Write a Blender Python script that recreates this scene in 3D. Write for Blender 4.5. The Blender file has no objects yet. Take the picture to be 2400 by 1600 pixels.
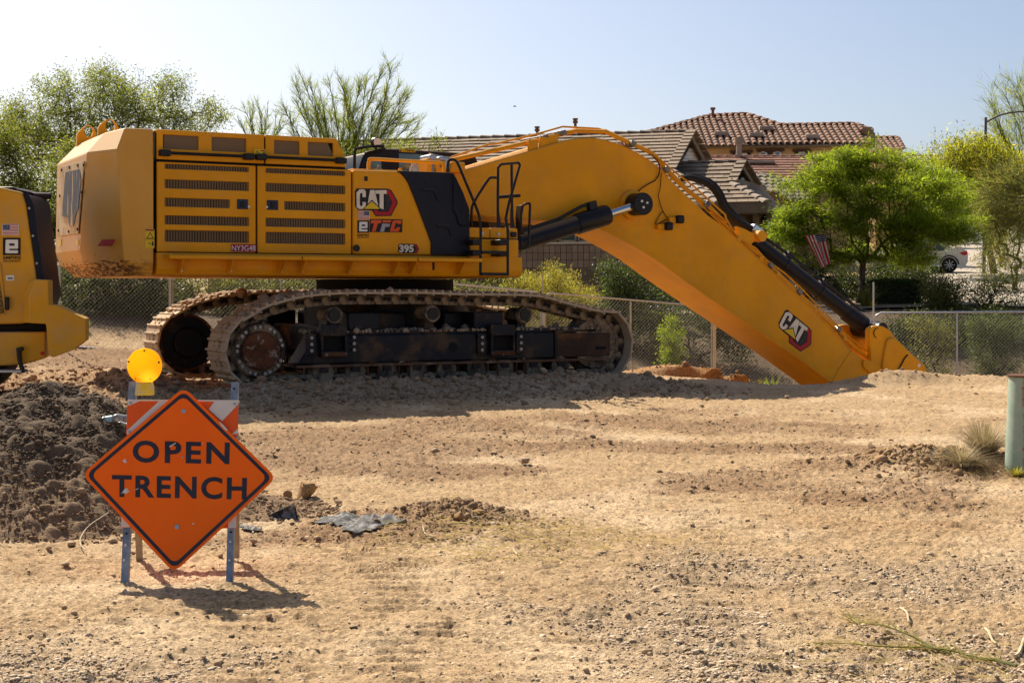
import bpy, bmesh, math, random
import numpy as np
from mathutils import Vector

scene = bpy.context.scene
rng = np.random.default_rng(7)
random.seed(7)
R = math.radians

# ------------------------------------------------------------------ camera
CAM_H = 1.6                       # eye height above the near ground
FPX = 3400.0                      # focal length in pixels of a 2400 px wide picture
HZ = 683.0                        # row of the horizon
cam_d = bpy.data.cameras.new('camera')
cam_d.sensor_width = 36.0
cam_d.lens = 36.0 * FPX / 2400.0
cam_d.shift_y = -(800.0 - HZ) / 2400.0
cam_d.clip_start = 0.1
cam_d.clip_end = 3000
cam = bpy.data.objects.new('camera', cam_d)
scene.collection.objects.link(cam)
cam.location = (0, 0, CAM_H)
cam.rotation_euler = (R(90), 0, 0)
scene.camera = cam

# ------------------------------------------------------------------ sky and sun
SUN_DIR = Vector((-0.53, 0.82, 0.97)).normalized()     # towards the sun
SUN_EL = math.asin(SUN_DIR.z)
SUN_AZ = math.atan2(SUN_DIR.x, SUN_DIR.y)              # from +Y towards +X
world = bpy.data.worlds.new('World')
scene.world = world
world.use_nodes = True
wn = world.node_tree.nodes
wl = world.node_tree.links
wn.clear()
sky = wn.new('ShaderNodeTexSky')
sky.sky_type = 'NISHITA'
sky.sun_disc = False
sky.sun_elevation = SUN_EL
sky.sun_rotation = SUN_AZ
sky.altitude = 400
sky.air_density = 0.8
sky.dust_density = 3.2
sky.ozone_density = 1.3
bg = wn.new('ShaderNodeBackground')
bg.inputs['Strength'].default_value = 0.083
wo = wn.new('ShaderNodeOutputWorld')
wl.new(sky.outputs[0], bg.inputs[0])
wl.new(bg.outputs[0], wo.inputs[0])
sun_d = bpy.data.lights.new('sun', 'SUN')
sun_d.energy = 5.0
sun_d.angle = R(0.53)
sun_d.color = (1.0, 0.89, 0.73)
sun = bpy.data.objects.new('sun', sun_d)
scene.collection.objects.link(sun)
sun.rotation_euler = SUN_DIR.to_track_quat('Z', 'Y').to_euler()
sun.location = (-20, 30, 40)

scene.view_settings.view_transform = 'Standard'
scene.view_settings.look = 'None'
scene.view_settings.gamma = 1.0
scene.view_settings.use_curve_mapping = False
scene.view_settings.exposure = 0.68
scene.render.engine = 'CYCLES'
scene.cycles.max_bounces = 6
scene.cycles.transparent_max_bounces = 12
scene.cycles.caustics_reflective = False
scene.cycles.caustics_refractive = False
scene.cycles.use_denoising = True

# ------------------------------------------------------------------ helpers
COL = scene.collection
# picture crops that were measured: x0, y0, scale to 2400 px
CROP = dict(A=(100, 250, 600 / 2240), B=(580, 280, 700 / 2352), C=(320, 640, 600 / 2352),
            D=(900, 640, 620 / 2352), E=(1150, 270, 550 / 2156), F=(1600, 450, 600 / 1960),
            G=(150, 790, 600 / 1344), H=(0, 400, 250 / 754), I=(1480, 230, 650 / 2352),
            J=(1800, 300, 600 / 1680), K=(2050, 170, 350 / 1663), L=(1000, 540, 700 / 2352),
            P=(2050, 840, 350 / 1372), M1=(0, 1200, 800 / 2352), M2=(800, 1150, 800 / 2352),
            M3=(1600, 1150, 800 / 2352), M4=(560, 900, 800 / 2352), M5=(1400, 840, 1000 / 2352),
            M6=(0, 620, 400 / 1845), M7=(2000, 500, 400 / 1651), M8=(1900, 720, 300 / 2352),
            S=(0, 0, 1.0))


def px(c, x, y):
    a, b, s = CROP[c]
    return a + x * s, b + y * s


def ray(c, x, y):
    X, Y = px(c, x, y)
    return np.array([(X - 1200) / FPX, 1.0, -(Y - HZ) / FPX])


def at(c, x, y, depth):
    """world point of a picture position at a given depth"""
    d = ray(c, x, y)
    return np.array([d[0] * depth, depth, CAM_H + d[2] * depth])


def on_plane(c, x, y, p0, n):
    d = ray(c, x, y)
    o = np.array([0, 0, CAM_H])
    t = np.dot(np.asarray(p0) - o, n) / np.dot(d, n)
    return o + d * t


def tag(o, label=None, cat=None, group=None, kind=None):
    if label: o['label'] = label
    if cat: o['category'] = cat
    if group: o['group'] = group
    if kind: o['kind'] = kind
    return o


def empty(name, loc=(0, 0, 0), rz=0.0, label=None, cat=None, group=None):
    o = bpy.data.objects.new(name, None)
    o.empty_display_size = 0.2
    COL.objects.link(o)
    o.location = loc
    o.rotation_euler = (0, 0, rz)
    return tag(o, label, cat, group)


def link(name, me, parent=None, loc=None):
    o = bpy.data.objects.new(name, me)
    COL.objects.link(o)
    if parent is not None: o.parent = parent
    if loc is not None: o.location = loc
    return o


def copy_tree(o, parent=None):
    c = o.copy()
    COL.objects.link(c)
    c.parent = parent
    for ch in o.children:
        copy_tree(ch, c)
    return c


def finish(me, mat, smooth=True, angle=35, recalc=True):
    if recalc:
        bm = bmesh.new(); bm.from_mesh(me)
        bmesh.ops.recalc_face_normals(bm, faces=bm.faces)
        bm.to_mesh(me); bm.free()
    if mat is not None and len(me.materials) == 0:
        me.materials.append(mat)
    if smooth:
        me.polygons.foreach_set('use_smooth', [True] * len(me.polygons))
        me.set_sharp_from_angle(angle=R(angle))
    me.update()
    return me


def np_mesh(name, V, F, mat=None, smooth=False):
    """fast mesh from arrays, F is (m,k)"""
    V = np.asarray(V, np.float32); F = np.asarray(F, np.int32)
    me = bpy.data.meshes.new(name)
    m, k = F.shape
    me.vertices.add(len(V)); me.vertices.foreach_set('co', V.ravel())
    me.loops.add(m * k); me.loops.foreach_set('vertex_index', F.ravel())
    me.polygons.add(m)
    me.polygons.foreach_set('loop_start', np.arange(0, m * k, k, dtype=np.int32))
    me.polygons.foreach_set('loop_total', np.full(m, k, np.int32))
    if smooth: me.polygons.foreach_set('use_smooth', np.ones(m, bool))
    me.update(calc_edges=True)
    if mat is not None: me.materials.append(mat)
    return me


def color_attr(me, name, rgb):
    a = me.color_attributes.new(name, 'FLOAT_COLOR', 'POINT')
    buf = np.ones((len(me.vertices), 4), np.float32)
    buf[:, :rgb.shape[1]] = rgb
    a.data.foreach_set('color', buf.ravel())


class MB:
    def __init__(self):
        self.v = []; self.f = []

    def add(self, pts, faces):
        b = len(self.v)
        self.v += [tuple(map(float, p)) for p in pts]
        self.f += [tuple(b + i for i in fc) for fc in faces]
        return self

    def poly(self, pts):
        return self.add(pts, [tuple(range(len(pts)))])

    def box(self, x0, x1, y0, y1, z0, z1):
        p = [(x, y, z) for x in (x0, x1) for y in (y0, y1) for z in (z0, z1)]
        return self.add(p, [(0, 1, 3, 2), (4, 6, 7, 5), (0, 4, 5, 1), (2, 3, 7, 6), (0, 2, 6, 4), (1, 5, 7, 3)])

    def obox(self, c, ax, ay, az):
        c, ax, ay, az = map(np.asarray, (c, ax, ay, az))
        p = [c + i * ax + j * ay + k * az for i in (-1, 1) for j in (-1, 1) for k in (-1, 1)]
        return self.add(p, [(0, 1, 3, 2), (4, 6, 7, 5), (0, 4, 5, 1), (2, 3, 7, 6), (0, 2, 6, 4), (1, 5, 7, 3)])

    def loft(self, rings, caps=True, closed=True):
        n = len(rings[0]); b = []
        pts = [p for r_ in rings for p in r_]
        fs = []
        for i in range(len(rings) - 1):
            for j in range(n if closed else n - 1):
                k = (j + 1) % n
                fs.append((i * n + j, i * n + k, (i + 1) * n + k, (i + 1) * n + j))
        if caps:
            fs.append(tuple(range(n))[::-1])
            fs.append(tuple((len(rings) - 1) * n + j for j in range(n)))
        return self.add(pts, fs)

    def prism(self, prof, y0, y1):
        """prof: (x,z) list, extruded along y"""
        return self.loft([[(x, y0, z) for x, z in prof], [(x, y1, z) for x, z in prof]])

    def sweep(self, pts, off):
        """polygon pts extruded by the vector off"""
        off = np.asarray(off)
        return self.loft([[np.asarray(p) for p in pts], [np.asarray(p) + off for p in pts]])

    def tube(self, path, r, n=8, caps=True):
        path = [np.asarray(p, float) for p in path]
        rs = r if hasattr(r, '__len__') else [r] * len(path)
        rings = []; ref = None
        for i, p in enumerate(path):
            if i == 0: t = path[1] - p
            elif i == len(path) - 1: t = p - path[i - 1]
            else:
                a = p - path[i - 1]; b = path[i + 1] - p
                t = a / (np.linalg.norm(a) + 1e-9) + b / (np.linalg.norm(b) + 1e-9)
            t = t / (np.linalg.norm(t) + 1e-9)
            if ref is None:
                ref = np.array([0, 0, 1.0]) if abs(t[2]) < .9 else np.array([1.0, 0, 0])
            s = np.cross(t, ref); s /= np.linalg.norm(s) + 1e-9
            ref = np.cross(s, t)
            rings.append([p + rs[i] * (math.cos(a_) * s + math.sin(a_) * ref) for a_ in [2 * math.pi * k / n for k in range(n)]])
        return self.loft(rings, caps)

    def cyl(self, p0, p1, r0, r1=None, n=20):
        return self.tube([p0, p1], [r0, r0 if r1 is None else r1], n)

    def build(self, name, mat, parent=None, bevel=0, seg=2, smooth=True, angle=35, loc=None, solid=0):
        me = bpy.data.meshes.new(name)
        me.from_pydata(self.v, [], self.f)
        finish(me, mat, smooth, angle)
        o = link(name, me, parent, loc)
        if solid:
            s = o.modifiers.new('solid', 'SOLIDIFY'); s.thickness = solid; s.offset = -1
        if bevel:
            b = o.modifiers.new('bevel', 'BEVEL'); b.width = bevel; b.segments = seg
            b.limit_method = 'ANGLE'; b.angle_limit = R(32); b.harden_normals = False
        return o


def rounded(pts, r, n=4):
    """round the corners of a closed 2D/3D polygon"""
    pts = [np.asarray(p, float) for p in pts]; out = []
    m = len(pts)
    for i in range(m):
        a, b, c = pts[i - 1], pts[i], pts[(i + 1) % m]
        da, dc = a - b, c - b
        la, lc = np.linalg.norm(da), np.linalg.norm(dc)
        q = min(r, la * .48, lc * .48)
        p0 = b + da / la * q; p1 = b + dc / lc * q
        for k in range(n + 1):
            t = k / n
            out.append((1 - t) ** 2 * p0 + 2 * t * (1 - t) * b + t * t * p1)
    return out


def smooth_path(pts, n=6):
    """Catmull-Rom through points"""
    P = [np.asarray(p, float) for p in pts]
    P = [2 * P[0] - P[1]] + P + [2 * P[-1] - P[-2]]
    out = []
    for i in range(1, len(P) - 2):
        for k in range(n):
            t = k / n
            a, b, c, d = P[i - 1:i + 3]
            out.append(.5 * ((2 * b) + (c - a) * t + (2 * a - 5 * b + 4 * c - d) * t * t + (3 * b - a - 3 * c + d) * t ** 3))
    out.append(P[-2])
    return out


# ---- noise for geometry
_perm = np.random.default_rng(3).permutation(512)
_perm = np.concatenate([_perm, _perm, _perm])
_ga = np.random.default_rng(5).random(512) * 2 * np.pi
_gx, _gy = np.cos(_ga), np.sin(_ga)


def perlin(x, y):
    xi = np.floor(x).astype(np.int64); yi = np.floor(y).astype(np.int64)
    xf = x - xi; yf = y - yi
    u = xf * xf * xf * (xf * (xf * 6 - 15) + 10); v = yf * yf * yf * (yf * (yf * 6 - 15) + 10)

    def g(ix, iy, dx, dy):
        h = _perm[(_perm[ix & 511] + iy) & 511]
        return _gx[h] * dx + _gy[h] * dy
    a = g(xi, yi, xf, yf); b = g(xi + 1, yi, xf - 1, yf)
    c = g(xi, yi + 1, xf, yf - 1); d = g(xi + 1, yi + 1, xf - 1, yf - 1)
    return (a * (1 - u) + b * u) * (1 - v) + (c * (1 - u) + d * u) * v


def fbm(x, y, oct=4, gain=.5):
    s = 0; a = 1
    for i in range(oct):
        s = s + a * perlin(x * 2 ** i + 13.7 * i, y * 2 ** i - 7.3 * i); a *= gain
    return s


def sstep(a, b, x):
    t = np.clip((x - a) / (b - a), 0, 1)
    return t * t * (3 - 2 * t)


# ------------------------------------------------------------------ materials
class NT:
    """tiny node-tree writer"""
    def __init__(self, name):
        self.m = bpy.data.materials.new(name); self.m.use_nodes = True
        self.t = self.m.node_tree; self.t.nodes.clear()
        self.out = self.n('ShaderNodeOutputMaterial')
        self.b = self.n('ShaderNodeBsdfPrincipled')
        self.t.links.new(self.b.outputs[0], self.out.inputs[0])

    def n(self, ty, **kw):
        nd = self.t.nodes.new(ty)
        for k, v in kw.items(): setattr(nd, k, v)
        return nd

    def l(self, a, b): self.t.links.new(a, b)

    def set(self, sock, v):
        if isinstance(v, bpy.types.NodeSocket): self.l(v, sock)
        elif isinstance(v, (tuple, list)) and len(v) == 3 and sock.type == 'RGBA': sock.default_value = (*v, 1)
        else: sock.default_value = v

    def coord(self, which='Object', scale=None, loc=None):
        c = self.n('ShaderNodeTexCoord').outputs[which]
        if scale is not None or loc is not None:
            mp = self.n('ShaderNodeMapping')
            self.l(c, mp.inputs[0])
            if scale is not None: mp.inputs['Scale'].default_value = scale
            if loc is not None: mp.inputs['Location'].default_value = loc
            c = mp.outputs[0]
        return c

    def noise(self, scale, detail=4, rough=.55, co=None, dist=0):
        nd = self.n('ShaderNodeTexNoise')
        nd.inputs['Scale'].default_value = scale; nd.inputs['Detail'].default_value = detail
        nd.inputs['Roughness'].default_value = rough; nd.inputs['Distortion'].default_value = dist
        self.l(co if co is not None else self.coord(), nd.inputs['Vector'])
        return nd.outputs['Fac']

    def ramp(self, fac, a, b, lo=0., hi=1.):
        r = self.n('ShaderNodeMapRange')
        r.interpolation_type = 'SMOOTHSTEP'
        self.set(r.inputs['Value'], fac)
        for k, v in (('From Min', a), ('From Max', b), ('To Min', lo), ('To Max', hi)): r.inputs[k].default_value = v
        return r.outputs['Result']

    def math(self, op, a, b=0.):
        m = self.n('ShaderNodeMath', operation=op)
        self.set(m.inputs[0], a); self.set(m.inputs[1], b)
        return m.outputs[0]

    def mix(self, fac, a, b, blend='MIX'):
        m = self.n('ShaderNodeMix', data_type='RGBA', blend_type=blend)
        self.set(m.inputs['Factor'], fac); self.set(m.inputs[6], a); self.set(m.inputs[7], b)
        return m.outputs[2]

    def sep(self, v):
        s = self.n('ShaderNodeSeparateXYZ'); self.l(v, s.inputs[0]); return s.outputs

    def bump(self, h, strength=.3, dist=.01):
        b = self.n('ShaderNodeBump')
        b.inputs['Strength'].default_value = strength; b.inputs['Distance'].default_value = dist
        self.l(h, b.inputs['Height']); self.l(b.outputs[0], self.b.inputs['Normal'])

    def done(self, color, rough=.6, metal=0., spec=.5):
        self.set(self.b.inputs['Base Color'], color)
        self.set(self.b.inputs['Roughness'], rough)
        self.set(self.b.inputs['Metallic'], metal)
        self.b.inputs['Specular IOR Level'].default_value = spec
        return self.m


def basic(name, col, rough=.6, metal=0., var=.12, scale=6., bump=0., bscale=60., dirt=None, dirt_amt=(.5, .7), dscale=3., spec=.25, stretch=None):
    """base colour with slow variation, optional dirt patches and fine relief"""
    t = NT(name)
    co = t.coord('Object', scale=stretch)
    n1 = t.noise(scale, 4, .6, co)
    a = tuple(c * (1 - var) for c in col); b = tuple(min(1, c * (1 + var)) for c in col)
    c = t.mix(t.ramp(n1, .3, .7), a, b)
    rg = rough
    if dirt:
        n2 = t.noise(dscale, 7, .68, t.coord('Object', scale=stretch, loc=(3, 7, 1)))
        f = t.ramp(n2, dirt_amt[0], dirt_amt[1])
        c = t.mix(f, c, dirt)
        rg = t.ramp(f, 0, 1, rough, max(rough, .85))
    if bump:
        t.bump(t.noise(bscale, 5, .6), bump, .01)
    return t.done(c, rg, metal, spec)


def dusty_paint(name, col, rough=.45, dust=(.46, .31, .15), up=.5, base=.02, streak=.3):
    """machine paint: dust lies on upward faces and in patches, faint rain streaks"""
    t = NT(name)
    co = t.coord()
    n1 = t.noise(1.3, 5, .6)
    c = t.mix(t.ramp(n1, .3, .7), tuple(x * .9 for x in col), tuple(min(1, x * 1.07) for x in col))
    st = t.noise(9, 4, .6, t.coord('Object', scale=(2.2, 2.2, .12)))
    n2 = t.noise(2.4, 7, .7, t.coord('Object', loc=(5, 2, 9)))
    g = t.n('ShaderNodeNewGeometry')
    nz = t.sep(g.outputs['Normal'])[2]
    upf = t.ramp(nz, .25, .95, 0, up)
    f = t.math('ADD', upf, t.math('MULTIPLY', t.ramp(st, .48, .75), t.math('MULTIPLY', t.ramp(n2, .4, .7), streak)))
    f = t.math('ADD', f, t.ramp(n2, .42, .66, base * .3, base * 4))
    sc1 = t.noise(5, 3, .5, t.coord('Object', scale=(1.0, 1.0, 26), loc=(1, 4, 2)))
    f = t.math('ADD', f, t.math('MULTIPLY', t.ramp(sc1, .66, .70), t.ramp(t.noise(1.1, 2, .5), .5, .62, 0, .22 if base > 0 else .0)))
    f = t.math('MINIMUM', f, .9)
    c = t.mix(f, c, dust)
    r_ = t.ramp(f, 0, .7, rough, .85)
    t.bump(t.noise(140, 2, .5), .04, .004)
    return t.done(c, r_, 0, .18)

# ================================================================== GROUND
# excavator frame, needed by the terrain
EX_A = R(28.05); EX_O = np.array([-1.97, 22.52, 0.25])
EC, ES = math.cos(EX_A), math.sin(EX_A)


def to_ex(X, Y):
    dx, dy = X - EX_O[0], Y - EX_O[1]
    return dx * EC + dy * ES, -dx * ES + dy * EC


_cp = [(x, y, 0.0) for x in (-7, -3.5, 0, 3.5, 7) for y in (3, 8, 12)]
_cp += [(-14, 6, 0), (14, 6, 0), (-14, 12, .1), (14, 12, 0), (-6, 16, .2), (-2.5, 16, .12), (1, 16.5, .06), (5, 17, 0), (9, 17, 0),
        (-8, 19, .38), (-5, 19.5, .28), (-1.5, 20, .22), (1.5, 21, .2), (4.5, 22, .08), (8, 21, 0), (12, 21, 0),
        (-6, 22, .33), (-2, 23, .25), (1.5, 24.5, .2), (4, 24, .1), (6.5, 25, 0), (9, 25.5, 0), (12, 25, 0),
        (-12, 24, .8), (-9, 24.3, .65), (-6.5, 25, .55), (-4, 26, .35), (-1, 27.5, -.05), (2, 28.5, -.35), (4, 29, -.5), (8, 29, -.6), (12, 29, -.6), (17, 29, -.6),
        (-9, 27, 1.1), (-6, 28, 1.0), (-3, 29.5, .5), (0, 31, 0), (4, 32, -.3), (8, 32.5, -.3), (12, 33, 0),
        (-10, 33, 1.3), (-5, 34, 1.2), (0, 35, .8), (4, 36, .6), (8, 36.5, .8), (12, 37, 1.0),
        (-10, 42, 1.4), (0, 42, 1.2), (6, 42, 1.2), (12, 42, 1.25), (18, 45, 1.5), (-20, 50, 1.6), (0, 55, 1.5), (10, 55, 1.7), (18, 60, 2.2), (24, 66, 2.5),
        (0, 80, 2.3), (-30, 80, 2.3), (20, 85, 3.5), (36, 100, 4.8), (40, 120, 5.7), (0, 120, 3.2), (-50, 120, 3), (70, 120, 6),
        (-200, 300, 6), (0, 300, 6), (200, 300, 8), (-100, 20, .5), (100, 20, 0), (-60, -40, 0), (60, -40, 0), (-300, -300, 0), (300, -300, 0)]
_cp = np.array(_cp, float)


def _rbf(d2): return np.sqrt(d2 + 2.0)


_A = _rbf(((_cp[:, None, :2] - _cp[None, :, :2]) ** 2).sum(-1))
_w = np.linalg.solve(_A + np.eye(len(_cp)) * 1e-6, _cp[:, 2])


def gauss(X, Y, cx, cy, rx, ry, ang=0.0):
    c, s = math.cos(ang), math.sin(ang)
    dx, dy = X - cx, Y - cy
    return np.exp(-((dx * c + dy * s) / rx) ** 2 - ((-dx * s + dy * c) / ry) ** 2)


def terrain(X, Y):
    """broad shape of the site, without the small lumps"""
    X = np.asarray(X, float); Y = np.asarray(Y, float)
    z = np.zeros_like(X)
    for (cx, cy, _), w in zip(_cp, _w):
        z += w * _rbf((X - cx) ** 2 + (Y - cy) ** 2)
    u, v = to_ex(X, Y)
    # soil pushed up along the near track
    z += .19 * np.exp(-((v + 2.75) / .42) ** 2) * sstep(-3.9, -2.9, u) * (1 - sstep(2.6, 4.0, u))
    z += .16 * np.exp(-((v + .2) / 1.4) ** 2) * np.exp(-((u + 4.0) / .6) ** 2)
    # spoil heaps
    z += .25 * gauss(X, Y, 6.45, 24.2, .85, .38, .1)
    z += .12 * gauss(X, Y, 7.9, 24.4, .7, .5)
    z += .50 * gauss(X, Y, 9.0, 27.4, 1.5, .5, .1) + .42 * gauss(X, Y, 10.9, 27.2, 1.2, .6)
    z += .42 * gauss(X, Y, 3.0, 26.7, 1.3, .5, .2) + .36 * gauss(X, Y, 4.7, 27.0, 1.0, .5, .2)
    # trench under the boom end
    tr = sstep(5.6, 7.2, u) * (1 - sstep(12.5, 13.5, u)) * sstep(-1.95, -1.6, v + .25 * sstep(7.5, 6.0, u)) * (1 - sstep(.85, 1.15, v))
    z -= 2.4 * tr
    # small heap with straw, ridge by the pipe
    z += .11 * gauss(X, Y, -.42, 10.15, .42, .34) + .05 * gauss(X, Y, -.3, 9.6, .7, .4)
    z += .16 * gauss(X, Y, 3.65, 13.2, .55, .5) + .12 * gauss(X, Y, 4.6, 13.3, .6, .7)
    return z


def zone(X, Y):
    """masks of the different soils"""
    w = fbm(X * .9, Y * .9, 3)
    w2 = fbm(X * .35 + 9, Y * .6 - 4, 3)
    gr = (1.1 * gauss(X, Y, -2.2, 6.0, 1.0, .75) + 1.1 * gauss(X, Y, 2.2, 5.6, 2.4, 1.1) + .9 * gauss(X, Y, 1.9, 7.8, 1.5, .9)
          + .8 * gauss(X, Y, .75, 7.0, .45, .45) + .6 * gauss(X, Y, 1.0, 9.3, .8, .7) + .5 * gauss(X, Y, 6, 24, 2.4, 1.0))
    gr = sstep(.30, .95, gr + .7 * w)
    br = (1.2 * gauss(X, Y, -2.0, 14.3, 1.9, 2.0) + .6 * gauss(X, Y, 3.0, 14.6, 2.2, .6) + .8 * gauss(X, Y, 1.9, 11.6, 1.1, .8) + .9 * gauss(X, Y, 3.8, 13.0, 1.3, .9) + .7 * gauss(X, Y, 3.2, 10.6, .7, 1.2)
          + .9 * gauss(X, Y, -.4, 9.8, .75, .55) + .7 * gauss(X, Y, -1.5, 9.6, .7, .6) + .6 * gauss(X, Y, -.3, 12.8, 1.6, .35) + .6 * gauss(X, Y, 2.5, 16.5, 3, 1.0)
          + .5 * gauss(X, Y, 0.5, 17.2, 4, .7) + .8 * gauss(X, Y, -6.2, 18.3, 2.4, 2.2) + 1.1 * gauss(X, Y, -8, 23.5, 3.2, 2.4) + .5 * gauss(X, Y, 1.0, 14.6, 3.0, .7) + .5 * gauss(X, Y, 4.5, 18.5, 3.0, .8) + 1.0 * gauss(X, Y, 9.6, 27.2, 2.2, .9))
    br = sstep(.34, .75, br + .6 * w + .25 * w2)
    og = sstep(.3, .7, 1.0 * gauss(X, Y, 3.8, 26.6, 2.6, 1.0) + .5 * gauss(X, Y, 2.6, 10.4, 1.6, 1.3) + .45 * gauss(X, Y, -6, 19, 2.2, 2.2) + .3 * w)
    u, v = to_ex(X, Y)
    bm = np.exp(-((v + 2.9) / .8) ** 2) * sstep(-4.4, -3.2, u) * (1 - sstep(3, 4.6, u))
    return gr, br, og, np.clip(bm, 0, 1), w


def relief(X, Y):
    """lumps, clods and machine prints"""
    gr, br, og, bm, w = zone(X, Y)
    far = sstep(22, 40, Y)
    z = .020 * fbm(X * .8, Y * 1.1, 3) + .013 * fbm(X * 4.2, Y * 4.6, 3)
    fine = fbm(X * 15, Y * 17, 2)
    clod = np.clip(fbm(X * 9.5 + 40, Y * 9.5, 2), 0, 1) ** 1.3
    z += fine * (.0075 + .010 * br + .004 * gr + .014 * bm)
    z += clod * (.020 + .050 * br + .014 * gr + .10 * bm)
    z += (.006 * sstep(.02, .08, fbm(X * 3.3 + 2, Y * 4.2, 3)) + .007 * sstep(.0, .07, fbm(X * 9.5, Y * 10.5 + 3, 2))) * (1 - sstep(14, 22, Y))
    # rough dug soil at the left and in the heaps
    dug = np.clip(gauss(X, Y, -6.6, 19.6, 2.6, 3.0) + gauss(X, Y, 9.6, 27.2, 2.2, 1.0) + gauss(X, Y, 3.8, 26.8, 2.2, .8) + .6 * gauss(X, Y, 6.8, 24.5, 1.2, .7), 0, 1)
    z += dug * np.where(Y > 24, .22, 1.0) * (.09 * fbm(X * 1.9, Y * 1.9, 4) + .11 * np.clip(fbm(X * 4.5 + 3, Y * 4.5, 3), 0, 1))
    # bars pressed in by tracks and tyres, two lanes
    bars = np.zeros_like(z); M_ = np.zeros_like(z)
    for (x0, y0, dx, dy, wd, L, am) in ((-.55, 7.4, -.18, 1.0, .26, 2.6, .026), (-1.35, 7.2, -.2, 1.0, .2, 2.4, .014), (1.05, 7.2, .1, 1.0, .3, 1.5, .020), (2.55, 10.9, .25, 1.0, .2, 1.2, .030),
                                       (1.55, 11.0, .1, 1.0, .5, 1.6, .018), (.1, 6.1, .0, 1, .5, .8, .014), (-4.2, 7.6, .1, 1, .5, 1.2, .012)):
        n = math.hypot(dx, dy); ax, ay = dx / n, dy / n
        s = (X - x0) * ax + (Y - y0) * ay; t = (X - x0) * ay - (Y - y0) * ax
        mask = np.exp(-(t / wd) ** 4) * np.exp(-(s / L) ** 4)
        ph = s / .17 + .30 * t / wd + .55 * w
        saw = (ph - np.floor(ph))
        bars += 1.35 * am * mask * (np.where(saw < .22, saw / .22, (1 - saw) / .78) - .4) * np.clip(.7 + 1.5 * fbm(X * 2.7, Y * 2.7 + 5, 2), .1, 1.2); M_ = np.maximum(M_, mask)
    z = z * (1 - .5 * M_) + bars
    # grader scrape lines
    cr = fbm(X * 21 + 7, Y * 24, 2)
    z += .016 * np.clip(cr - .12, 0, .5) * (1 - sstep(10, 18, Y))
    z += .014 * np.clip(fbm(X * 1.1 + .25 * Y, Y * 8.0, 2), -.15, .5) * (1 - far) * (1 - .6 * br)
    return z * (1 - .35 * far)


def ground_z(x, y):
    a = np.array([float(x)]); b = np.array([float(y)])
    return float((terrain(a, b) + relief(a, b))[0])


ts = np.concatenate([-np.geomspace(.45, 6, 26)[::-1], np.linspace(-.43, .43, 600), np.geomspace(.45, 6, 26)])
ys = [1.2, 1.6, 2.2, 3.0, 3.6, 4.2, 4.7]
while ys[-1] < 26.5: ys.append(ys[-1] + max(.017, .0185 * (ys[-1] / 7) ** 1.5))
while ys[-1] < 60: ys.append(ys[-1] * 1.011)
while ys[-1] < 900: ys.append(ys[-1] * 1.09)
ys = np.array(ys)
Tg, Yg = np.meshgrid(ts, ys)
Xg = Tg * Yg
Xg = Xg.ravel(); Yg = Yg.ravel()
Zg = terrain(Xg, Yg) + relief(Xg, Yg)
_sp = np.clip(.0016 * Yg, .006, .035)                    # crumbly surface: every facet a little off
Zg += np.clip(rng.normal(0, 1, len(Zg)), -2, 2.5) * _sp * .20 * (np.abs(Xg / Yg) < .44)
Zg[Yg > 240] = np.maximum(Zg[Yg > 240], 5.5)
nT, nY = len(ts), len(ys)
ii = (np.arange(nY - 1)[:, None] * nT + np.arange(nT - 1)[None, :]).ravel()
GF = np.stack([ii, ii + 1, ii + nT + 1, ii + nT], 1)
GV = np.stack([Xg, Yg, Zg], 1)
# the yard goes on behind the viewer
nb = len(GV)
GV = np.vstack([GV, [[-400, 1.2, -.02], [400, 1.2, -.02], [400, -400, -.02], [-400, -400, -.02]]])
GF = np.vstack([GF, [[nb, nb + 3, nb + 2, nb + 1]]])

t = NT('site_soil')
va = t.n('ShaderNodeVertexColor', layer_name='soil').outputs['Color']
co = t.coord('Object')
n1 = t.noise(38, 6, .65, co); n2 = t.noise(2.2, 5, .6, t.coord('Object', scale=(.6, 1.6, 1))); n3 = t.noise(170, 3, .6, co)
n4 = t.noise(7, 7, .7, t.coord('Object', scale=(.7, 2.2, 1), loc=(3, 1, 0)))
c = t.mix(t.ramp(n2, .3, .72, 0, .8), va, t.mix(1.0, va, (1.35, 1.38, 1.42), 'MULTIPLY'))
c = t.mix(t.ramp(n4, .50, .68, 0, .75), c, t.mix(1.0, va, (.52, .48, .45), 'MULTIPLY'))  # stretched dark marks: shaded clod edges put into the soil colour
c = t.mix(t.ramp(n1, .48, .75, 0, .55), c, t.mix(1.0, va, (.50, .46, .44), 'MULTIPLY'))
c = t.mix(t.ramp(n3, .57, .75, 0, .5), c, t.mix(1.0, va, (1.5, 1.55, 1.65), 'MULTIPLY'))
vg = t.n('ShaderNodeTexVoronoi'); vg.inputs['Scale'].default_value = 75; t.l(co, vg.inputs['Vector'])
vh = t.n('ShaderNodeTexVoronoi'); vh.inputs['Scale'].default_value = 30; t.l(co, vh.inputs['Vector'])
gs = t.sep(vg.outputs['Color'])[0]; gs2 = t.sep(vh.outputs['Color'])[1]
c = t.mix(t.ramp(gs, .82, .88, 0, .55), c, t.mix(1.0, va, (.42, .38, .36), 'MULTIPLY'))
c = t.mix(t.ramp(gs, .12, .08, 0, .7), c, t.mix(1.0, va, (1.6, 1.65, 1.75), 'MULTIPLY'))
c = t.mix(t.ramp(gs2, .90, .94, 0, .5), c, t.mix(1.0, va, (.48, .43, .40), 'MULTIPLY'))
h = t.math('ADD', t.math('MULTIPLY', n1, 1.0), t.math('MULTIPLY', n3, .5))
t.bump(h, .8, .022)
SOIL = t.done(c, .95, 0, .15)
me = np_mesh('ground', GV, GF, SOIL, smooth=False)
gr, br, og, bm_, w_ = zone(GV[:, 0], GV[:, 1])
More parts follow.
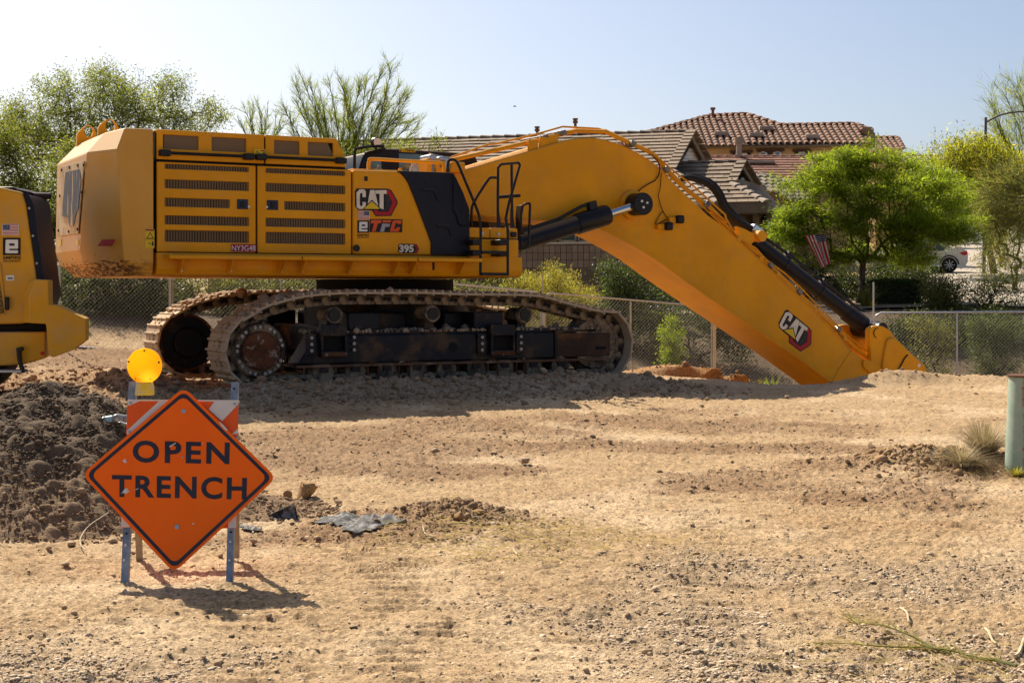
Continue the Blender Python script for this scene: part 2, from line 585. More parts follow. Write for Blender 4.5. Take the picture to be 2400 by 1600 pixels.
tan = np.array([.415, .285, .155]); brown = np.array([.25, .152, .082]); orange = np.array([.34, .195, .085]); grey = np.array([.37, .27, .165]); pale = np.array([.58, .435, .27])
cc = np.repeat(tan[None], len(GV), 0)
pw = sstep(-.05, .40, fbm(GV[:, 0] * .7 + 3, GV[:, 1] * .55, 4))
cc = cc * (1 - .6 * pw[:, None]) + pale * .6 * pw[:, None]
cc = cc * (1 - .8 * og[:, None]) + orange * .8 * og[:, None]
cc = cc * (1 - .8 * br[:, None]) + brown * .8 * br[:, None]
cc = cc * (1 - .85 * gr[:, None]) + grey * .85 * gr[:, None]
cc = cc * (1 - .5 * bm_[:, None]) + np.array([.30, .225, .155]) * .5 * bm_[:, None]
# beyond the fence: desert soil with leaf litter, shrub shade put into the colour
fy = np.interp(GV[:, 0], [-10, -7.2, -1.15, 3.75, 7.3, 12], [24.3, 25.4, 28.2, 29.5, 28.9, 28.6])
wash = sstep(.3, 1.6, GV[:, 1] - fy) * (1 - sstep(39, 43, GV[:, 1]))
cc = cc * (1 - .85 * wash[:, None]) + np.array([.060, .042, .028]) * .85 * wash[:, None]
color_attr(me, 'soil', cc)
tag(link('ground', me), 'bare tan dirt building site with clods and gravel', 'ground', kind='structure')


# ---- loose stones and clods, one unit rock shape in a few variants
def rock_shape(seed, sub=1, rough=.28, flat=.75):
    r_ = np.random.default_rng(seed)
    b = bmesh.new(); bmesh.ops.create_icosphere(b, subdivisions=sub, radius=1)
    V = np.array([v.co[:] for v in b.verts]); Fc = np.array([[v.index for v in f.verts] for f in b.faces])
    b.free()
    for k in range(4 if sub < 2 else 12):
        d = r_.normal(size=3); d /= np.linalg.norm(d)
        h = V @ d; V -= np.clip(h - r_.uniform(.45, .8), 0, 1)[:, None] * d
    V *= (1 + np.clip(r_.normal(0, rough * .35, (len(V), 1)), -.12, .12))
    V *= np.array([r_.uniform(.85, 1.25), r_.uniform(.75, 1.1), r_.uniform(flat * .8, flat * 1.1)])
    return V, Fc


_oct = np.array([[1, 0, 0], [-1, 0, 0], [0, 1, 0], [0, -1, 0], [0, 0, 1], [0, 0, -1]], float)
_octf = np.array([[0, 2, 4], [2, 1, 4], [1, 3, 4], [3, 0, 4], [2, 0, 5], [1, 2, 5], [3, 1, 5], [0, 3, 5]])


def scatter(pts, sizes, variants, seed):
    """many small rocks in one mesh"""
    r_ = np.random.default_rng(seed)
    Vs, Fs, n0 = [], [], 0
    which = r_.integers(0, len(variants), len(pts))
    for k, (V, Fc) in enumerate(variants):
        sel = np.where(which == k)[0]
        if len(sel) == 0: continue
        a = r_.random(len(sel)) * 2 * np.pi; b = r_.normal(0, .22, len(sel))
        ca, sa, cb, sb = np.cos(a), np.sin(a), np.cos(b), np.sin(b)
        x = V[None, :, 0]; y = V[None, :, 1] * cb[:, None] - V[None, :, 2] * sb[:, None]; z = V[None, :, 1] * sb[:, None] + V[None, :, 2] * cb[:, None]
        W = np.stack([x * ca[:, None] - y * sa[:, None], x * sa[:, None] + y * ca[:, None], np.broadcast_to(z, y.shape)], -1)
        W = W * sizes[sel][:, None, None] + pts[sel][:, None, :]
        Vs.append(W.reshape(-1, 3))
        Fs.append((Fc[None] + (np.arange(len(sel)) * len(V))[:, None, None] + n0).reshape(-1, 3)); n0 += len(sel) * len(V)
    return np.vstack(Vs), np.vstack(Fs)


def octa(seed):
    r_ = np.random.default_rng(seed)
    return _oct * r_.uniform(.55, 1.2, (6, 1)) * np.array([1, .9, .40]) + r_.normal(0, .08, (6, 3)), _octf


def rand_ground(n, y0, y1, dens, tmax=.40):
    """positions with image-even spread, thinned by a density function"""
    out = []
    while sum(map(len, out)) < n:
        q = rng.random((n * 3, 2))
        Y = 1 / (1 / y0 + (1 / y1 - 1 / y0) * q[:, 0]); X = (q[:, 1] * 2 - 1) * tmax * Y
        p = dens(X, Y)
        k = rng.random(len(p)) < p
        out.append(np.stack([X[k], Y[k]], 1))
    return np.vstack(out)[:n]


def gravel_dens(X, Y): return np.clip(zone(X, Y)[0] * np.clip(.45 + 1.5 * fbm(X * 3, Y * 3, 3), .05, 1) + .03, 0, 1)


def clod_dens(X, Y):
    gr, br, og, bm, w = zone(X, Y)
    return np.clip(.05 + .85 * br + .75 * bm + .25 * gr + .25 * sstep(.1, .5, w), 0, 1)


def stone_mat(name, col, var=.35, scale=25.):
    t = NT(name)
    g = t.n('ShaderNodeNewGeometry').outputs['Random Per Island']
    c = t.mix(g, tuple(x * (1 - var) for x in col), tuple(min(1, x * (1 + var)) for x in col))
    c = t.mix(t.ramp(t.noise(scale, 5, .65), .35, .7, 0, .5), c, tuple(x * .55 for x in col))
    t.bump(t.noise(scale * 3, 4, .6), .5, .01)
    return t.done(c, .93, 0, .2)


M_GRAVEL = stone_mat('gravel_stone', (.64, .51, .36), .2)
M_CLOD = stone_mat('dirt_clod', (.44, .31, .18), .25)
M_STONE = stone_mat('tan_stone', (.42, .31, .20), .25, 14)
M_ROCK = stone_mat('brown_rock', (.36, .22, .10), .2, 7)

p2 = rand_ground(19000, 5.6, 14, gravel_dens)
sz = np.exp(rng.normal(np.log(.0078), .42, len(p2))) * (1 + .02 * p2[:, 1])
z = terrain(p2[:, 0], p2[:, 1]) + relief(p2[:, 0], p2[:, 1])
V, Fc = scatter(np.column_stack([p2, z - sz * .02]), sz, [octa(k) for k in range(8)], 1)
tag(link('gravel', np_mesh('gravel', V, Fc, M_GRAVEL)), 'grey crushed gravel scattered over the dirt in the foreground', 'gravel', kind='stuff')

p2 = rand_ground(17000, 5.6, 24.5, clod_dens)
sz = np.exp(np.clip(rng.normal(np.log(.0070), .55, len(p2)), None, np.log(.021))) * (.7 + .06 * p2[:, 1])
z = terrain(p2[:, 0], p2[:, 1]) + relief(p2[:, 0], p2[:, 1])
V, Fc = scatter(np.column_stack([p2, z + sz * .0]), sz, [octa(k + 20) for k in range(6)] + [rock_shape(k, 1) for k in range(2)], 2)
tag(link('dirt_clods', np_mesh('dirt_clods', V, Fc, M_CLOD)), 'small brown dirt clods strewn over the site', 'dirt clods', kind='stuff')

# coarser rubble in the pushed-up soil by the track and at the left
def rub_dens(X, Y):
    gr, br, og, bm, w = zone(X, Y)
    return np.clip(bm + .8 * gauss(X, Y, -6.2, 19, 2.2, 2.6) + 1.2 * gauss(X, Y, 9.6, 27.2, 2.2, .9) + 1.2 * gauss(X, Y, 3.6, 26.7, 2.4, .7) + .5 * gauss(X, Y, 6.8, 24.5, 1, .6), 0, 1)
p2 = rand_ground(7000, 15, 28, rub_dens)
sz = np.exp(rng.normal(np.log(.019), .6, len(p2)))
z = terrain(p2[:, 0], p2[:, 1]) + relief(p2[:, 0], p2[:, 1])
V, Fc = scatter(np.column_stack([p2, z + sz * .15]), sz, [rock_shape(k + 50, 1) for k in range(5)], 3)
tag(link('soil_rubble', np_mesh('soil_rubble', V, Fc, stone_mat('soil_rubble', (.33, .215, .125), .28, 8))), 'broken soil lumps pushed up along the tracks', 'rubble', kind='stuff')

# ---- dark dirt pile at the left
PILE_C = np.array([-3.55, 10.9])


def pile_h(X, Y):
    dx, dy = X - PILE_C[0], Y - PILE_C[1]
    # front apron towards the viewer and a tail to the right
    a = np.arctan2(dy, dx)
    r_ = np.sqrt((dx / 1.55) ** 2 + (dy / 1.85) ** 2)
    h = .80 * np.clip(1 - r_ ** 1.35, 0, 1) ** 1.1 + .10 * np.clip(1.35 - r_, 0, 1)
    h += .22 * gauss(X, Y, -5.0, 11.2, 1.1, 1.3) + .10 * gauss(X, Y, -2.0, 10.6, .75, .5)
    h *= 1 + .22 * fbm(X * 1.2 + 5, Y * 1.2, 3)
    return h


gx = np.linspace(-7.2, -1.0, 330); gy = np.linspace(8.4, 13.4, 260)
PX, PY = np.meshgrid(gx, gy); PX = PX.ravel(); PY = PY.ravel()
ph = pile_h(PX, PY)
edge = sstep(.0, .12, ph)
pz = terrain(PX, PY) + ph - .03 + edge * (.05 * np.clip(fbm(PX * 7, PY * 7, 2), -.2, 1) + .022 * fbm(PX * 18, PY * 18, 2))
pz = np.where(ph < .03, terrain(PX, PY) - .08, pz)
ii = (np.arange(259)[:, None] * 330 + np.arange(329)[None, :]).ravel()
t = NT('pile_soil')
hh = t.sep(t.coord())[2]
n1 = t.noise(9, 6, .7); n2 = t.noise(60, 4, .6)
low = t.ramp(t.math('ADD', hh, t.math('MULTIPLY', t.noise(1.8, 4, .6), .7)), .42, .85)
c = t.mix(low, (.27, .18, .105), (.145, .103, .066))
c = t.mix(t.ramp(n1, .4, .7, 0, .6), c, t.mix(.5, c, (.05, .036, .026)))
c = t.mix(t.ramp(n2, .6, .75, 0, .35), c, (.30, .23, .16))
t.bump(t.math('ADD', n1, n2), .6, .03)
PILE = t.done(c, .95, 0, .15)
pile = link('dirt_pile', np_mesh('dirt_pile', np.stack([PX, PY, pz], 1), np.stack([ii, ii + 1, ii + 331, ii + 330], 1), PILE, smooth=True))
tag(pile, 'heap of dark brown crumbly dirt behind the orange sign', 'dirt pile', kind='structure')


def on_pile(x, y):
    a = np.array([float(x)]); b = np.array([float(y)])
    return float(max((terrain(a, b) + pile_h(a, b) - .03)[0], ground_z(x, y)))


q = rng.random((130000, 2)); X = -7.0 + q[:, 0] * 6.0; Y = 8.5 + q[:, 1] * 4.0
h = pile_h(X, Y); k = (h > .02) & (rng.random(len(h)) < np.clip(.25 + h, 0, 1)) & (np.abs(X / Y) < .40)
X, Y, h = X[k][:26000], Y[k][:26000], h[k][:26000]
sz = np.exp(rng.normal(np.log(.0085), .5, len(X)))
t = NT('pile_clod')
hh = t.sep(t.coord())[2]
low = t.ramp(t.math('ADD', hh, t.math('MULTIPLY', t.noise(1.8, 4, .6), .7)), .42, .85)
g = t.n('ShaderNodeNewGeometry').outputs['Random Per Island']
c = t.mix(low, t.mix(g, (.38, .26, .155), (.21, .135, .075)), t.mix(g, (.20, .145, .095), (.10, .070, .045)))
t.bump(t.noise(70, 4, .6), .5, .01)
V, Fc = scatter(np.column_stack([X, Y, terrain(X, Y) + h - .03 + sz * .35]), sz, [octa(k + 60) for k in range(5)] + [rock_shape(k + 80, 1) for k in range(2)], 4)
tag(link('pile_crumbs', np_mesh('pile_crumbs', V, Fc, t.done(c, .95, 0, .15))), 'loose crumbs of dark soil covering the dirt pile', 'dirt crumbs', kind='stuff')

# clods heaped at two spots
def heap(cx, cy, rx, ry, n, size, mat, label, seed, name='clod_heap'):
    r_ = np.random.default_rng(seed); X = r_.normal(cx, rx, n); Y = r_.normal(cy, ry, n); s = np.exp(r_.normal(np.log(size), .55, n))
    z = terrain(X, Y) + relief(X, Y)
    V, Fc = scatter(np.column_stack([X, Y, z + s * .25]), s, [rock_shape(k + 150, 1) for k in range(4)], seed)
    tag(link(name, np_mesh(name, V, Fc, mat)), label, 'clods', kind='stuff')


heap(-.42, 10.05, .30, .26, 900, .0085, stone_mat('heap_clod', (.30, .195, .11), .25, 20), 'brown clods heaped on the small mound with straw', 31)
heap(3.62, 13.1, .28, .28, 700, .013, stone_mat('pipe_clod', (.36, .23, .12), .25, 20), 'brown clods heaped left of the pipe', 32)
# ---- single stones that can be told apart
ROCKS = [rock_shape(200 + k, 2, .22, .72) for k in range(6)]
_rm = [np_mesh('stone', V, Fc, M_STONE) for V, Fc in ROCKS]
_rk = [np_mesh('rock', V, Fc, M_ROCK) for V, Fc in ROCKS]
_rg = [np_mesh('stone', V, Fc, M_GRAVEL) for V, Fc in ROCKS]


def ground_at(c, x, y):
    """where the view ray through a picture point meets the site"""
    d = ray(c, x, y); t_ = CAM_H / max(.02, -d[2]); t_ = min(t_, 40.)
    for k in range(5):
        g = float(terrain(np.array([d[0] * t_]), np.array([t_]))[0])
        t_ = .3 * t_ + .7 * min(45., (CAM_H - g) / max(.02, -d[2]))
    return np.array([d[0] * t_, t_, ground_z(d[0] * t_, t_)])


# one craggy boulder
def crag(seed):
    b = bmesh.new(); bmesh.ops.create_icosphere(b, subdivisions=3, radius=1); V = np.array([v.co[:] for v in b.verts]); Fc = np.array([[v.index for v in f.verts] for f in b.faces]); b.free()
    r_ = np.random.default_rng(seed)
    for k in range(16):
        d = r_.normal(size=3); d /= np.linalg.norm(d); h = V @ d; V -= np.clip(h - r_.uniform(.4, .72), 0, 1)[:, None] * d * .95
    n = fbm(V[:, 0] * 2.2 + 5, V[:, 2] * 2.2 + V[:, 1] * 1.7, 4) + .5 * fbm(V[:, 1] * 5, V[:, 2] * 5 + V[:, 0] * 3, 2)
    V *= (1 + .28 * n)[:, None]
    V[:, 0] += .35 * V[:, 2]
    return V, Fc


_crag = [np_mesh('rock', *crag(77 + k), M_ROCK) for k in range(6)]


def stone(c, x, y, w, label, k=0, mats=None, name='stone', group=None, pile_on=False, tall=1.0):
    """w = width in pixels of the 2400 px picture; x,y = foot of the stone"""
    p = ground_at(c, x, y)
    if pile_on: p[2] = max(p[2], on_pile(p[0], p[1]))
    s = w * p[1] / FPX / 2 / .95
    o = link(name, (mats or _rm)[k % 6])
    o.location = (p[0], p[1], p[2] + s * .5 * tall)
    o.scale = (s, s, s * tall); o.rotation_euler = (0, 0, k * 1.7)
    return tag(o, label, 'rock' if name == 'rock' else 'stone', group or ('loose rocks on the site' if name == 'rock' else 'loose stones on the site'))


stone('M4', 455, 790, 66, 'large brown craggy rock right of the orange sign', 0, _crag, 'rock', tall=1.15)
stone('M4', 325, 785, 27, 'dark lump of rock between the craggy rock and the orange sign', 1, _crag, 'rock')
stone('M4', 398, 870, 24, 'rounded dark rock behind the curled black plastic scrap', 2, _crag, 'rock', tall=1.0)
stone('M4', 98, 1112, 27, 'pointed tan stone just right of the rear barricade leg', 4)
stone('M1', 1516, 318, 21, 'tan stone on the ground below the right edge of the sign', 5)
stone('M1', 455, 392, 22, 'round tan stone alone on the dirt left of the barricade legs', 0)
stone('M1', 490, 258, 31, 'flat brown stone at the foot of the dark dirt pile', 1)
stone('M1', 778, 228, 24, 'pale tan stone at the pile foot beside the front left leg', 2, pile_on=True)
stone('M1', 335, 285, 20, 'low flat stone left of the flat brown one at the pile foot', 3)
stone('M1', 915, 285, 18, 'tan stone between the two left barricade legs', 4)
stone('M1', 1850, 745, 26, 'flat brown stone on the lower edge of the sign shadow', 5)
stone('M1', 1965, 695, 14, 'small pale chip at the edge of the sign shadow', 0)
stone('M1', 1403, 1042, 16, 'dark pebble on the dirt in front of the sign shadow', 1)
stone('M1', 1210, 1146, 13, 'small grey pebble near the bottom edge of the picture', 2, _rg)
stone('M4', 1968, 574, 33, 'tan stone on open ground in the middle of the site', 1)
stone('M4', 1353, 490, 24, 'flat dark stone left of the tan one on open ground', 2)
stone('M4', 1822, 348, 14, 'small stone nearest to the excavator shadow on open ground', 3)
stone('M4', 680, 848, 22, 'lower of two tan stones right of the craggy rock', 4)
stone('M4', 662, 806, 16, 'upper of two tan stones right of the craggy rock', 5)
stone('M4', 542, 1082, 17, 'tan stone in front of the flat plastic scrap', 0)
stone('M4', 1015, 1048, 18, 'flat stone at the right front of the plastic scrap', 1)
stone('M4', 1515, 962, 36, 'brown dirt lump at the left top of the straw heap', 3, _crag, 'rock', tall=.8)
stone('M4', 1658, 915, 42, 'broad flat dirt lump crowning the straw heap', 4, _crag, 'rock', tall=.55)
stone('M4', 1800, 950, 20, 'grey brown stone at the right of the straw heap', 5)
stone('M4', 1608, 825, 10, 'small upright stone behind the straw heap', 0)
stone('M4', 268, 474, 17, 'small stone on brown soil right of the sign tip', 1)
stone('M2', 2165, 690, 20, 'round grey stone in the gravel patch', 2, _rg)
stone('M3', 1255, 552, 17, 'pale round stone in the right hand gravel', 3)
stone('M3', 725, 282, 14, 'grey stone on orange dirt above the gravel', 4, _rg)
stone('M3', 1273, 392, 12, 'grey stone at the upper edge of the right hand gravel', 5, _rg)
stone('M3', 105, 490, 17, 'flat grey stone at the left of the right hand gravel', 0, _rg, tall=.6)
stone('M2', 1450, 742, 32, 'flat pale slab of stone in the tan dirt left of the gravel', 1, tall=.35)
stone('M2', 85, 942, 26, 'thin pale flat stone in the left foreground dirt', 2, tall=.4)
stone('M2', 318, 958, 12, 'brown pebble right of the thin pale flat stone', 3)
stone('M5', 578, 276, 17, 'small dark stone out on the sunlit dirt below the boom', 4)
stone('M5', 62, 550, 14, 'dark stone on tan dirt in the middle distance', 5)
stone('M5', 1150, 750, 15, 'brown stone left of the tyre prints', 0)
stone('M5', 1045, 225, 18, 'pale stone near the shadow edge below the boom', 1)
stone('M5', 1425, 780, 14, 'tan stone beside the tyre prints', 2)
stone('D', 1765, 905, 18, 'upright pale stone in the soil at the front of the track', 3, tall=1.6)
stone('D', 1420, 985, 26, 'pale block of stone in the soil before the track', 4, tall=1.2)
stone('D', 150, 1005, 17, 'pale stone in the soil below the track frame', 5)
stone('C', 1160, 958, 26, 'long tan stone in the soil under the rusty hub', 0, tall=.7)
stone('C', 1815, 1018, 20, 'pale stone in the soil right of the rusty hub', 1)
stone('C', 380, 1030, 22, 'brown stone in the soil right of the warning light', 2)
stone('M6', 240, 1395, 26, 'big tan clod behind the dirt pile near the left edge', 3, tall=.95)
stone('M6', 125, 1440, 18, 'tan clod left of the big one behind the dirt pile', 4)
stone('M6', 300, 1275, 32, 'broad tan clod in rough soil below the left machine', 5)
stone('M6', 745, 1320, 20, 'tan clod in rough soil left of the warning light', 0)
o = stone('M7', 905, 1475, 44, 'pale flat boulder at the right hand fence', 3, name='rock', tall=.9)
_q = at('M7', 905, 1452, 27.6); o.location = (_q[0], 27.6, ground_z(_q[0], 27.6) + .06); o.scale = (.24, .2, .17)

# ================================================================== EXCAVATOR
YEL = (.78, .335, .003)
M_YEL = dusty_paint('excavator_yellow', YEL)
M_NAVY = dusty_paint('dark_panel', (.011, .013, .022), .42, up=.4, base=.0, streak=.04)
M_BLK = basic('black_steel', (.012, .012, .014), .38, 0, .2, 8, dirt=(.10, .075, .05), dirt_amt=(.62, .85))
M_RUBBER = basic('black_rubber', (.014, .013, .013), .7, 0, .2, 12)
M_CHROME = basic('bright_steel', (.62, .62, .62), .16, 1.0, .05)
M_GALV = basic('galvanised_steel', (.42, .44, .46), .45, .85, .12, 20)
M_GRILL = None
t = NT('grille_mesh')
co = t.coord('Object')
wv = t.n('ShaderNodeTexWave', wave_type='BANDS', bands_direction='X'); wv.inputs['Scale'].default_value = 16; t.l(co, wv.inputs['Vector'])
c = t.mix(t.ramp(wv.outputs['Fac'], .2, .8), (.14, .092, .046), (.20, .130, .066))
c = t.mix(t.ramp(t.noise(1.5, 4, .6), .4, .7, 0, .6), c, (.20, .135, .075))
M_GRILL = t.done(c, .7, .0, .3)
M_DARK = basic('dark_gap', (.010, .009, .008), .8)
M_TRACK = basic('track_steel', (.050, .040, .032), .62, .35, .3, 5, bump=.25, bscale=30, dirt=(.33, .245, .16), dirt_amt=(.40, .62), dscale=4.)
M_SHOE = basic('track_shoe', (.16, .12, .085), .75, .1, .25, 5, bump=.35, bscale=25, dirt=(.50, .38, .25), dirt_amt=(.30, .52), dscale=5.)
M_FRAME = basic('track_frame_paint', (.009, .010, .015), .5, .1, .2, 4, bump=.15, bscale=20, dirt=(.13, .075, .040), dirt_amt=(.50, .70), dscale=1.6)
M_HUB = basic('rusty_hub', (.115, .042, .018), .8, .2, .35, 6, bump=.4, bscale=18, dirt=(.30, .23, .18), dirt_amt=(.56, .63), dscale=7.)
M_BOLT = basic('bolt_steel', (.34, .32, .30), .5, .5, .2, 30)
M_WHITE = basic('white_decal', (.76, .75, .72), .5, 0, .04)
M_RED = basic('red_decal', (.42, .012, .022), .45, 0, .1)
M_BLACKD = basic('black_decal', (.014, .013, .016), .45, 0, .1)
M_YDEC = basic('yellow_decal', (.75, .52, .02), .45, 0, .05)
M_MUD = stone_mat('caked_mud', (.40, .29, .19), .2, 10)

# counterweight paint: scraped and stained bare metal near the bottom
t = NT('counterweight_paint')
n1 = t.noise(1.1, 5, .6)
c = t.mix(t.ramp(n1, .3, .7), (.64, .30, .014), (.70, .35, .03))
z_ = t.sep(t.coord())[2]
st = t.noise(3.0, 8, .72, t.coord('Object', scale=(2.6, 2.6, 9)))
lowm = t.ramp(z_, 1.62, 1.98, 1, 0)
f = t.ramp(t.math('ADD', t.math('MULTIPLY', lowm, .27), st), .68, .80)
xx = t.sep(t.coord())[0]
f = t.math('MULTIPLY', f, t.ramp(xx, -4.35, -4.05, 1, .25))
dustm = t.ramp(xx, -4.75, -4.35, .55, .12)
c = t.mix(t.math('MULTIPLY', dustm, t.ramp(t.noise(1.7, 6, .65), .25, .7)), c, (.56, .40, .22))
c = t.mix(f, c, t.mix(t.noise(14, 5, .7), (.045, .018, .008), (.22, .085, .02)))
g = t.n('ShaderNodeNewGeometry'); nz = t.sep(g.outputs['Normal'])[2]
c = t.mix(t.ramp(nz, .25, .8, 0, .6), c, (.60, .46, .28))
M_CW = t.done(c, t.ramp(f, 0, 1, .45, .8), 0, .4)

exc = empty('excavator', tuple(EX_O), EX_A, 'huge yellow tracked excavator with its boom reaching down into the trench', 'excavator')


def loc(p):
    """world point to excavator local"""
    d = np.asarray(p) - EX_O
    return np.array([d[0] * EC + d[1] * ES, -d[0] * ES + d[1] * EC, d[2]])


_U = np.array([EC, ES, 0]); _V = np.array([-ES, EC, 0])


def ev(c, x, y, v):
    """picture point on the machine plane with lateral offset v -> (u, v, z)"""
    return loc(on_plane(c, x, y, EX_O + _V * v, _V))


def eu(c, x, y, u):
    return loc(on_plane(c, x, y, EX_O + _U * u, _U))


def uz(c, x, y, v):
    p = ev(c, x, y, v); return (p[0], p[2])


def decal(name, pts, off, mat, parent, solid=0):
    """flat print: local 3D outline moved by off"""
    m = MB(); m.poly([np.asarray(p) + np.asarray(off) for p in pts])
    return m.build(name, mat, parent, smooth=False)


SV = -1.75
# ---- counterweight
def cwring(us, uc, ur, wc, z, vs=1.75, wf=.9):
    return [(us, -vs, z), (uc, -vs, z), (ur, -wc, z), (ur, wf, z), (uc, vs, z), (us, vs, z)]


uS = ev('A', 985, 800, SV)[0] - .02
zt = ev('A', 965, 195, SV)[2]; z2 = ev('A', 655, 380, SV)[2]; z1 = ev('A', 985, 1245, SV)[2]; z0 = ev('A', 985, 1478, SV)[2]
uC = ev('A', 672, 800, SV)[0]; uR = -4.78
uCt = ev('A', 725, 200, SV)[0]; uRt = ev('A', 530, 205, -.9)[0]
m = MB()
m.loft([cwring(uS, uC + .10, uR + .24, .62, z0, 1.68, .8), cwring(uS, uC + .06, uR + .06, .68, z0 + .17, 1.75, .95), cwring(uS, uC + .04, uR, .72, z1, 1.75, .98), cwring(uS, uC - .03, uR, 1.17, z2, 1.75, .86), cwring(uS, uCt, uRt, 1.0, zt, 1.72, .8)])
cw = m.build('counterweight', M_CW, exc, bevel=.018, seg=3, angle=12)
# rear plate with a worn dark emblem field
up = uR - .012
q = [eu('A', x, y, up) for x, y in ((165, 525), (370, 476), (316, 1112), (132, 1135))]
m = MB(); m.sweep(q, (-.014, 0, 0)); plate = m.build('rear_plate', basic('bare_plate', (.50, .36, .20), .7, 0, .15, 5, dirt=(.62, .50, .34), dirt_amt=(.45, .6)), cw, bevel=.004)
q = rounded([eu('A', x, y, up - .02) for x, y in ((200, 575), (325, 548), (335, 640), (312, 900), (290, 940), (275, 1040), (236, 1055), (224, 965), (168, 960))], .06, 3)
m = MB(); m.sweep(q, (-.003, 0, 0)); m.build('worn_emblem', basic('worn_emblem', (.06, .065, .085), .6, 0, .3, 6, dirt=(.48, .36, .22), dirt_amt=(.5, .6), stretch=(1, 3, .5)), plate)
for x, y in ((168, 555), (236, 533), (310, 515), (360, 510), (152, 780), (342, 748), (140, 1083), (230, 1092), (306, 1072)):
    p = eu('A', x, y, up - .016); m = MB(); m.cyl(p, p + np.array([-.012, 0, 0]), .022, n=8); m.build('bolt', M_DARK, plate)
for x in (150, 300):
    q = [eu('A', a, b, uR - .006) for a, b in ((x - 14, 1162), (x + 14, 1158), (x + 14, 1215), (x - 14, 1218))]
    decal('warning_sticker', q, (0, 0, 0), M_YDEC, cw)
# red reflector on the corner face
pc0 = np.array([uC, -1.75, 0]); pc1 = np.array([uR, -.95, 0]); dch = (pc1 - pc0) / np.linalg.norm(pc1 - pc0)
nch = np.array([dch[1], -dch[0], 0]); nch = nch if nch[1] < 0 else -nch
nw = nch[0] * _U + nch[1] * _V; cw0 = EX_O + pc0[0] * _U + pc0[1] * _V


def chf(x, y, e=.006): return loc(on_plane('A', x, y, cw0 + nw * e, nw))


decal('red_reflector', [chf(x, y) for x, y in ((520, 1162), (637, 1162), (605, 1220), (478, 1220))], (0, 0, 0), M_RED, cw)
# lifting eyes
for v_, c_, pts in ((-.62, 'A', ((480, 240), (482, 178), (520, 140), (555, 115), (590, 110), (625, 130), (650, 160), (662, 190), (640, 230))),
                    (.62, 'A', ((295, 300), (297, 240), (340, 195), (372, 168), (405, 165), (435, 185), (455, 210), (466, 232), (440, 275)))):
    prof = [uz(c_, x, y, v_) for x, y in pts]
    prof[0] = (prof[0][0], prof[0][1] - .16); prof[-1] = (prof[-1][0], prof[-1][1] - .22)
    cx = 590 if v_ < 0 else 398; cy = 170 if v_ < 0 else 215
    cu, cz = uz(c_, cx, cy, v_)
    hole = [(cu + .07 * math.cos(k * math.pi / 4), cz + .09 * math.sin(k * math.pi / 4)) for k in range(8)]
    # outline bridged with the hole by sorting both rings by angle
    n = 24
    def pol(ring, a):
        best = None
        d = np.array([math.cos(a), math.sin(a)])
        for i in range(len(ring)):
            p, q_ = np.array(ring[i]) - (cu, cz), np.array(ring[(i + 1) % len(ring)]) - (cu, cz)
            den = d[0] * (q_ - p)[1] - d[1] * (q_ - p)[0]
            if abs(den) < 1e-9: continue
            s_ = (d[0] * -p[1] - d[1] * -p[0]) / den if False else None
            M_ = np.array([[d[0], -(q_ - p)[0]], [d[1], -(q_ - p)[1]]])
            try: tt, ss = np.linalg.solve(M_, p)
            except Exception: continue
            if tt > 0 and -1e-6 <= ss <= 1 + 1e-6: best = max(best or 0, tt)
        return np.array([cu, cz]) + d * (best or .1)
    ang = [2 * math.pi * k / n for k in range(n)]
    ro = [pol(prof, a) for a in ang]; ri = [pol(hole, a) for a in ang]
    m = MB()
    for k in range(n):
        j = (k + 1) % n
        for (a, b, c2, d2, fl) in ((ro[k], ro[j], ri[j], ri[k], 0),):
            A_ = [(p[0], v_ - .03, p[1]) for p in (a, b, c2, d2)]; B_ = [(p[0], v_ + .03, p[1]) for p in (a, b, c2, d2)]
            m.poly(A_); m.poly(B_[::-1]); m.poly([A_[0], A_[1], B_[1], B_[0]]); m.poly([A_[3], A_[2], B_[2], B_[3]])
    m.build('lifting_eye', M_YEL, cw, smooth=False)

# ---- engine housing
zb = ev('A', 1000, 1268, SV)[2]; uE = ev('B', 780, 380, SV)[0]
zmid = ev('B', 770, 384, SV)[2]
uTop, zTop = uz('B', 706, 150, SV); uSl, zSl = uz('B', 780, 312, SV)
m = MB(); m.prism([(uS + .03, zb), (uS + .03, zTop - .03), (uTop, zTop - .03), (uSl, zSl), (uSl, zmid), (uE + .12, zmid - .05), (uE + .12, zb)], -1.69, 1.69)
house = m.build('engine_housing', M_DARK, exc)
m = MB(); m.prism([(uS + .035, zTop - .031), (uS + .035, zTop - .002), (uTop - .02, zTop - .002), (uTop - .02, zTop - .031)], -1.66, 1.66); m.build('hood_top', M_YEL, exc, bevel=.01)
# front slope and far side skins of the hood
m = MB(); m.poly([(uTop + .006, -1.68, zTop - .02), (uTop + .006, 1.68, zTop - .02), (uSl + .006, 1.68, zSl), (uSl + .006, -1.68, zSl)]); m.poly([(uSl + .006, -1.68, zSl), (uSl + .006, 1.68, zSl), (uSl + .006, 1.68, zmid), (uSl + .006, -1.68, zmid)]); m.build('hood_front', M_YEL, exc, smooth=False)


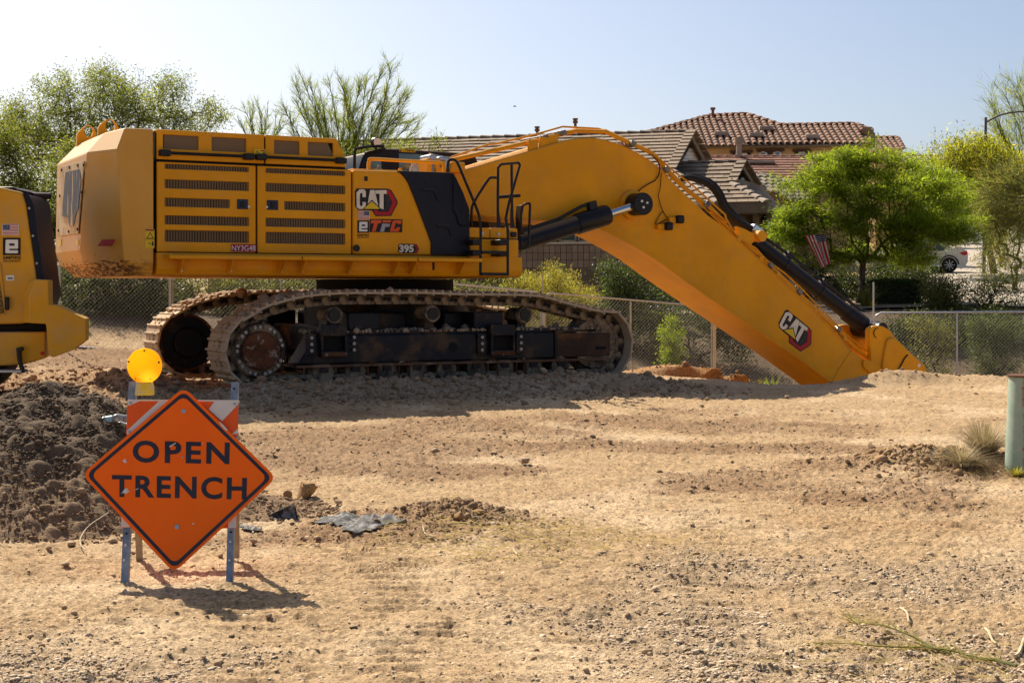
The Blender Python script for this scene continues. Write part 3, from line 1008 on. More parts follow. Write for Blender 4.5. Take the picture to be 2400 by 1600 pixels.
def holed(name, outer, holes, v, th, mat, parent, bevel=.012, slant=None):
    """panel in the side plane with rectangular openings; outer/holes = u0,u1,z0,z1"""
    us = sorted({outer[0], outer[1], *[h[0] for h in holes], *[h[1] for h in holes]})
    zs = sorted({outer[2], outer[3], *[h[2] for h in holes], *[h[3] for h in holes]})
    idx = {}; m = MB()
    def vid(i, j):
        if (i, j) not in idx:
            idx[(i, j)] = len(m.v)
            u, z = us[i], zs[j]
            if slant and i == len(us) - 1: u += slant(z)
            m.v.append((u, v, z))
        return idx[(i, j)]
    for i in range(len(us) - 1):
        for j in range(len(zs) - 1):
            cu, cz = (us[i] + us[i + 1]) / 2, (zs[j] + zs[j + 1]) / 2
            if any(h[0] < cu < h[1] and h[2] < cz < h[3] for h in holes): continue
            m.f.append((vid(i, j), vid(i + 1, j), vid(i + 1, j + 1), vid(i, j + 1)))
    me = bpy.data.meshes.new(name); me.from_pydata(m.v, [], m.f); me.materials.append(mat); me.update()
    bm = bmesh.new(); bm.from_mesh(me)
    bmesh.ops.recalc_face_normals(bm, faces=bm.faces)
    if bm.faces[0].normal.y > 0: bmesh.ops.reverse_faces(bm, faces=bm.faces)
    bm.to_mesh(me); bm.free()
    o = link(name, me, parent)
    s = o.modifiers.new('solid', 'SOLIDIFY'); s.thickness = th; s.offset = -1
    if bevel:
        b = o.modifiers.new('bevel', 'BEVEL'); b.width = bevel; b.segments = 2; b.limit_method = 'ANGLE'; b.angle_limit = R(40)
    return o


def zA(y): return ev('A', 1070, y, SV)[2]


M_GBACK = basic('grille_back', (.085, .058, .032), .8)
M_LATCH = basic('latch_blue', (.022, .035, .075), .4)
slotz = [(zA(542), zA(500)), (zA(712), zA(635)), (zA(872), zA(796)), (zA(1028), zA(950)), (zA(1180), zA(1078))]
uA = lambda x: ev('A', x, 800, SV)[0]
uB = lambda x: ev('B', x, 700, SV)[0]
d1 = (uS + .045, uA(1870) - .008, zb, ev('A', 1400, 497, SV)[2])
h1 = [(uA(1070), uA(1805), a, b) for a, b in slotz]; h1[2] = (uA(1070), uA(1638), *slotz[2])
d2 = (uA(1870) + .018, uB(822) - .008, zb, d1[3])
h2 = [(uB(145), uB(770), a, b) for a, b in slotz]; h2[2] = (uB(292), uB(770), *slotz[2])
for d, h, lx, lc in ((d1, h1, (1700, 1797), 'A'), (d2, h2, (152, 242), 'B')):
    door = holed('service_door', d, h, SV, .05, M_YEL, exc)
    m = MB()
    for (ha, hb, za, zb2) in h:
        nbar = int((hb - ha) / .036)
        for k in range(nbar):
            uu = ha + (k + .5) * (hb - ha) / nbar; m.box(uu - .011, uu + .011, SV + .020, SV + .034, za - .01, zb2 + .01)
    o = m.build('grille_bars', M_GRILL, door, smooth=False); o['kind'] = 'stuff'
    m = MB(); m.poly([(d[0] + .1, SV + .048, d[2] + .1), (d[1] - .05, SV + .048, d[2] + .1), (d[1] - .05, SV + .048, d[3] - .03), (d[0] + .1, SV + .048, d[3] - .03)]); m.build('grille', M_GBACK, door, smooth=False)
    ly = (812, 896) if lc == 'A' else (637, 712)
    a = ev(lc, lx[0], ly[1], SV); b = ev(lc, lx[1], ly[0], SV)
    m = MB(); m.box(a[0], b[0], SV - .012, SV + .01, a[2], b[2]); la = m.build('latch', M_LATCH, door, bevel=.008)
    sg = 1 if lc == 'A' else -1; mid = (a[0] + b[0]) / 2
    m = MB(); m.box(mid - .035, mid + .035, SV - .03, SV - .01, a[2] + .03, b[2] - .03); m.build('latch_handle', M_BLK, la, bevel=.01)
    m = MB(); m.cyl((mid + sg * .085, SV - .018, (a[2] + b[2]) / 2 - .03), (mid + sg * .085, SV - .01, (a[2] + b[2]) / 2 - .03), .016, n=8); m.build('lock', M_WHITE, la)
# upper hood covers with two openings each
zc0, zc1 = ev('A', 1400, 482, SV)[2], zTop
sl = lambda z: np.interp(z, [zmid, zSl, zTop], [uSl, uSl, uTop]) - uSl
for (u0, u1, hs, slant) in ((uS + .045, ev('B', 140, 200, SV)[0] - .01, [('A', 1058, 1368, 240, 368), ('A', 1484, 1785, 262, 385)], None),
                            (ev('B', 140, 200, SV)[0] + .012, uSl, [('B', 215, 413, 157, 268), ('B', 480, 680, 172, 280)], sl)):
    holes = []
    for c_, xa, xb, ya, yb in hs:
        a = ev(c_, xa, yb, SV); b = ev(c_, xb, ya, SV); holes.append((a[0], b[0], round(ev('A', 1058, 366, SV)[2], 4), round(ev('A', 1058, 242, SV)[2], 4)))
    cov = holed('hood_cover', (u0, u1, zc0 + .012, zc1), holes, SV + .015, .06, M_YEL, exc, slant=slant)
    m = MB(); m.poly([(u0 + .1, SV + .045, zc0 + .05), (u1 - .12, SV + .045, zc0 + .05), (u1 - .28, SV + .045, zc1 - .04), (u0 + .1, SV + .045, zc1 - .04)]); m.build('grille', M_GRILL, cov, smooth=False)
for (a, b) in ((ev('A', 1015, 408, SV), ev('A', 1838, 441, SV)), (ev('B', 60, 298, SV), ev('B', 765, 328, SV))):
    zz = (a[2] + b[2]) / 2
    m = MB(); m.tube([(a[0] + .05, SV - .07, zz), (b[0] - .05, SV - .07, zz)], .021, 8)
    hr = m.build('grab_rail', M_BLK, exc)
    for u_ in (a[0], b[0] - .14):
        m = MB(); m.box(u_, u_ + .14, SV - .10, SV + .02, zz - .042, zz + .042); m.build('clamp', M_BLK, hr, bevel=.012)

# ---- front right side: yellow quarter panel, dark panel
uF0 = uB(830); zq = ev('B', 830, 396, SV)[2]; zq2 = zb
prof = [uz('B', x, y, SV) for x, y in ((832, 397), (1610, 418), (1640, 470), (1690, 575), (1740, 705))]
uD = ev('B', 1743, 1000, SV)[0]
m = MB(); m.prism([(uF0, zb)] + prof + [(uD, zb)], SV, -.78)
side = m.build('side_compartment', M_YEL, exc, bevel=.03, seg=3)
dk = [uz('B', x, y, SV) for x, y in ((1165, 405), (1610, 419), (1640, 471), (1690, 576), (1741, 706))]
dk = dk + [(uD + .004, zb + .004), (ev('B', 1440, 1068, SV)[0], zb + .004)] + [uz('B', x, y, SV) for x, y in ((1440, 970), (1372, 785), (1300, 600), (1262, 505), (1230, 455), (1200, 425))]
m = MB(); m.sweep([(u, SV - .004, z) for u, z in dk], (0, -.022, 0)); dkp = m.build('dark_side_panel', M_NAVY, exc, bevel=.01)
rp = [uz('B', x, y, SV) for x, y in ((1612, 424), (1640, 476), (1690, 580), (1738, 708), (1738, 838), (1665, 840), (1648, 815), (1640, 770), (1612, 720))]
m = MB(); m.sweep([(u, SV - .026, z) for u, z in rp], (0, -.03, 0)); m.build('dark_corner_cover', M_NAVY, dkp, bevel=.015)
for pts in (((1372, 545), (1460, 548), (1487, 575), (1510, 640), (1490, 648), (1468, 590), (1448, 568), (1372, 562)), ((1488, 828), (1572, 832), (1597, 860), (1612, 915), (1594, 920), (1578, 870), (1562, 850), (1488, 845))):
    m = MB(); m.sweep([(*uz('B', x, y, SV), 0) and (uz('B', x, y, SV)[0], SV - .026, uz('B', x, y, SV)[1]) for x, y in pts], (0, -.016, 0)); m.build('embossed_rib', M_NAVY, dkp, bevel=.006)
m = MB(); p = ev('B', 857, 1013, SV); m.cyl(p + [0, .01, 0], p + [0, -.012, 0], .05, n=16); m.build('lock', M_BLK, side)
a = ev('B', 920, 484, SV); b = ev('B', 945, 450, SV)
m = MB(); m.box(a[0], b[0], SV - .01, SV + .01, a[2], b[2]); m.build('vent_slot', M_BLK, side)

# ---- main frame below
zf0 = ev('B', 1500, 1243, SV)[2]; uN = ev('B', 2165, 1150, SV)[0]
zs1 = ev('B', 1500, 1075, SV)[2]
prof = [(SV, zs1), (SV, zf0 + .10), (SV + .05, zf0 + .02), (SV + .12, zf0), (1.63, zf0), (1.75, zf0 + .1), (1.75, zs1)]
m = MB(); m.loft([[(u, a, b) for a, b in prof] for u in (uS + .04, uN)])
frm = m.build('main_frame', M_YEL, exc, bevel=.012)
m = MB(); m.box(uS + .07, uN - .02, -1.7, 1.7, zs1 - .01, zb - .004); m.build('deck', M_DARK, exc)
# front tool box with rounded front corner
uT0 = uD + .012; zk = [ev('B', 1900, y, SV)[2] for y in (1248, 1092, 1084, 942, 932, 853)]
def roundbox(u0, u1, z0, z1, nm, v1=-.75, r=.13):
    pl = [(u0, SV + .002), (u1 - r, SV + .002)] + [(u1 - r + r * math.sin(k * math.pi / 8), SV + .002 + r - r * math.cos(k * math.pi / 8)) for k in range(1, 5)] + [(u1, v1), (u0, v1)]
    m = MB(); m.loft([[(a, b, z0) for a, b in pl], [(a, b, z1) for a, b in pl]]); return m.build(nm, M_YEL, exc, bevel=.012)
roundbox(uT0, ev('B', 2158, 1000, SV)[0], zk[2] + .0, zk[3], 'tool_box')
roundbox(uT0, ev('B', 1908, 900, SV)[0], zk[4], zk[5], 'tool_box_lid', r=.01)
roundbox(ev('B', 1916, 900, SV)[0], ev('B', 2150, 900, SV)[0], zk[4], zk[5], 'tool_box_lid')
for x, y in ((1850, 898), (1978, 902)):
    p = ev('B', x, y, SV - .002); m = MB(); m.cyl(p + [0, .02, 0], p + [0, -.008, 0], .024, n=10); lk = m.build('lock', M_GALV, exc)
a = ev('B', 2068, 928, SV); m = MB(); m.box(a[0], a[0] + .09, SV - .05, SV, a[2], a[2] + .08); m.build('latch', M_BLK, exc, bevel=.01)

# ---- catwalk along the side with triangular brackets
WV = -2.08
wz0, wz1 = ev('B', 900, 1113, WV)[2], ev('B', 900, 1083, WV)[2]
for c0, x0, c1, x1 in (('A', 1112, 'B', 428), ('B', 436, 'B', 1340), ('B', 1348, 'B', 1852)):
    a = ev(c0, x0, 1100, WV)[0]; b = ev(c1, x1, 1100, WV)[0]
    m = MB(); m.box(a, b, WV, SV + .01, wz0, wz1); m.build('catwalk', M_YEL, exc, bevel=.006)
for c_, x in (('A', 1180), ('A', 1612), ('A', 2050), ('B', 232), ('B', 402), ('B', 775), ('B', 1130), ('B', 1268), ('B', 1645)):
    u_ = ev(c_, x, 1150 if c_ == 'B' else 1360, SV)[0]
    m = MB(); m.sweep([(u_, SV + .004, wz0 - .002), (u_, WV + .04, wz0 - .002), (u_, SV - .09, wz0 - .18), (u_, SV + .004, wz0 - .18)], (.022, 0, 0)); br_ = m.build('bracket', M_YEL, exc)
    m = MB(); m.cyl((u_ + .05, SV + .01, wz0 - .15), (u_ + .05, SV - .012, wz0 - .15), .02, n=8); m.build('bolt', M_WHITE, br_)
# fuel drain cover on the frame
a = ev('B', 1330, 1185, SV); b = ev('B', 1455, 1125, SV)
m = MB(); m.box(a[0], b[0], SV - .008, SV + .01, a[2], b[2]); cv = m.build('access_cover', M_YEL, exc, bevel=.004)
m = MB(); m.box(b[0] + .004, b[0] + .03, SV - .02, SV + .01, a[2], b[2]); m.build('hinge', M_BLK, cv)

# ---- ladder, hand rails, mirror
def rail(name, pts, v, r=.021, mat=None, sm=True, vs=None, parent=None):
    P = [ev(c_, x, y, (vs[i] if vs else v)) for i, (c_, x, y) in enumerate(pts)]
    m = MB(); m.tube(smooth_path(P, 4) if sm else P, r, 7); return m.build(name, mat or M_BLK, parent or exc)
LV = -2.02
lad = rail('ladder', [('B', 1835, 1217), ('B', 1836, 1000), ('B', 1836, 850), ('B', 1822, 750), ('B', 1780, 640), ('B', 1700, 450), ('B', 1655, 345), ('B', 1625, 318), ('B', 1595, 318), ('B', 1580, 345), ('B', 1578, 415)], LV, vs=[LV] * 5 + [-1.95, -1.85, -1.8, -1.78, -1.76, -1.76])
rail('stile', [('B', 2050, 1217), ('B', 2050, 1000), ('B', 2050, 870), ('B', 2034, 780), ('B', 2060, 655), ('B', 2145, 360), ('B', 2135, 341), ('B', 1995, 354), ('B', 1974, 380), ('B', 1972, 600), ('B', 1972, 850)], LV, sm=False, parent=lad)
for y in (1217, 1045): 
    m = MB(); a = ev('B', 1836, y, LV); b = ev('B', 2050, y, LV); m.box(a[0], b[0], LV - .05, LV + .05, a[2] - .022, a[2] + .022); m.build('rung', M_BLK, lad, bevel=.006)
for x, y in ((1800, 966), (1800, 1050), (2012, 968), (2012, 1057)):
    a = ev('B', x, y, LV); m = MB(); m.box(a[0] - .06, a[0] + .09, LV - .02, SV + .01, a[2] - .04, a[2] + .04); m.build('mount', M_BLK, lad, bevel=.01)
rail('hand_rail', [('B', 1972, 460), ('B', 1925, 458), ('B', 1900, 470), ('B', 1845, 550), ('B', 1795, 632), ('B', 1768, 690), ('B', 1764, 770), ('B', 1764, 850)], -1.55)
rail('hand_rail', [('B', 2080, 352), ('B', 2082, 600), ('B', 2086, 855)], -1.6, sm=False)
rail('hand_rail', [('B', 1980, 612), ('B', 2060, 605), ('B', 2145, 600)], -1.75, r=.026, sm=False)
for x in (1978, 2085):
    m = MB(); m.sweep([ev('B', a, b, -1.62) for a, b in ((x - 12, 700), (x + 2, 700), (x + 22, 850), (x - 12, 855))], (0, .02, 0)); m.build('rail_gusset', M_BLK, exc)
m = MB(); m.sweep([ev('B', x, y, -1.6) for x, y in ((2158, 672), (2180, 676), (2166, 760), (2166, 840), (2180, 905), (2158, 905), (2150, 840), (2150, 740))], (.03, .22, 0)); mir = m.build('mirror', M_BLK, exc, bevel=.01)
rail('mirror_arm', [('B', 2175, 672), ('B', 2195, 664), ('B', 2224, 668), ('B', 2222, 760), ('B', 2218, 900), ('B', 2214, 985), ('B', 2190, 1012), ('B', 2120, 1022), ('B', 2020, 1016)], -1.6, r=.02, parent=mir)

# ---- deck on top: yellow rail, filler caps, valve
rail('deck_rail', [('B', 955, 405), ('B', 953, 355), ('B', 962, 325), ('B', 985, 312), ('B', 1250, 327), ('B', 1515, 341), ('B', 1543, 358), ('B', 1548, 415)], -1.2, r=.028, mat=M_YEL)
a = ev('B', 832, 380, -1.3)[0]; b = ev('B', 1225, 380, -1.3)[0]; zt2 = side.data.vertices[1].co.z if False else prof[0][1]
zdk = zq
m = MB(); m.box(a, b, -1.3, -.9, zdk - .02, zdk + .06); m.build('step_plate', M_YEL, exc, bevel=.01)
for x, r_ in ((1312, .07), (1200, .04), (1060, .03)):
    p = ev('B', x, 395, -1.1); m = MB(); m.cyl((p[0], -1.1, zdk - .02), (p[0], -1.1, zdk + .14 * r_ / .07), r_, n=14); m.cyl((p[0], -1.1, zdk + .1 * r_ / .07), (p[0], -1.1, zdk + .19 * r_ / .07), r_ * .8, r_ * .5, n=14); m.build('filler_cap', M_GALV if r_ > .05 else M_YEL, exc)

# ---- cab on the far side
CV = .62
cabp = [uz('B', x, y, CV) for x, y in ((880, 395), (905, 310), (925, 262), (1078, 228), (1170, 230), (1700, 262), (1800, 285), (1850, 420))]
zfl = zs1
m = MB(); m.prism([(cabp[0][0], zfl)] + cabp + [(cabp[-1][0] + .25, zfl)], CV, 1.72)
cab = m.build('cab', M_NAVY, exc, bevel=.04, seg=3)
t = NT('cab_glass'); M_GLASS = t.done(t.mix(t.ramp(t.noise(1.2, 3, .5), .4, .6), (.03, .055, .06), (.10, .16, .16)), .06, 0, .9)
q = [ev('B', x, y, CV - .004) for x, y in ((1188, 268), (1500, 280), (1640, 300), (1700, 420), (1192, 410))]
m = MB(); m.sweep(q, (0, -.012, 0)); m.build('window', M_GLASS, cab, bevel=.004)
q = [ev('B', x, y, CV - .004) for x, y in ((940, 315), (1050, 303), (1055, 400), (930, 400))]
m = MB(); m.sweep(q, (0, -.012, 0)); m.build('window', M_GLASS, cab, bevel=.004)
q = [ev('B', x, y, CV) for x, y in ((915, 258), (1068, 222), (1072, 238), (920, 276))]
m = MB(); m.sweep(q, (0, -.12, 0)); m.build('roof_visor', M_NAVY, cab, bevel=.02)
rail('guard_rail', [('B', 842, 395), ('B', 843, 300), ('B', 848, 245), ('B', 870, 228), ('B', 990, 210), ('B', 1075, 213)], CV - .1, r=.025, parent=cab)
p = ev('B', 1022, 182, CV - .1)
m = MB(); m.cyl(p + [-.02, .07, 0], p + [.0, .0, 0], .085, n=18); wl_ = m.build('work_lamp', M_BLK, cab)
m = MB(); m.cyl(p + [.0, .0, 0], p + [.002, -.012, 0], .072, n=18); m.build('lens', M_WHITE, wl_)
m = MB(); m.cyl(p + [0, .05, -.05], p + [0, .05, -.14], .02, n=8); m.build('lamp_stem', M_BLK, wl_)

# ---- boom
BV = -.55; BT = 1.1
top = [uz('E', x, y, BV) for x, y in ((-320, 520), (-120, 468), (0, 430), (300, 345), (600, 255), (720, 224), (830, 207), (950, 206), (1060, 226), (1200, 272), (1340, 338), (1450, 402), (1545, 475), (1700, 640), (2000, 920))]
top += [uz('F', x, y, BV) for x, y in ((330, 270), (700, 610), (1000, 890), (1310, 1215), (1420, 1310), (1520, 1420), (1640, 1560))]
bot = [uz('F', x, y, BV) for x, y in ((1500, 1720), (1150, 1462), (850, 1245), (500, 1010), (250, 840), (0, 668))]
bot += [uz('E', x, y, BV) for x, y in ((1500, 1312), (1320, 1205), (1180, 1130), (1080, 1080), (980, 1035), (860, 1002), (600, 975), (300, 958), (0, 935), (-250, 905))]
bot += [uz('B', x, y, BV) for x, y in ((1640, 800), (1600, 640), (1590, 520))]
m = MB(); m.prism(top + bot, BV, BV + BT)
boom = m.build('boom', M_YEL, exc, bevel=.02, seg=2)
# raised edge flanges on the side plate
def strip(pts2, v, w, th, nm, mat, parent):
    m = MB(); P = [np.array([p[0], v, p[1]]) for p in pts2]
    rings = []
    for i, p in enumerate(P):
        tn = P[min(i + 1, len(P) - 1)] - P[max(i - 1, 0)]; tn /= np.linalg.norm(tn); nn = np.array([-tn[2], 0, tn[0]])
        rings.append([p - nn * w, p + nn * w, p + nn * w + [0, th, 0], p - nn * w + [0, th, 0]])
    m.loft(rings); return m.build(nm, mat, parent)
strip([uz('E', x, y, BV) for x, y in ((1060, 236), (1200, 282), (1340, 350), (1450, 414), (1545, 487))] + [uz('F', x, y, BV) for x, y in ((60, 20), (330, 285), (700, 625), (1000, 905), (1300, 1222))], BV - .012, .006, .02, 'weld_seam', M_YEL, boom)
strip([uz('F', x, y, BV) for x, y in ((1150, 1440), (1180, 1380), (1290, 1215))], BV - .01, .005, .02, 'weld_seam', M_YEL, boom)
# nose boss plate
np_ = rounded([uz('M8', x, y, BV) for x, y in ((935, 1010), (960, 950), (1110, 1000), (1420, 1230), (1500, 1380), (1250, 1400), (1100, 1240), (950, 1100))], .05, 3)
m = MB(); m.sweep([(p[0], BV - .045, p[1]) for p in np_], (0, .05, 0)); m.build('nose_boss', M_YEL, boom, bevel=.01)
# bottom plate lip
strip([uz('F', x, y, BV) for x, y in ((1150, 1462), (850, 1245), (500, 1010), (250, 840), (0, 668))] + [uz('E', x, y, BV) for x, y in ((1500, 1312), (1320, 1205), (1180, 1130), (1080, 1080), (980, 1035))], BV - .02, .012, .06, 'bottom_lip', M_YEL, boom)

M_CLAMP = basic('clamp_steel', (.20, .19, .17), .5, .4, .2, 20)
# hydraulic pipes over the boom
def pipe(nm, pts, v, r, mat, parent, dv=None):
    P = [ev(c_, x, y, v if dv is None else v + dv[i]) for i, (c_, x, y) in enumerate(pts)]
    m = MB(); m.tube(P, r, 8); return m.build(nm, mat, parent)
run = [('B', 1560, 330), ('E', -60, 345), ('E', 200, 285), ('E', 480, 222), ('E', 640, 178), ('E', 780, 145), ('E', 1050, 152), ('E', 1130, 190), ('E', 1290, 262), ('E', 1430, 325), ('E', 1500, 370), ('E', 1600, 490), ('E', 1800, 690), ('E', 2010, 850), ('E', 2156, 985),
       ('F', 215, 165), ('F', 420, 340), ('F', 640, 545), ('F', 860, 755), ('F', 1150, 1030), ('F', 1250, 1130), ('F', 1350, 1220), ('F', 1480, 1310), ('F', 1570, 1390), ('F', 1640, 1480)]
for k, v_ in enumerate((-.38, -.22, -.06, .12, .28)):
    pipe('hydraulic_pipe', [(c_, x + k * 2, y - (k % 2) * 6) for c_, x, y in run], v_, .034, M_YEL, boom)
run2 = [('B', 1600, 300), ('B', 1900, 195), ('E', 40, 265), ('E', 400, 180), ('E', 660, 106), ('E', 990, 124), ('E', 1060, 150)]
pipe('grease_line', run2, -.3, .016, M_YEL, boom)
run3 = [('E', 1500, 360), ('E', 1700, 530), ('E', 1850, 640), ('E', 2156, 915), ('F', 330, 200), ('F', 420, 350), ('F', 560, 430), ('F', 640, 520), ('F', 780, 620), ('F', 900, 730), ('F', 1250, 1090), ('F', 1400, 1210), ('F', 1560, 1320), ('F', 1610, 1390)]
pipe('grease_line', run3, -.42, .016, M_YEL, boom)
for c_, x, y, ang in (('E', 500, 205, -.3), ('E', 660, 165, -.25), ('E', 1300, 262, .5), ('E', 1985, 815, .75), ('E', 1610, 500, .8), ('F', 670, 560, .72), ('F', 890, 765, .72), ('F', 1190, 1050, .72), ('F', 180, 95, .72)):
    p = ev(c_, x, y, -.4); ca, sa = math.cos(-ang), math.sin(-ang)
    m = MB(); m.obox(p + [0, .35, 0], np.array([ca, 0, sa]) * .05, np.array([0, .40, 0]), np.array([-sa, 0, ca]) * .043); m.build('pipe_clamp', M_CLAMP, boom, bevel=.006)
for x, y in ((390, 278), (495, 255), (575, 235)):
    p = ev('E', x, y, -.48); m = MB(); m.box(p[0] - .085, p[0] + .085, -.5, -.44, p[2] - .09, p[2] + .09); m.build('pipe_bracket', M_YEL, boom, bevel=.01)
for x, y in ((430, 355), (600, 500), (730, 620), (1010, 905), (1240, 1105)):
    p = ev('F', x, y, -.48); m = MB(); m.box(p[0] - .04, p[0] + .04, -.5, -.2, p[2] - .08, p[2] + .02); m.build('pipe_bracket', M_YEL, boom, bevel=.006)
# front face valve block near the boom foot
for x, y, w_, h_, mt in ((1470, 360, .16, .16, M_YEL), (1530, 335, .10, .12, M_GALV), (1445, 340, .06, .2, M_GALV), (1640, 370, .12, .10, M_YEL)):
    p = ev('B', x, y, -.55); m = MB(); m.box(p[0] - w_, p[0] + w_, -.65, -.25, p[2] - h_, p[2] + h_ * .6); m.build('valve_block', mt, boom, bevel=.02)
for k in range(4):
    pipe('hose', [('B', 1430 + k * 14, 275 + 6 * k), ('B', 1470 + k * 20, 288 + k * 3), ('B', 1520 + k * 16, 310 + k * 4), ('B', 1545 + k * 18, 345)], -.5 + .1 * k, .022, M_YEL if k == 0 else M_GALV, boom)

# wiring and lamps on the boom side
pipe('cable', smooth_pts if False else [('E', 1345, 715), ('E', 1385, 672), ('E', 1450, 632), ('E', 1510, 602), ('E', 1540, 560), ('E', 1555, 510), ('E', 1552, 460), ('E', 1530, 410), ('E', 1480, 370), ('E', 1455, 362)], BV - .03, .010, M_RUBBER, boom)
cb = pipe('cable', [('E', 1568, 530), ('E', 1560, 660), ('E', 1540, 740), ('E', 1560, 825), ('E', 1582, 880), ('E', 1610, 930), ('E', 1640, 948), ('E', 1670, 940)], BV - .03, .007, M_RUBBER, boom)
pipe('cable', [('E', 1582, 880), ('E', 1545, 930), ('E', 1515, 985), ('E', 1520, 1010), ('E', 1560, 990), ('E', 1600, 965), ('E', 1640, 950)], BV - .03, .007, M_RUBBER, boom)
for x, y in ((1697, 960), (1593, 1022)):
    p = ev('E', x, y, BV); m = MB(); m.box(p[0] - .06, p[0] + .075, BV - .18, BV - .06, p[2] - .07, p[2] + .07); lm = m.build('work_lamp', M_BLK, boom, bevel=.03)
    m = MB(); m.box(p[0] - .18, p[0] - .05, BV - .10, BV, p[2] - .05, p[2] + .03); m.build('lamp_bracket', M_YEL, lm)

# ---- boom cylinders
def cylinder(v_, nm):
    root = None
    pe = ev('E', 1365, 818, -.80); pb = ev('E', 330, 1150, -.80); d = pe - pb; L = np.linalg.norm(d); d /= L
    pe = pe.copy(); pe[1] = v_; pb = pb.copy(); pb[1] = v_
    gl = pb + d * (np.linalg.norm(ev('E', 1075, 915, -.80) - ev('E', 330, 1150, -.80)))
    m = MB(); m.tube([pb - d * .5, pb - d * .2, gl - d * .02], [.13, .148, .148], 24); bar = m.build('boom_cylinder', M_NAVY, exc)
    m = MB(); m.tube([gl - d * .62, gl - d * .6, gl - d * .05, gl], [.158, .170, .170, .155], 24); m.build('gland', M_BLK, bar)
    m = MB(); m.tube([gl - d * 1.75, gl - d * 1.70], [.158, .158], 20); m.build('band', M_BLK, bar)
    m = MB(); m.cyl(gl - d * .01, pe, .066, n=20); m.build('rod', M_CHROME, bar)
    m = MB(); m.cyl(pe + [0, -.14, 0], pe + [0, .16, 0], .185, n=26); eye = m.build('rod_eye', M_BLK, bar, bevel=.015)
    for k in range(3):
        a = 2 * math.pi * k / 3 + .3; q_ = pe + np.array([.06 * math.cos(a), -.14, .06 * math.sin(a)])
        m = MB(); m.cyl(q_, q_ + [0, -.018, 0], .021, n=8); m.build('bolt', M_WHITE, eye)
    m = MB(); s_ = np.array([-d[2], 0, d[0]])
    m.tube(smooth_path([gl - d * .28 + s_ * .25, gl - d * .45 + s_ * .25, gl - d * .75 + s_ * .20, gl - d * 1.0 + s_ * .17, gl - d * 1.8 + s_ * .17, gl - d * 2.3 + s_ * .15]), .028, 7); m.obox(gl - d * .25 + s_ * .20, d * .07, np.array([0, .06, 0]), s_ * .08); m.build('oil_pipe', M_BLK, bar)
    return bar
cylinder(-.80, 'near'); cylinder(.80, 'far')
m = MB(); p = ev('E', 1365, 818, -.80); m.cyl((p[0], -.65, p[2]), (p[0], .65, p[2]), .24, n=26); m.build('pin_boss', M_YEL, boom, bevel=.015)

# ---- stick cylinder on top of the boom
a = ev('F', 500, 342, 0.0); b = ev('F', 1425, 1050, 0.0); d = (b - a) / np.linalg.norm(b - a); L = np.linalg.norm(b - a); s_ = np.array([-d[2], 0, d[0]])
m = MB(); m.tube([a - d * .1, a + d * .2, a + d * .3, a + d * (L * .93)], [.09, .12, .138, .138], 22); sc = m.build('stick_cylinder', M_NAVY, exc)
m = MB(); m.tube([a + d * L * .80, a + d * L * .81, a + d * L * .95], [.145, .165, .165], 22); m.build('gland', M_NAVY, sc)
m = MB(); m.cyl(a + d * L * .9, b, .1, n=18); m.build('rod', M_BLK, sc)
m = MB(); m.cyl(b + [0, -.37, 0], b + [0, .37, 0], .135, n=20); m.build('rod_eye', M_BLK, sc)
m = MB(); m.tube([a + d * .3 + s_ * .18, a + d * .9 + s_ * .205, a + d * 1.8 + s_ * .205, a + d * 2.7 + s_ * .205, a + d * (L * .88) + s_ * .20, a + d * (L * .92) + s_ * .24], .03, 8); m.build('oil_pipe', M_BLK, sc)
for k in (.28, .57):
    m = MB(); m.tube([a + d * L * k, a + d * (L * k + .05)], [.148, .148], 22); m.obox(a + d * (L * k + .02) + s_ * .19, d * .06, np.array([0, .07, 0]), s_ * .05); m.build('pipe_clamp', M_BLK, sc)
m = MB(); q = [uz('F', x, y, -.3) for x, y in ((395, 262), (470, 290), (515, 318), (530, 350), (520, 385), (500, 410), (470, 400), (420, 350))]
for vv in (.28, -.38):
    m = MB(); m.prism(q, vv, vv + .1); lug = m.build('cylinder_lug', M_YEL, boom, bevel=.01)
m = MB(); m.cyl(a + [0, -.42, 0], a + [0, .42, 0], .10, n=20); m.build('pin', M_YEL, lug, bevel=.01)
m = MB(); m.obox(ev('F', 552, 295, -.1), d * .12, np.array([0, .12, 0]), s_ * .07); m.obox(ev('F', 560, 340, -.1), d * .07, np.array([0, .1, 0]), s_ * .1); m.build('fitting', M_CHROME, sc, bevel=.02)
# big black hoses arching from the boom to the cylinder
for k, off in enumerate((0, 1)):
    P = [ev('E', *p_, -.15 + .25 * k) for p_ in ((1760 + 30 * k, 585 - 18 * k), (1830 + 30 * k, 575 - 15 * k), (1930, 600 - 18 * k), (2020 + 14 * k, 650 - 22 * k), (2090 + 18 * k, 740 - 25 * k), (2130 + 22 * k, 830 - 20 * k))] + [ev('F', *p_, -.15 + .25 * k) for p_ in ((350 + 25 * k, 165 - 10 * k), (430 + 20 * k, 225), (530, 285))]
    m = MB(); m.tube(smooth_path(P, 4), .058, 10); m.build('hose', M_RUBBER, boom)

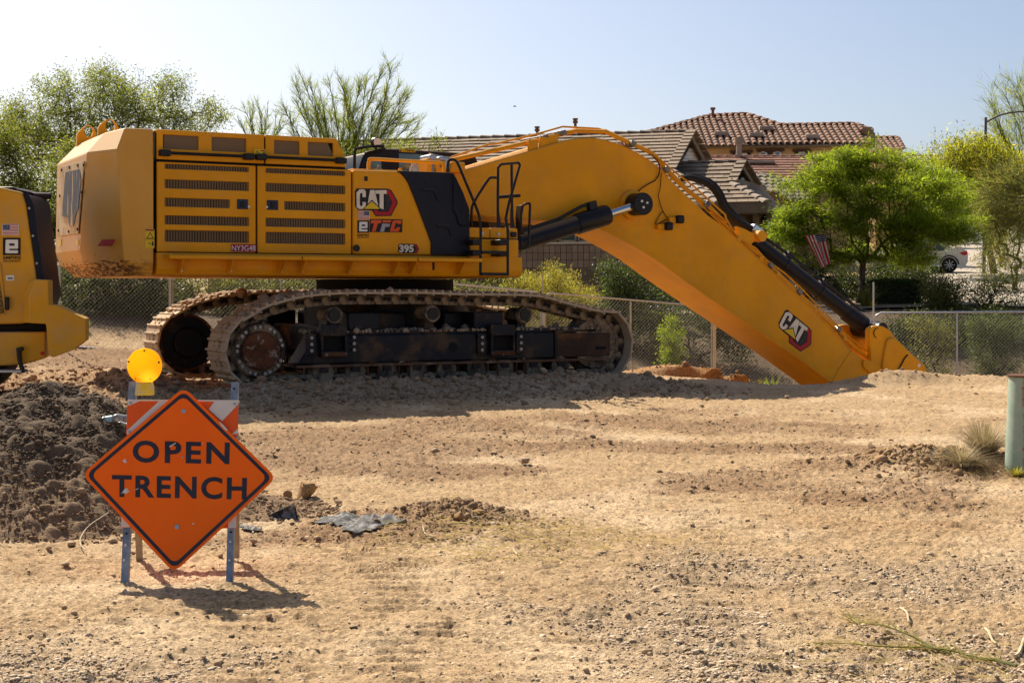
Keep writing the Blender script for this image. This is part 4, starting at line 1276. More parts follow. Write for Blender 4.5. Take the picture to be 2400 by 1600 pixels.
# ---- stick tail sticking out of the trench
st_o = [uz('M8', x, y, -.5) for x, y in ((1075, 440), (1095, 385), (1150, 345), (1240, 335), (1330, 350), (1420, 395), (1490, 460), (1545, 545), (1800, 800), (2040, 1010), (2110, 1090), (2160, 1290), (2100, 1600), (1500, 2100), (1180, 1900), (1120, 1000), (1085, 700))]
stick = None
for vv in (-.5, .38):
    m = MB(); m.prism(st_o, vv, vv + .12)
    if stick is None: stick = m.build('stick', M_YEL, exc, bevel=.012)
    else: m.build('side_plate', M_YEL, stick, bevel=.012)
inner = [uz('M8', x, y, -.5) for x, y in ((1400, 575), (1480, 545), (1545, 570), (1790, 815), (2030, 1020), (2090, 1100), (2135, 1290), (2100, 1600), (1500, 2050), (1250, 1850), (1300, 1000), (1360, 650))]
m = MB(); m.prism(inner, -.545, .545); m.build('stick_box', M_YEL, stick, bevel=.03, seg=3)
m = MB(); p = ev('M8', 1220, 470, -.5); m.cyl(p + [0, -.03, 0], p + [0, .10, 0], .085, n=20); pn = m.build('pin', M_YEL, stick, bevel=.008)
m = MB(); pts_ = []
for k in range(9):
    a_ = R(60 + k * 25); pts_.append(p + np.array([.085 * math.cos(a_), -.006, .085 * math.sin(a_)]))
m.tube(pts_, .01, 5); m.build('pin_groove', M_BLK, stick)
m = MB(); p = ev('M8', 1985, 1065, -.55); m.cyl(p + [0, .02, 0], p + [0, -.01, 0], .035, n=10); m.build('grease_port', M_WHITE, stick)
P = [ev('M8', x, y, -.56) for x, y in ((1790, 870), (1730, 930), (1680, 1030), (1630, 1115), (1570, 1210))]
m = MB(); m.tube(P, .012, 6); m.build('grease_line', M_BLK, stick)

# ---- slew ring and car body
m = MB(); m.tube([(0, 0, zf0 - .30), (0, 0, zf0 - .02)], 1.06, 40); m.build('slew_ring', M_DARK, exc)
m = MB(); m.tube([(0, 0, .75), (0, 0, zf0 - .29)], 1.25, 30); m.box(-1.3, 1.3, -1.5, 1.5, .45, .85); m.box(-.9, -.3, -1.5, 1.5, .5, 1.05); m.box(.3, .9, -1.5, 1.5, .5, 1.05); m.build('car_body', M_FRAME, exc, bevel=.03)

# ================================================================== TRACKS
TW = .80; TG = 1.75                 # shoe width, half gauge
sprk = np.array([-2.68, .555]); idl = np.array([2.62, .56])   # wheel centres (u, local z)
RS, RI = .515, .555                 # outer radius of the shoe path round the wheels
pathc = []
for k in range(13):                 # round the sprocket, bottom to top
    a = R(-90 - k * 15.5); pathc.append(sprk + RS * np.array([math.cos(a), math.sin(a)]))
tp = [uz('C', x, y, -2.12) for x, y in ((1130, 320), (1480, 215), (1850, 176), (2300, 172))] + [uz('D', x, y, -2.12) for x, y in ((350, 165), (700, 178), (1050, 182), (1380, 196), (1640, 262), (1920, 330))]
pathc = pathc[:-1] + [np.array(p) for p in tp]
for k in range(11):
    a = R(62 - k * 15.2); pathc.append(idl + RI * np.array([math.cos(a), math.sin(a)]))
pathc = [np.array(p) for p in pathc]
loop = smooth_path(pathc + [pathc[0]], 10)
loop = np.array(loop); seg = np.linalg.norm(np.diff(loop, axis=0), axis=1); cum = np.concatenate([[0], np.cumsum(seg)])
NS = int(round(cum[-1] / .262)); 


def along(s):
    s = s % cum[-1]; i = np.searchsorted(cum, s) - 1; i = max(0, min(i, len(seg) - 1))
    f = (s - cum[i]) / seg[i]; return loop[i] * (1 - f) + loop[i + 1] * f


PITCH = cum[-1] / NS
# unit shoe: x along track, z outward, y across
m = MB(); hw = TW / 2
m.box(-PITCH * .5 + .006, PITCH * .5 - .006, -hw, hw, -.03, 0)
for x in (-PITCH * .5 + .03, PITCH * .16):
    m.loft([[(x - .018, -hw, 0), (x + .022, -hw, 0), (x + .012, -hw, .032), (x - .010, -hw, .032)], [(x - .018, hw, 0), (x + .022, hw, 0), (x + .012, hw, .032), (x - .010, hw, .032)]])
m.loft([[(PITCH * .5 - .012, -hw, -.03), (PITCH * .5 + .035, -hw, -.055), (PITCH * .5 + .04, -hw, -.04), (PITCH * .5 - .006, -hw, 0)], [(PITCH * .5 - .012, hw, -.03), (PITCH * .5 + .035, hw, -.055), (PITCH * .5 + .04, hw, -.04), (PITCH * .5 - .006, hw, 0)]])
for y in (-.12, .12):
    for x in (-.04, .01): m.box(x - .012, x + .012, y - .02, y + .02, 0, .018)
me_shoe = bpy.data.meshes.new('track_shoe'); me_shoe.from_pydata(m.v, [], m.f); finish(me_shoe, M_SHOE, smooth=False)
# unit link pair: plates below the shoe with pin bosses
me_links = []
for y in (-.16, .16):
    m = MB()
    st = [( -PITCH * .52, -.06), (-PITCH * .40, -.03), (PITCH * .40, -.03), (PITCH * .52, -.07), (PITCH * .54, -.13), (PITCH * .42, -.175), (-PITCH * .40, -.175), (-PITCH * .52, -.14)]
    sy = -1 if y < 0 else 1
    m.loft([[(a, y - .03, b) for a, b in st], [(a, y + .03, b) for a, b in st]])
    m.cyl((-PITCH * .36, y - .045, -.105), (-PITCH * .36, y + .045, -.105), .052, n=12)
    me_link = bpy.data.meshes.new('link'); me_link.from_pydata(m.v, [], m.f); finish(me_link, M_TRACK, smooth=False); me_links.append(me_link)
# dark window between links
m = MB()
for y in (-.195, .195):
    for x in (.02, PITCH * .30): m.cyl((x, y - .004, -.10), (x, y + .004, -.10), .028, n=10)
me_hole = bpy.data.meshes.new('link_hole'); me_hole.from_pydata(m.v, [], m.f); finish(me_hole, M_DARK, smooth=False)


def make_track(v0, sgn):
    tr = empty('track', (0, v0, 0)); tr.parent = exc
    for k in range(NS):
        p = along((k + .5) * PITCH); a_, b_ = along(k * PITCH), along((k + 1) * PITCH); d = b_ - a_
        # loop runs bottom -> sprocket -> top -> idler: outward is to the left of travel
        ang = math.atan2(d[1], d[0])
        for nm, me_ in (('track_shoe', me_shoe), ('link', me_links[0]), ('link', me_links[1]), ('link_hole', me_hole)):
            o = link(nm, me_, tr); o.location = (p[0], 0, p[1]); o.rotation_euler = (0, -ang, 0)
            if nm == 'link_hole': o['kind'] = 'stuff'
    fo = -.235 * sgn     # outer face direction
    # frame beam
    uL, zL = uz('C', 1560, 505, -1.98); zTp = uz('D', 1000, 525, -1.98)[1]; zBt = uz('D', 1000, 775, -1.98)[1]; uRr = uz('D', 2022, 640, -1.98)[0]; u3 = uz('D', 1525, 600, -1.98)[0]
    y0, y1 = -.23, .25
    m = MB(); m.prism([(uL - .12, zBt), (uL + .08, zTp - .10), (uL + .12, zTp - .02), (uL + .2, zTp), (u3, zTp), (u3, zBt)], y0, y1); fr = m.build('track_frame', M_FRAME, tr, bevel=.035, seg=3)
    m = MB(); m.prism([(u3 + .004, zBt + .02), (u3 + .004, zTp - .025), (uRr - .02, zTp - .03), (uRr, zTp - .06), (uRr - .01, zBt + .02)], y0 + .02, y1 - .02); m.build('idler_yoke', basic('rusty_yoke', (.06, .032, .020), .7, .1, .3, 3, bump=.2, dirt=(.16, .075, .030), dirt_amt=(.5, .62), dscale=1.6), fr, bevel=.02)
    m = MB(); m.box(uL - .15, uRr - .05, y0 - .04, y1 + .04, zBt - .035, zBt - .002); m.build('rock_guard', basic('rusty_edge', (.13, .065, .035), .7, .1, .3, 4, dirt=(.30, .20, .13), dirt_amt=(.5, .65)), fr)
    m = MB(); m.box(u3 - .02, u3 + .02, y0 - .02, y0 + .1, zBt + .004, zTp + .02); m.build('joint_rib', M_FRAME, fr)
    m = MB(); m.box(uL + .1, uRr - .55, y0 + .05, y1 - .05, zTp + .0, zTp + .05); m.box(u3 + .02, u3 + .72, y0 + .03, y1 - .05, zTp - .01, zTp + .025); m.build('frame_top', M_FRAME, fr)
    # step boxes
    for c_, xa, xb, ya, yb in (('C', 1690, 1930, 470, 765), ('D', 945, 1160, 455, 730)):
        a = ev(c_, xa, yb, -2.06); b = ev(c_, xb, ya, -2.06); w_ = .035
        m = MB(); f0, f1 = y0 - .11, y0 - .002
        m.box(a[0], b[0], f0, f1, a[2], a[2] + .07); m.box(a[0], b[0], f0, f1, b[2] - .16, b[2]); m.box(a[0], a[0] + w_, f0, f1, a[2] + .07, b[2] - .16); m.box(b[0] - w_, b[0], f0, f1, a[2] + .07, b[2] - .16)
        sb = m.build('step', M_FRAME, fr, bevel=.008)
        m = MB(); m.box(a[0] + .02, b[0] - .02, y0 - .008, y0 - .001, a[2] + .05, b[2] - .1); m.build('step_recess', M_DARK, sb)
        m = MB(); m.box(a[0] + .01, b[0] - .01, f0 - .012, f0 + .02, a[2] + .0, a[2] + .05); m.build('step_bar', M_HUB, sb)
        for sx in (-1, 1):
            uu = (a[0] - .12) if sx < 0 else (b[0] + .12)
            zz0 = a[2] + .02; zz1 = b[2] - .12
            if sx < 0 or c_ == 'D':
                m = MB(); m.box(min(uu - .07, uu + .07), max(uu - .07, uu + .07), y0 - .05, y0 - .001, zz0, zz1); m.build('bolt_plate', M_FRAME, sb, bevel=.006)
            for k in range(3):
                zb_ = zz0 + .06 + k * (zz1 - zz0 - .12) / 2
                m = MB(); m.cyl((uu, y0 - .03, zb_), (uu, y0 - .07, zb_), .024, n=8); m.build('bolt', M_BOLT, sb)
    a = ev('D', 612, 660, -1.98); m = MB(); m.cyl((a[0], y0 - .002, a[2]), (a[0], y0 + .02, a[2]), .08, n=6); m.build('frame_hole', M_DARK, fr)
    a = ev('D', 1932, 665, -1.98); m = MB(); m.box(a[0] - .09, a[0] + .09, y0 + .012, y0 + .02, a[2] - .022, a[2] + .022); m.build('frame_slot', M_DARK, fr)
    # wheels
    m = MB(); ring = []
    nt = 26
    prof = []
    for k in range(nt * 4):
        r_ = (.41, .41, .355, .355)[k % 4]; a_ = 2 * math.pi * k / (nt * 4); prof.append((sprk[0] + r_ * math.cos(a_), sprk[1] + r_ * math.sin(a_)))
    m.prism(prof, -.05, .05); spr = m.build('sprocket', M_TRACK, tr)
    m = MB(); m.tube([(sprk[0], fo * .2, sprk[1]), (sprk[0], fo * 1.0, sprk[1]), (sprk[0], fo * 1.15, sprk[1])], [.385, .375, .35], 36); m.build('final_drive', M_TRACK, spr)
    m = MB(); m.tube([(sprk[0], fo * 1.1, sprk[1]), (sprk[0], fo * 1.42, sprk[1]), (sprk[0], fo * 1.5, sprk[1])], [.268, .262, .238], 36); hub = m.build('hub', M_HUB, spr)
    for k in range(28):
        a_ = 2 * math.pi * k / 28; q_ = (sprk[0] + .318 * math.cos(a_), fo * 1.1, sprk[1] + .318 * math.sin(a_)); q2 = (q_[0], fo * 1.24, q_[2])
        m = MB(); m.cyl(q_, q2, .024, n=8); m.build('bolt', M_BOLT if k % 3 else M_TRACK, spr)
    if True:   # inner side of the wheel: dished web with a rim
        m = MB(); m.tube([(sprk[0], -fo * .3, sprk[1]), (sprk[0], -fo * .9, sprk[1])], [.44, .42], 36); m.tube([(sprk[0], -fo * .9, sprk[1]), (sprk[0], -fo * 1.3, sprk[1])], [.25, .22], 30); m.build('inner_web', M_FRAME, spr, bevel=.012)
        m = MB(); m.tube([(sprk[0] + .425 * math.cos(a_), -fo * .95, sprk[1] + .425 * math.sin(a_)) for a_ in np.linspace(0, 2 * math.pi, 40)], .02, 6); m.build('inner_rim', M_HUB, spr)
    m = MB()
    m.tube([(idl[0], -.20, idl[1]), (idl[0], -.10, idl[1]), (idl[0], -.06, idl[1]), (idl[0], .06, idl[1]), (idl[0], .10, idl[1]), (idl[0], .20, idl[1])], [.37, .385, .43, .43, .385, .37], 40); iw = m.build('idler', M_TRACK, tr)
    m = MB(); m.tube([(idl[0], fo * .45, idl[1]), (idl[0], fo * .6, idl[1])], [.30, .27], 30); m.build('idler_web', M_HUB, iw)
    for c_, x, y in (('C', 1815, 385), ('D', 430, 360), ('D', 1250, 370)):
        a = ev(c_, x, y, -1.95)
        m = MB(); m.tube([(a[0], -.22, a[2]), (a[0], -.16, a[2]), (a[0], -.15, a[2]), (a[0], .2, a[2])], [.118, .135, .105, .105], 22); cr = m.build('carrier_roller', M_TRACK, tr)
        m = MB(); m.tube([(a[0], -.235, a[2]), (a[0], -.22, a[2])], [.085, .09], 20); m.build('roller_cap', M_BLK, cr)
        m = MB(); m.box(a[0] - .07, a[0] + .07, -.1, .2, zTp, a[2] - .03); m.build('roller_stand', M_FRAME, cr)
    for k in range(9):
        uu = -1.75 + k * .47
        m = MB(); m.tube([(uu, -.21, .235), (uu, -.13, .235), (uu, -.12, .235), (uu, .12, .235), (uu, .13, .235), (uu, .21, .235)], [.15, .15, .12, .12, .15, .15], 18); rl = m.build('track_roller', M_TRACK, tr)
        m = MB(); m.box(uu - .06, uu + .06, -.24, -.215, .235, zBt - .036); m.build('roller_bracket', M_FRAME, rl)
        if k in (1, 2, 5, 6):
            m = MB(); x0_ = uu + .17; m.tube([(x0_, -.25, .12), (x0_, -.25, .33), (x0_ + .03, -.25, .36), (x0_ + .13, -.25, .36), (x0_ + .16, -.25, .33), (x0_ + .16, -.25, .12)], .014, 6); m.build('guard_loop', M_HUB, rl)
    # brackets between frame and chain
    for c_, x in (('C', 2105), ('D', 945)):
        a = ev(c_, x, 420, -1.95); m = MB(); m.box(a[0] - .24, a[0] + .24, -.15, .2, zTp + .05, zTp + .30); m.build('mud_plate', M_FRAME, fr, bevel=.02)
    # caked mud on the beam
    n = 1500; X_ = rng.uniform(uL + .05, uRr - .1, n); Yv = rng.uniform(y0 + .03, y1 - .05, n); s2 = np.exp(rng.normal(np.log(.020), .5, n))
    Z_ = zTp + .03 + s2 * .2
    V, Fc = scatter(np.column_stack([X_, Yv, Z_]), s2, [rock_shape(k + 120, 1) for k in range(3)], 9)
    o = link('caked_mud', np_mesh('caked_mud', V, Fc, M_MUD), tr); o['kind'] = 'stuff'
    # dirt on the shoes of the top run
    n = 260; S_ = rng.uniform(0, 1, n); P_ = []
    for s in S_:
        uu = -2.9 + s * 5.2
        k = np.argmin(np.abs(loop[:, 0] - uu) + (loop[:, 1] < .7) * 10); P_.append((loop[k, 0], rng.uniform(-.38, .36), loop[k, 1] + .012))
    s2 = np.exp(rng.normal(np.log(.022), .45, n)) * (1 + 1.2 * (S_ < .22))
    V, Fc = scatter(np.array(P_), s2, [rock_shape(k + 130, 1) for k in range(3)], 10)
    o = link('track_dirt', np_mesh('track_dirt', V, Fc, M_MUD), tr); o['kind'] = 'stuff'
    return tr


make_track(-TG, 1)
make_track(TG, -1)

# ================================================================== LETTERING AND EMBLEMS
_txt = {}


def text_shape(body, bold=.0, space=1.0, shear=0.0):
    key = (body, bold, space, shear)
    if key not in _txt:
        cu = bpy.data.curves.new('lettering', 'FONT'); cu.body = body; cu.offset = bold; cu.space_character = space; cu.shear = shear
        cu.resolution_u = 4; cu.fill_mode = 'FRONT'
        o = bpy.data.objects.new('lettering', cu); COL.objects.link(o)
        dg = bpy.context.evaluated_depsgraph_get(); me = bpy.data.meshes.new_from_object(o.evaluated_get(dg))
        V = np.array([v.co[:] for v in me.vertices]); Fs = [tuple(p.vertices) for p in me.polygons]
        bpy.data.objects.remove(o); bpy.data.curves.remove(cu); bpy.data.meshes.remove(me)
        lo, hi = V[:, :2].min(0), V[:, :2].max(0)
        _txt[key] = ((V[:, :2] - lo) / (hi - lo), Fs)
    return _txt[key]


def text_on(name, body, quad, mat, parent, bold=.0, space=1.0, shear=0.0):
    """quad = TL, TR, BR, BL points in the parent's space"""
    uv, Fs = text_shape(body, bold, space, shear)
    TL, TR, BR, BL = [np.asarray(p, float) for p in quad]
    P = [(1 - v) * ((1 - u) * BL + u * BR) + v * ((1 - u) * TL + u * TR) for u, v in uv]
    me = bpy.data.meshes.new(name); me.from_pydata([tuple(p) for p in P], [], Fs); me.materials.append(mat); me.update()
    return link(name, me, parent)


def flat(name, c, pts, fn, mat, parent, e):
    m = MB(); m.poly([fn(c, x, y, e) for x, y in pts]); return m.build(name, mat, parent, smooth=False)


def flag_decal(c, x0, x1, y0, y1, fn, parent, e):
    root = flat('flag_sticker', c, ((x0, y0), (x1, y0), (x1, y1), (x0, y1)), fn, M_WHITE, parent, e)
    px_ = (x1 - x0) * .03; x0, x1, y0, y1 = x0 + px_, x1 - px_, y0 + px_, y1 - px_
    h = (y1 - y0) / 13
    m = MB()
    for k in range(0, 13, 2):
        m.poly([fn(c, *p, e + .002) for p in ((x0, y0 + k * h), (x1, y0 + k * h), (x1, y0 + (k + 1) * h), (x0, y0 + (k + 1) * h))])
    s = m.build('stripes', M_RED, root, smooth=False); s['kind'] = 'stuff'
    cx0, cx1 = (x0, x0 + (x1 - x0) * .46) if c == 'H' else (x1 - (x1 - x0) * .5, x1)
    flat('canton', c, ((cx0, y0), (cx1, y0), (cx1, y0 + 7 * h), (cx0, y0 + 7 * h)), fn, M_CANTON, root, e + .004)
    m = MB()
    for i in range(5):
        for j in range(4):
            a, b = cx0 + (i + .5) * (cx1 - cx0) / 5, y0 + (j + .5) * 7 * h / 4; r_ = h * .35
            m.poly([fn(c, a + r_ * math.cos(t_), b + r_ * math.sin(t_), e + .006) for t_ in (.5, 1.8, 3.1, 4.4, 5.6)])
    s = m.build('stars', M_WHITE, root, smooth=False); s['kind'] = 'stuff'
    return root


def e_logo(c, x0, x1, y0, y1, fn, parent, e):
    bgd = flat('emblem', c, ((x0, y0), (x1, y0), (x1, y1), (x0, y1)), fn, M_BLACKD, parent, e)
    w, h = x1 - x0, y1 - y0
    pts = [(.16, .14), (.20, .11), (.84, .11), (.86, .14), (.86, .60), (.83, .63), (.36, .63), (.36, .72), (.84, .72), (.86, .75), (.86, .86), (.83, .89), (.18, .89), (.14, .85)]
    flat('letter', c, [(x0 + a * w, y0 + b * h) for a, b in pts], fn, M_WHITE, bgd, e + .003)
    flat('letter_counter', c, [(x0 + a * w, y0 + b * h) for a, b in ((.36, .33), (.66, .33), (.66, .46), (.36, .46))], fn, M_BLACKD, bgd, e + .005)
    return bgd


M_CANTON = basic('canton_blue', (.030, .035, .11), .5)
M_ORANGE_D = basic('orange_decal', (.72, .10, .02), .45)
M_GREY_D = basic('grey_decal', (.36, .36, .42), .45)
M_MAROON = basic('maroon_decal', (.30, .012, .040), .45)
M_CREAM = basic('cream_letter', (.74, .67, .55), .45)
M_GDARK = basic('dotted_grey', (.035, .033, .036), .5)


def sidep(c, x, y, e): return ev(c, x, y, SV - e)


def logo(c, mp, fn, parent, e):
    def F_(n, pts, mat, k): return flat(n, c, [mp(x, y) for x, y in pts], fn, mat, root if n != 'emblem' else parent, e + k)
    root = flat('emblem', c, [mp(x, y) for x, y in ((846, 566), (862, 543), (1104, 546), (1134, 557), (1182, 642), (1182, 664), (1132, 760), (1010, 762), (981, 718), (874, 714), (848, 684))], fn, M_BLACKD, parent, e)
    F_('red_hexagon', ((1088, 556), (1128, 562), (1174, 646), (1174, 662), (1128, 752), (1014, 754), (990, 716), (1020, 712), (1034, 728), (1108, 728), (1142, 656), (1110, 590), (1088, 588)), M_RED, .003)
    F_('dotted_field', ((1088, 592), (1106, 594), (1136, 656), (1104, 722), (1040, 722), (1064, 710), (1088, 704)), M_GDARK, .003)
    F_('letter', ((884, 550), (918, 550), (932, 565), (932, 612), (906, 612), (906, 585), (900, 578), (890, 580), (885, 592), (885, 672), (890, 682), (900, 682), (906, 674), (906, 650), (932, 650), (932, 690), (918, 706), (880, 706), (860, 690), (858, 575)), M_CREAM, .005)
    F_('letter', ((942, 690), (966, 556), (1002, 556), (1032, 690)), M_CREAM, .005)
    F_('letter', ((1006, 557), (1096, 557), (1095, 586), (1072, 586), (1072, 708), (1040, 700), (1040, 586), (1010, 586)), M_CREAM, .005)
    F_('triangle_border', ((902, 711), (980, 632), (1060, 711)), M_BLACKD, .007)
    F_('triangle', ((918, 704), (980, 644), (1044, 704)), M_YDEC, .009)
    return root


logo('B', lambda x, y: (x, y), sidep, side, .006)
logo('F', lambda x, y: (800 + (x - 862) * .70 - (y - 550) * .415, 905 + (x - 862) * .562 + (y - 550) * .785), lambda c, x, y, e: ev(c, x, y, BV - e), boom, .006)
flag_decal('B', 874, 962, 720, 787, sidep, side, .006)
e_logo('B', 866, 958, 795, 893, sidep, side, .006)
def quad(c, x0, y0, x1, y1, fn, e): return [fn(c, x0, y0, e), fn(c, x1, y0, e), fn(c, x1, y1, e), fn(c, x0, y1, e)]
text_on('lettering', 'EMPIRE', quad('B', 866, 903, 959, 919, sidep, .006), M_BLACKD, side, .02)
text_on('lettering', 'MACHINERY', quad('B', 866, 923, 959, 936, sidep, .006), M_BLACKD, side)
tf = flat('emblem', 'B', ((963, 784), (1221, 786), (1219, 889), (961, 887)), sidep, M_BLACKD, side, .006)
for pts, mat in ((((976, 792), (1058, 792), (1050, 818), (1028, 818), (1008, 882), (978, 882), (998, 818), (968, 818)), M_ORANGE_D), (((1066, 793), (1134, 793), (1128, 812), (1062, 812)), M_ORANGE_D), (((1062, 820), (1124, 822), (1116, 846), (1086, 846), (1074, 884), (1044, 884)), M_GREY_D),
                 (((1152, 794), (1212, 794), (1214, 800), (1208, 824), (1182, 824), (1184, 816), (1168, 816), (1154, 860), (1172, 860), (1176, 848), (1202, 848), (1194, 878), (1186, 884), (1124, 884), (1122, 876), (1142, 804)), M_ORANGE_D)):
    flat('letter', 'B', pts, sidep, mat, tf, .009)
em = flat('emblem', 'B', ((1188, 990), (1198, 979), (1312, 980), (1332, 982), (1353, 1018), (1332, 1055), (1196, 1052), (1187, 1040)), sidep, M_BLACKD, side, .006)
flat('red_hexagon', 'B', ((1312, 986), (1330, 987), (1348, 1018), (1329, 1050), (1312, 1050), (1336, 1018)), sidep, M_RED, em, .008)
text_on('lettering', '395', quad('B', 1195, 986, 1310, 1048, sidep, .010), M_CREAM, em, .045)
ny = flat('number_sticker', 'A', ((1648, 1203), (1868, 1205), (1868, 1272), (1648, 1268)), sidep, M_MAROON, exc, .006)
text_on('lettering', 'NY3G48', quad('A', 1655, 1214, 1862, 1262, sidep, .009), M_WHITE, ny)
ws = flat('warning_sticker', 'A', ((1850, 371), (1950, 374), (1950, 428), (1850, 424)), sidep, M_YDEC, exc, .004)
flat('warning_triangle', 'A', ((1858, 418), (1878, 382), (1897, 420)), sidep, M_BLACKD, ws, .006)
flat('warning_triangle_fill', 'A', ((1866, 414), (1878, 391), (1889, 415)), sidep, M_YDEC, ws, .008)
flat('warning_bar', 'A', ((1905, 380), (1945, 382), (1945, 392), (1905, 390)), sidep, M_MAROON, ws, .006)
flat('warning_figure', 'A', ((1932, 396), (1942, 396), (1944, 420), (1930, 420)), sidep, M_BLACKD, ws, .006)
ws = flat('warning_sticker', 'A', ((897, 1070), (978, 1073), (978, 1238), (897, 1234)), sidep, M_YDEC, cw, .006)
flat('warning_bar', 'A', ((899, 1072), (976, 1075), (976, 1088), (899, 1085)), sidep, M_MAROON, ws, .008)
flat('warning_triangle', 'A', ((908, 1152), (940, 1096), (974, 1154)), sidep, M_BLACKD, ws, .008)
flat('warning_triangle_fill', 'A', ((918, 1147), (940, 1108), (964, 1148)), sidep, M_YDEC, ws, .010)
flat('warning_line', 'A', ((899, 1156), (976, 1158), (976, 1162), (899, 1160)), sidep, M_BLACKD, ws, .008)
flat('warning_figure', 'A', ((956, 1180), (968, 1180), (972, 1215), (954, 1215)), sidep, M_BLACKD, ws, .008)
flat('warning_arrow', 'A', ((922, 1196), (932, 1190), (932, 1194), (946, 1194), (946, 1200), (932, 1200), (932, 1204)), sidep, M_BLACKD, ws, .008)
pl = flat('number_plate', 'B', ((1198, 234), (1322, 238), (1322, 260), (1198, 256)), lambda c, x, y, e: ev(c, x, y, CV - e), M_YDEC, cab, .004)
text_on('lettering', 'E179845', quad('B', 1202, 239, 1318, 256, lambda c, x, y, e: ev(c, x, y, CV - e), .008), M_BLACKD, pl, .02)

# ================================================================== SECOND MACHINE AT THE LEFT EDGE
D0 = 17.6
mo = np.array([-6.3, D0, ground_z(-6.3, D0)])
mac = empty('construction_machine', tuple(mo), 0, 'rear of a yellow construction machine cut off by the left edge', 'machine')
M_YEL2 = dusty_paint('machine_yellow', (.66, .32, .010), .42, base=.10)
M_BLUE = dusty_paint('machine_dark_grille', (.007, .011, .026), .5, up=.12, base=.0, streak=.02)


def hm(c, x, y, dep): return at(c, x, y, dep) - mo


def hside(c, x, y, e): return hm(c, x, y, D0 - e)


far = 1.75
sidep_ = [hm('H', x, y, D0) for x, y in ((-420, 60), (0, 117), (160, 152), (186, 235), (262, 765), (240, 960), (170, 1080), (-420, 1095))]
m = MB(); m.sweep(sidep_, (-.40, far, 0)); body = m.build('body', M_YEL2, mac, bevel=.05, seg=3)
near = [hm('H', x, y, D0 - .004) for x, y in ((166, 158), (190, 235), (266, 765), (280, 860), (295, 945))]
nearo = [hm('H', x, y, D0 - .004) for x, y in ((205, 168), (238, 245), (312, 765), (330, 860), (340, 950))]
faro = [hm('H', x, y, D0 + far - .3) for x, y in ((325, 200), (352, 240), (422, 800), (437, 870), (402, 945))]
body.modifiers['bevel'].width = .03
m = MB(); m.loft([near, nearo, faro, [p + np.array([-.25, .12, 0]) for p in faro]], caps=False, closed=False)
m.poly([p for p in near] [::-1] + [np.array(p) + [0, .3, 0] for p in near])
rg = m.build('rear_grille', M_BLUE, mac, smooth=True, angle=45)
m = MB(); m.poly([near[0], nearo[0], faro[0], faro[0] + np.array([-.4, 0, 0.02])]); m.build('grille_top', M_BLUE, mac)
for x, y in ((208, 266), (234, 461), (262, 655)):
    p = hm('H', x, y, D0 - .01); m = MB(); m.cyl(p, p + [0, -.012, 0], .016, n=8); m.build('bolt', M_BOLT, rg)
m = MB(); m.tube([hm('H', 222, 178, D0 + .9), hm('H', 345, 180, D0 + 1.4)], .045, 8); m.build('rear_bar', M_BLUE, mac)
m = MB(); m.sweep([hm('H', x, y, D0 + .4) for x, y in ((-60, 112), (95, 112), (128, 140), (-60, 140))], (0, .8, 0)); m.build('roof_hatch', M_BLUE, mac, bevel=.03)
# rear counterweight arm
br_ = [hm('H', x, y, D0 - .32) for x, y in ((204, 870), (246, 766), (340, 771), (343, 945), (405, 951), (605, 1046), (605, 1200), (515, 1268), (372, 1320), (345, 1302), (325, 1082), (204, 1076))]
m = MB(); m.sweep(br_, (-.12, .55, 0)); m.build('rear_counterweight', M_YEL2, mac, bevel=.012, seg=2)
m = MB(); m.loft([[hm('H', x, y, D0 - .31) for x, y in ((204, 872), (246, 768), (246, 1000), (204, 1074))], [hm('H', x, y, D0 + .02) for x, y in ((163, 850), (190, 800), (190, 1000), (163, 1075))]]); m.build('counterweight_fillet', M_YEL2, mac)
# lower box, gap and step
lb = [hm('H', x, y, D0 + .02) for x, y in ((-420, 1142), (322, 1137), (322, 1325), (165, 1370), (-420, 1400))]
m = MB(); m.sweep(lb, (-.28, 1.2, 0)); m.build('lower_box', M_YEL2, mac, bevel=.02)
m = MB(); m.sweep([hm('H', x, y, D0 + .15) for x, y in ((-420, 1090), (318, 1082), (318, 1140), (-420, 1145))], (0, 1.0, 0)); m.build('frame_gap', M_DARK, mac)
m = MB(); m.sweep([hm('H', x, y, D0 - .08) for x, y in ((112, 1250), (158, 1243), (160, 1268), (143, 1280), (150, 1360), (165, 1400), (165, 1430), (148, 1430), (128, 1370), (116, 1310))], (0, .06, 0)); stp = m.build('step_hanger', M_BLK, mac, bevel=.008)
m = MB(); a = hm('H', -300, 1408, D0 - .1); b = hm('H', 150, 1428, D0 - .1); m.box(a[0], b[0], a[1], a[1] + .25, b[2], a[2]); m.build('step', M_GALV, mac, bevel=.006)
m = MB(); p = hm('H', 302, 1290, D0 + .02); m.cyl(p, p + [0, -.015, 0], .025, n=8); m.build('plug', M_RED, mac)
# door with perforated vent
m = MB(); m.sweep(rounded([hm('H', x, y, D0 - .002) for x, y in ((-300, 560), (5, 640), (48, 1020), (-300, 1020))], .05, 3), (0, -.015, 0)); dr = m.build('service_door', M_YEL2, mac, bevel=.006)
t = NT('perforated_vent'); vo = t.n('ShaderNodeTexVoronoi', feature='F1'); vo.inputs['Scale'].default_value = 38; t.l(t.coord(), vo.inputs['Vector'])
M_PERF = t.done(t.mix(t.ramp(vo.outputs['Distance'], .3, .5), (.008, .007, .006), (.20, .11, .01)), .7)
m = MB(); m.sweep([hm('H', x, y, D0 - .017) for x, y in ((-300, 700), (-5, 760), (32, 1010), (-300, 1010))], (0, -.004, 0)); m.build('vent', M_PERF, dr)
m = MB(); a = hm('H', 38, 985, D0 - .02); m.box(a[0], a[0] + .05, a[1] - .04, a[1], a[2], a[2] + .16); m.build('latch', M_BLK, dr, bevel=.01)
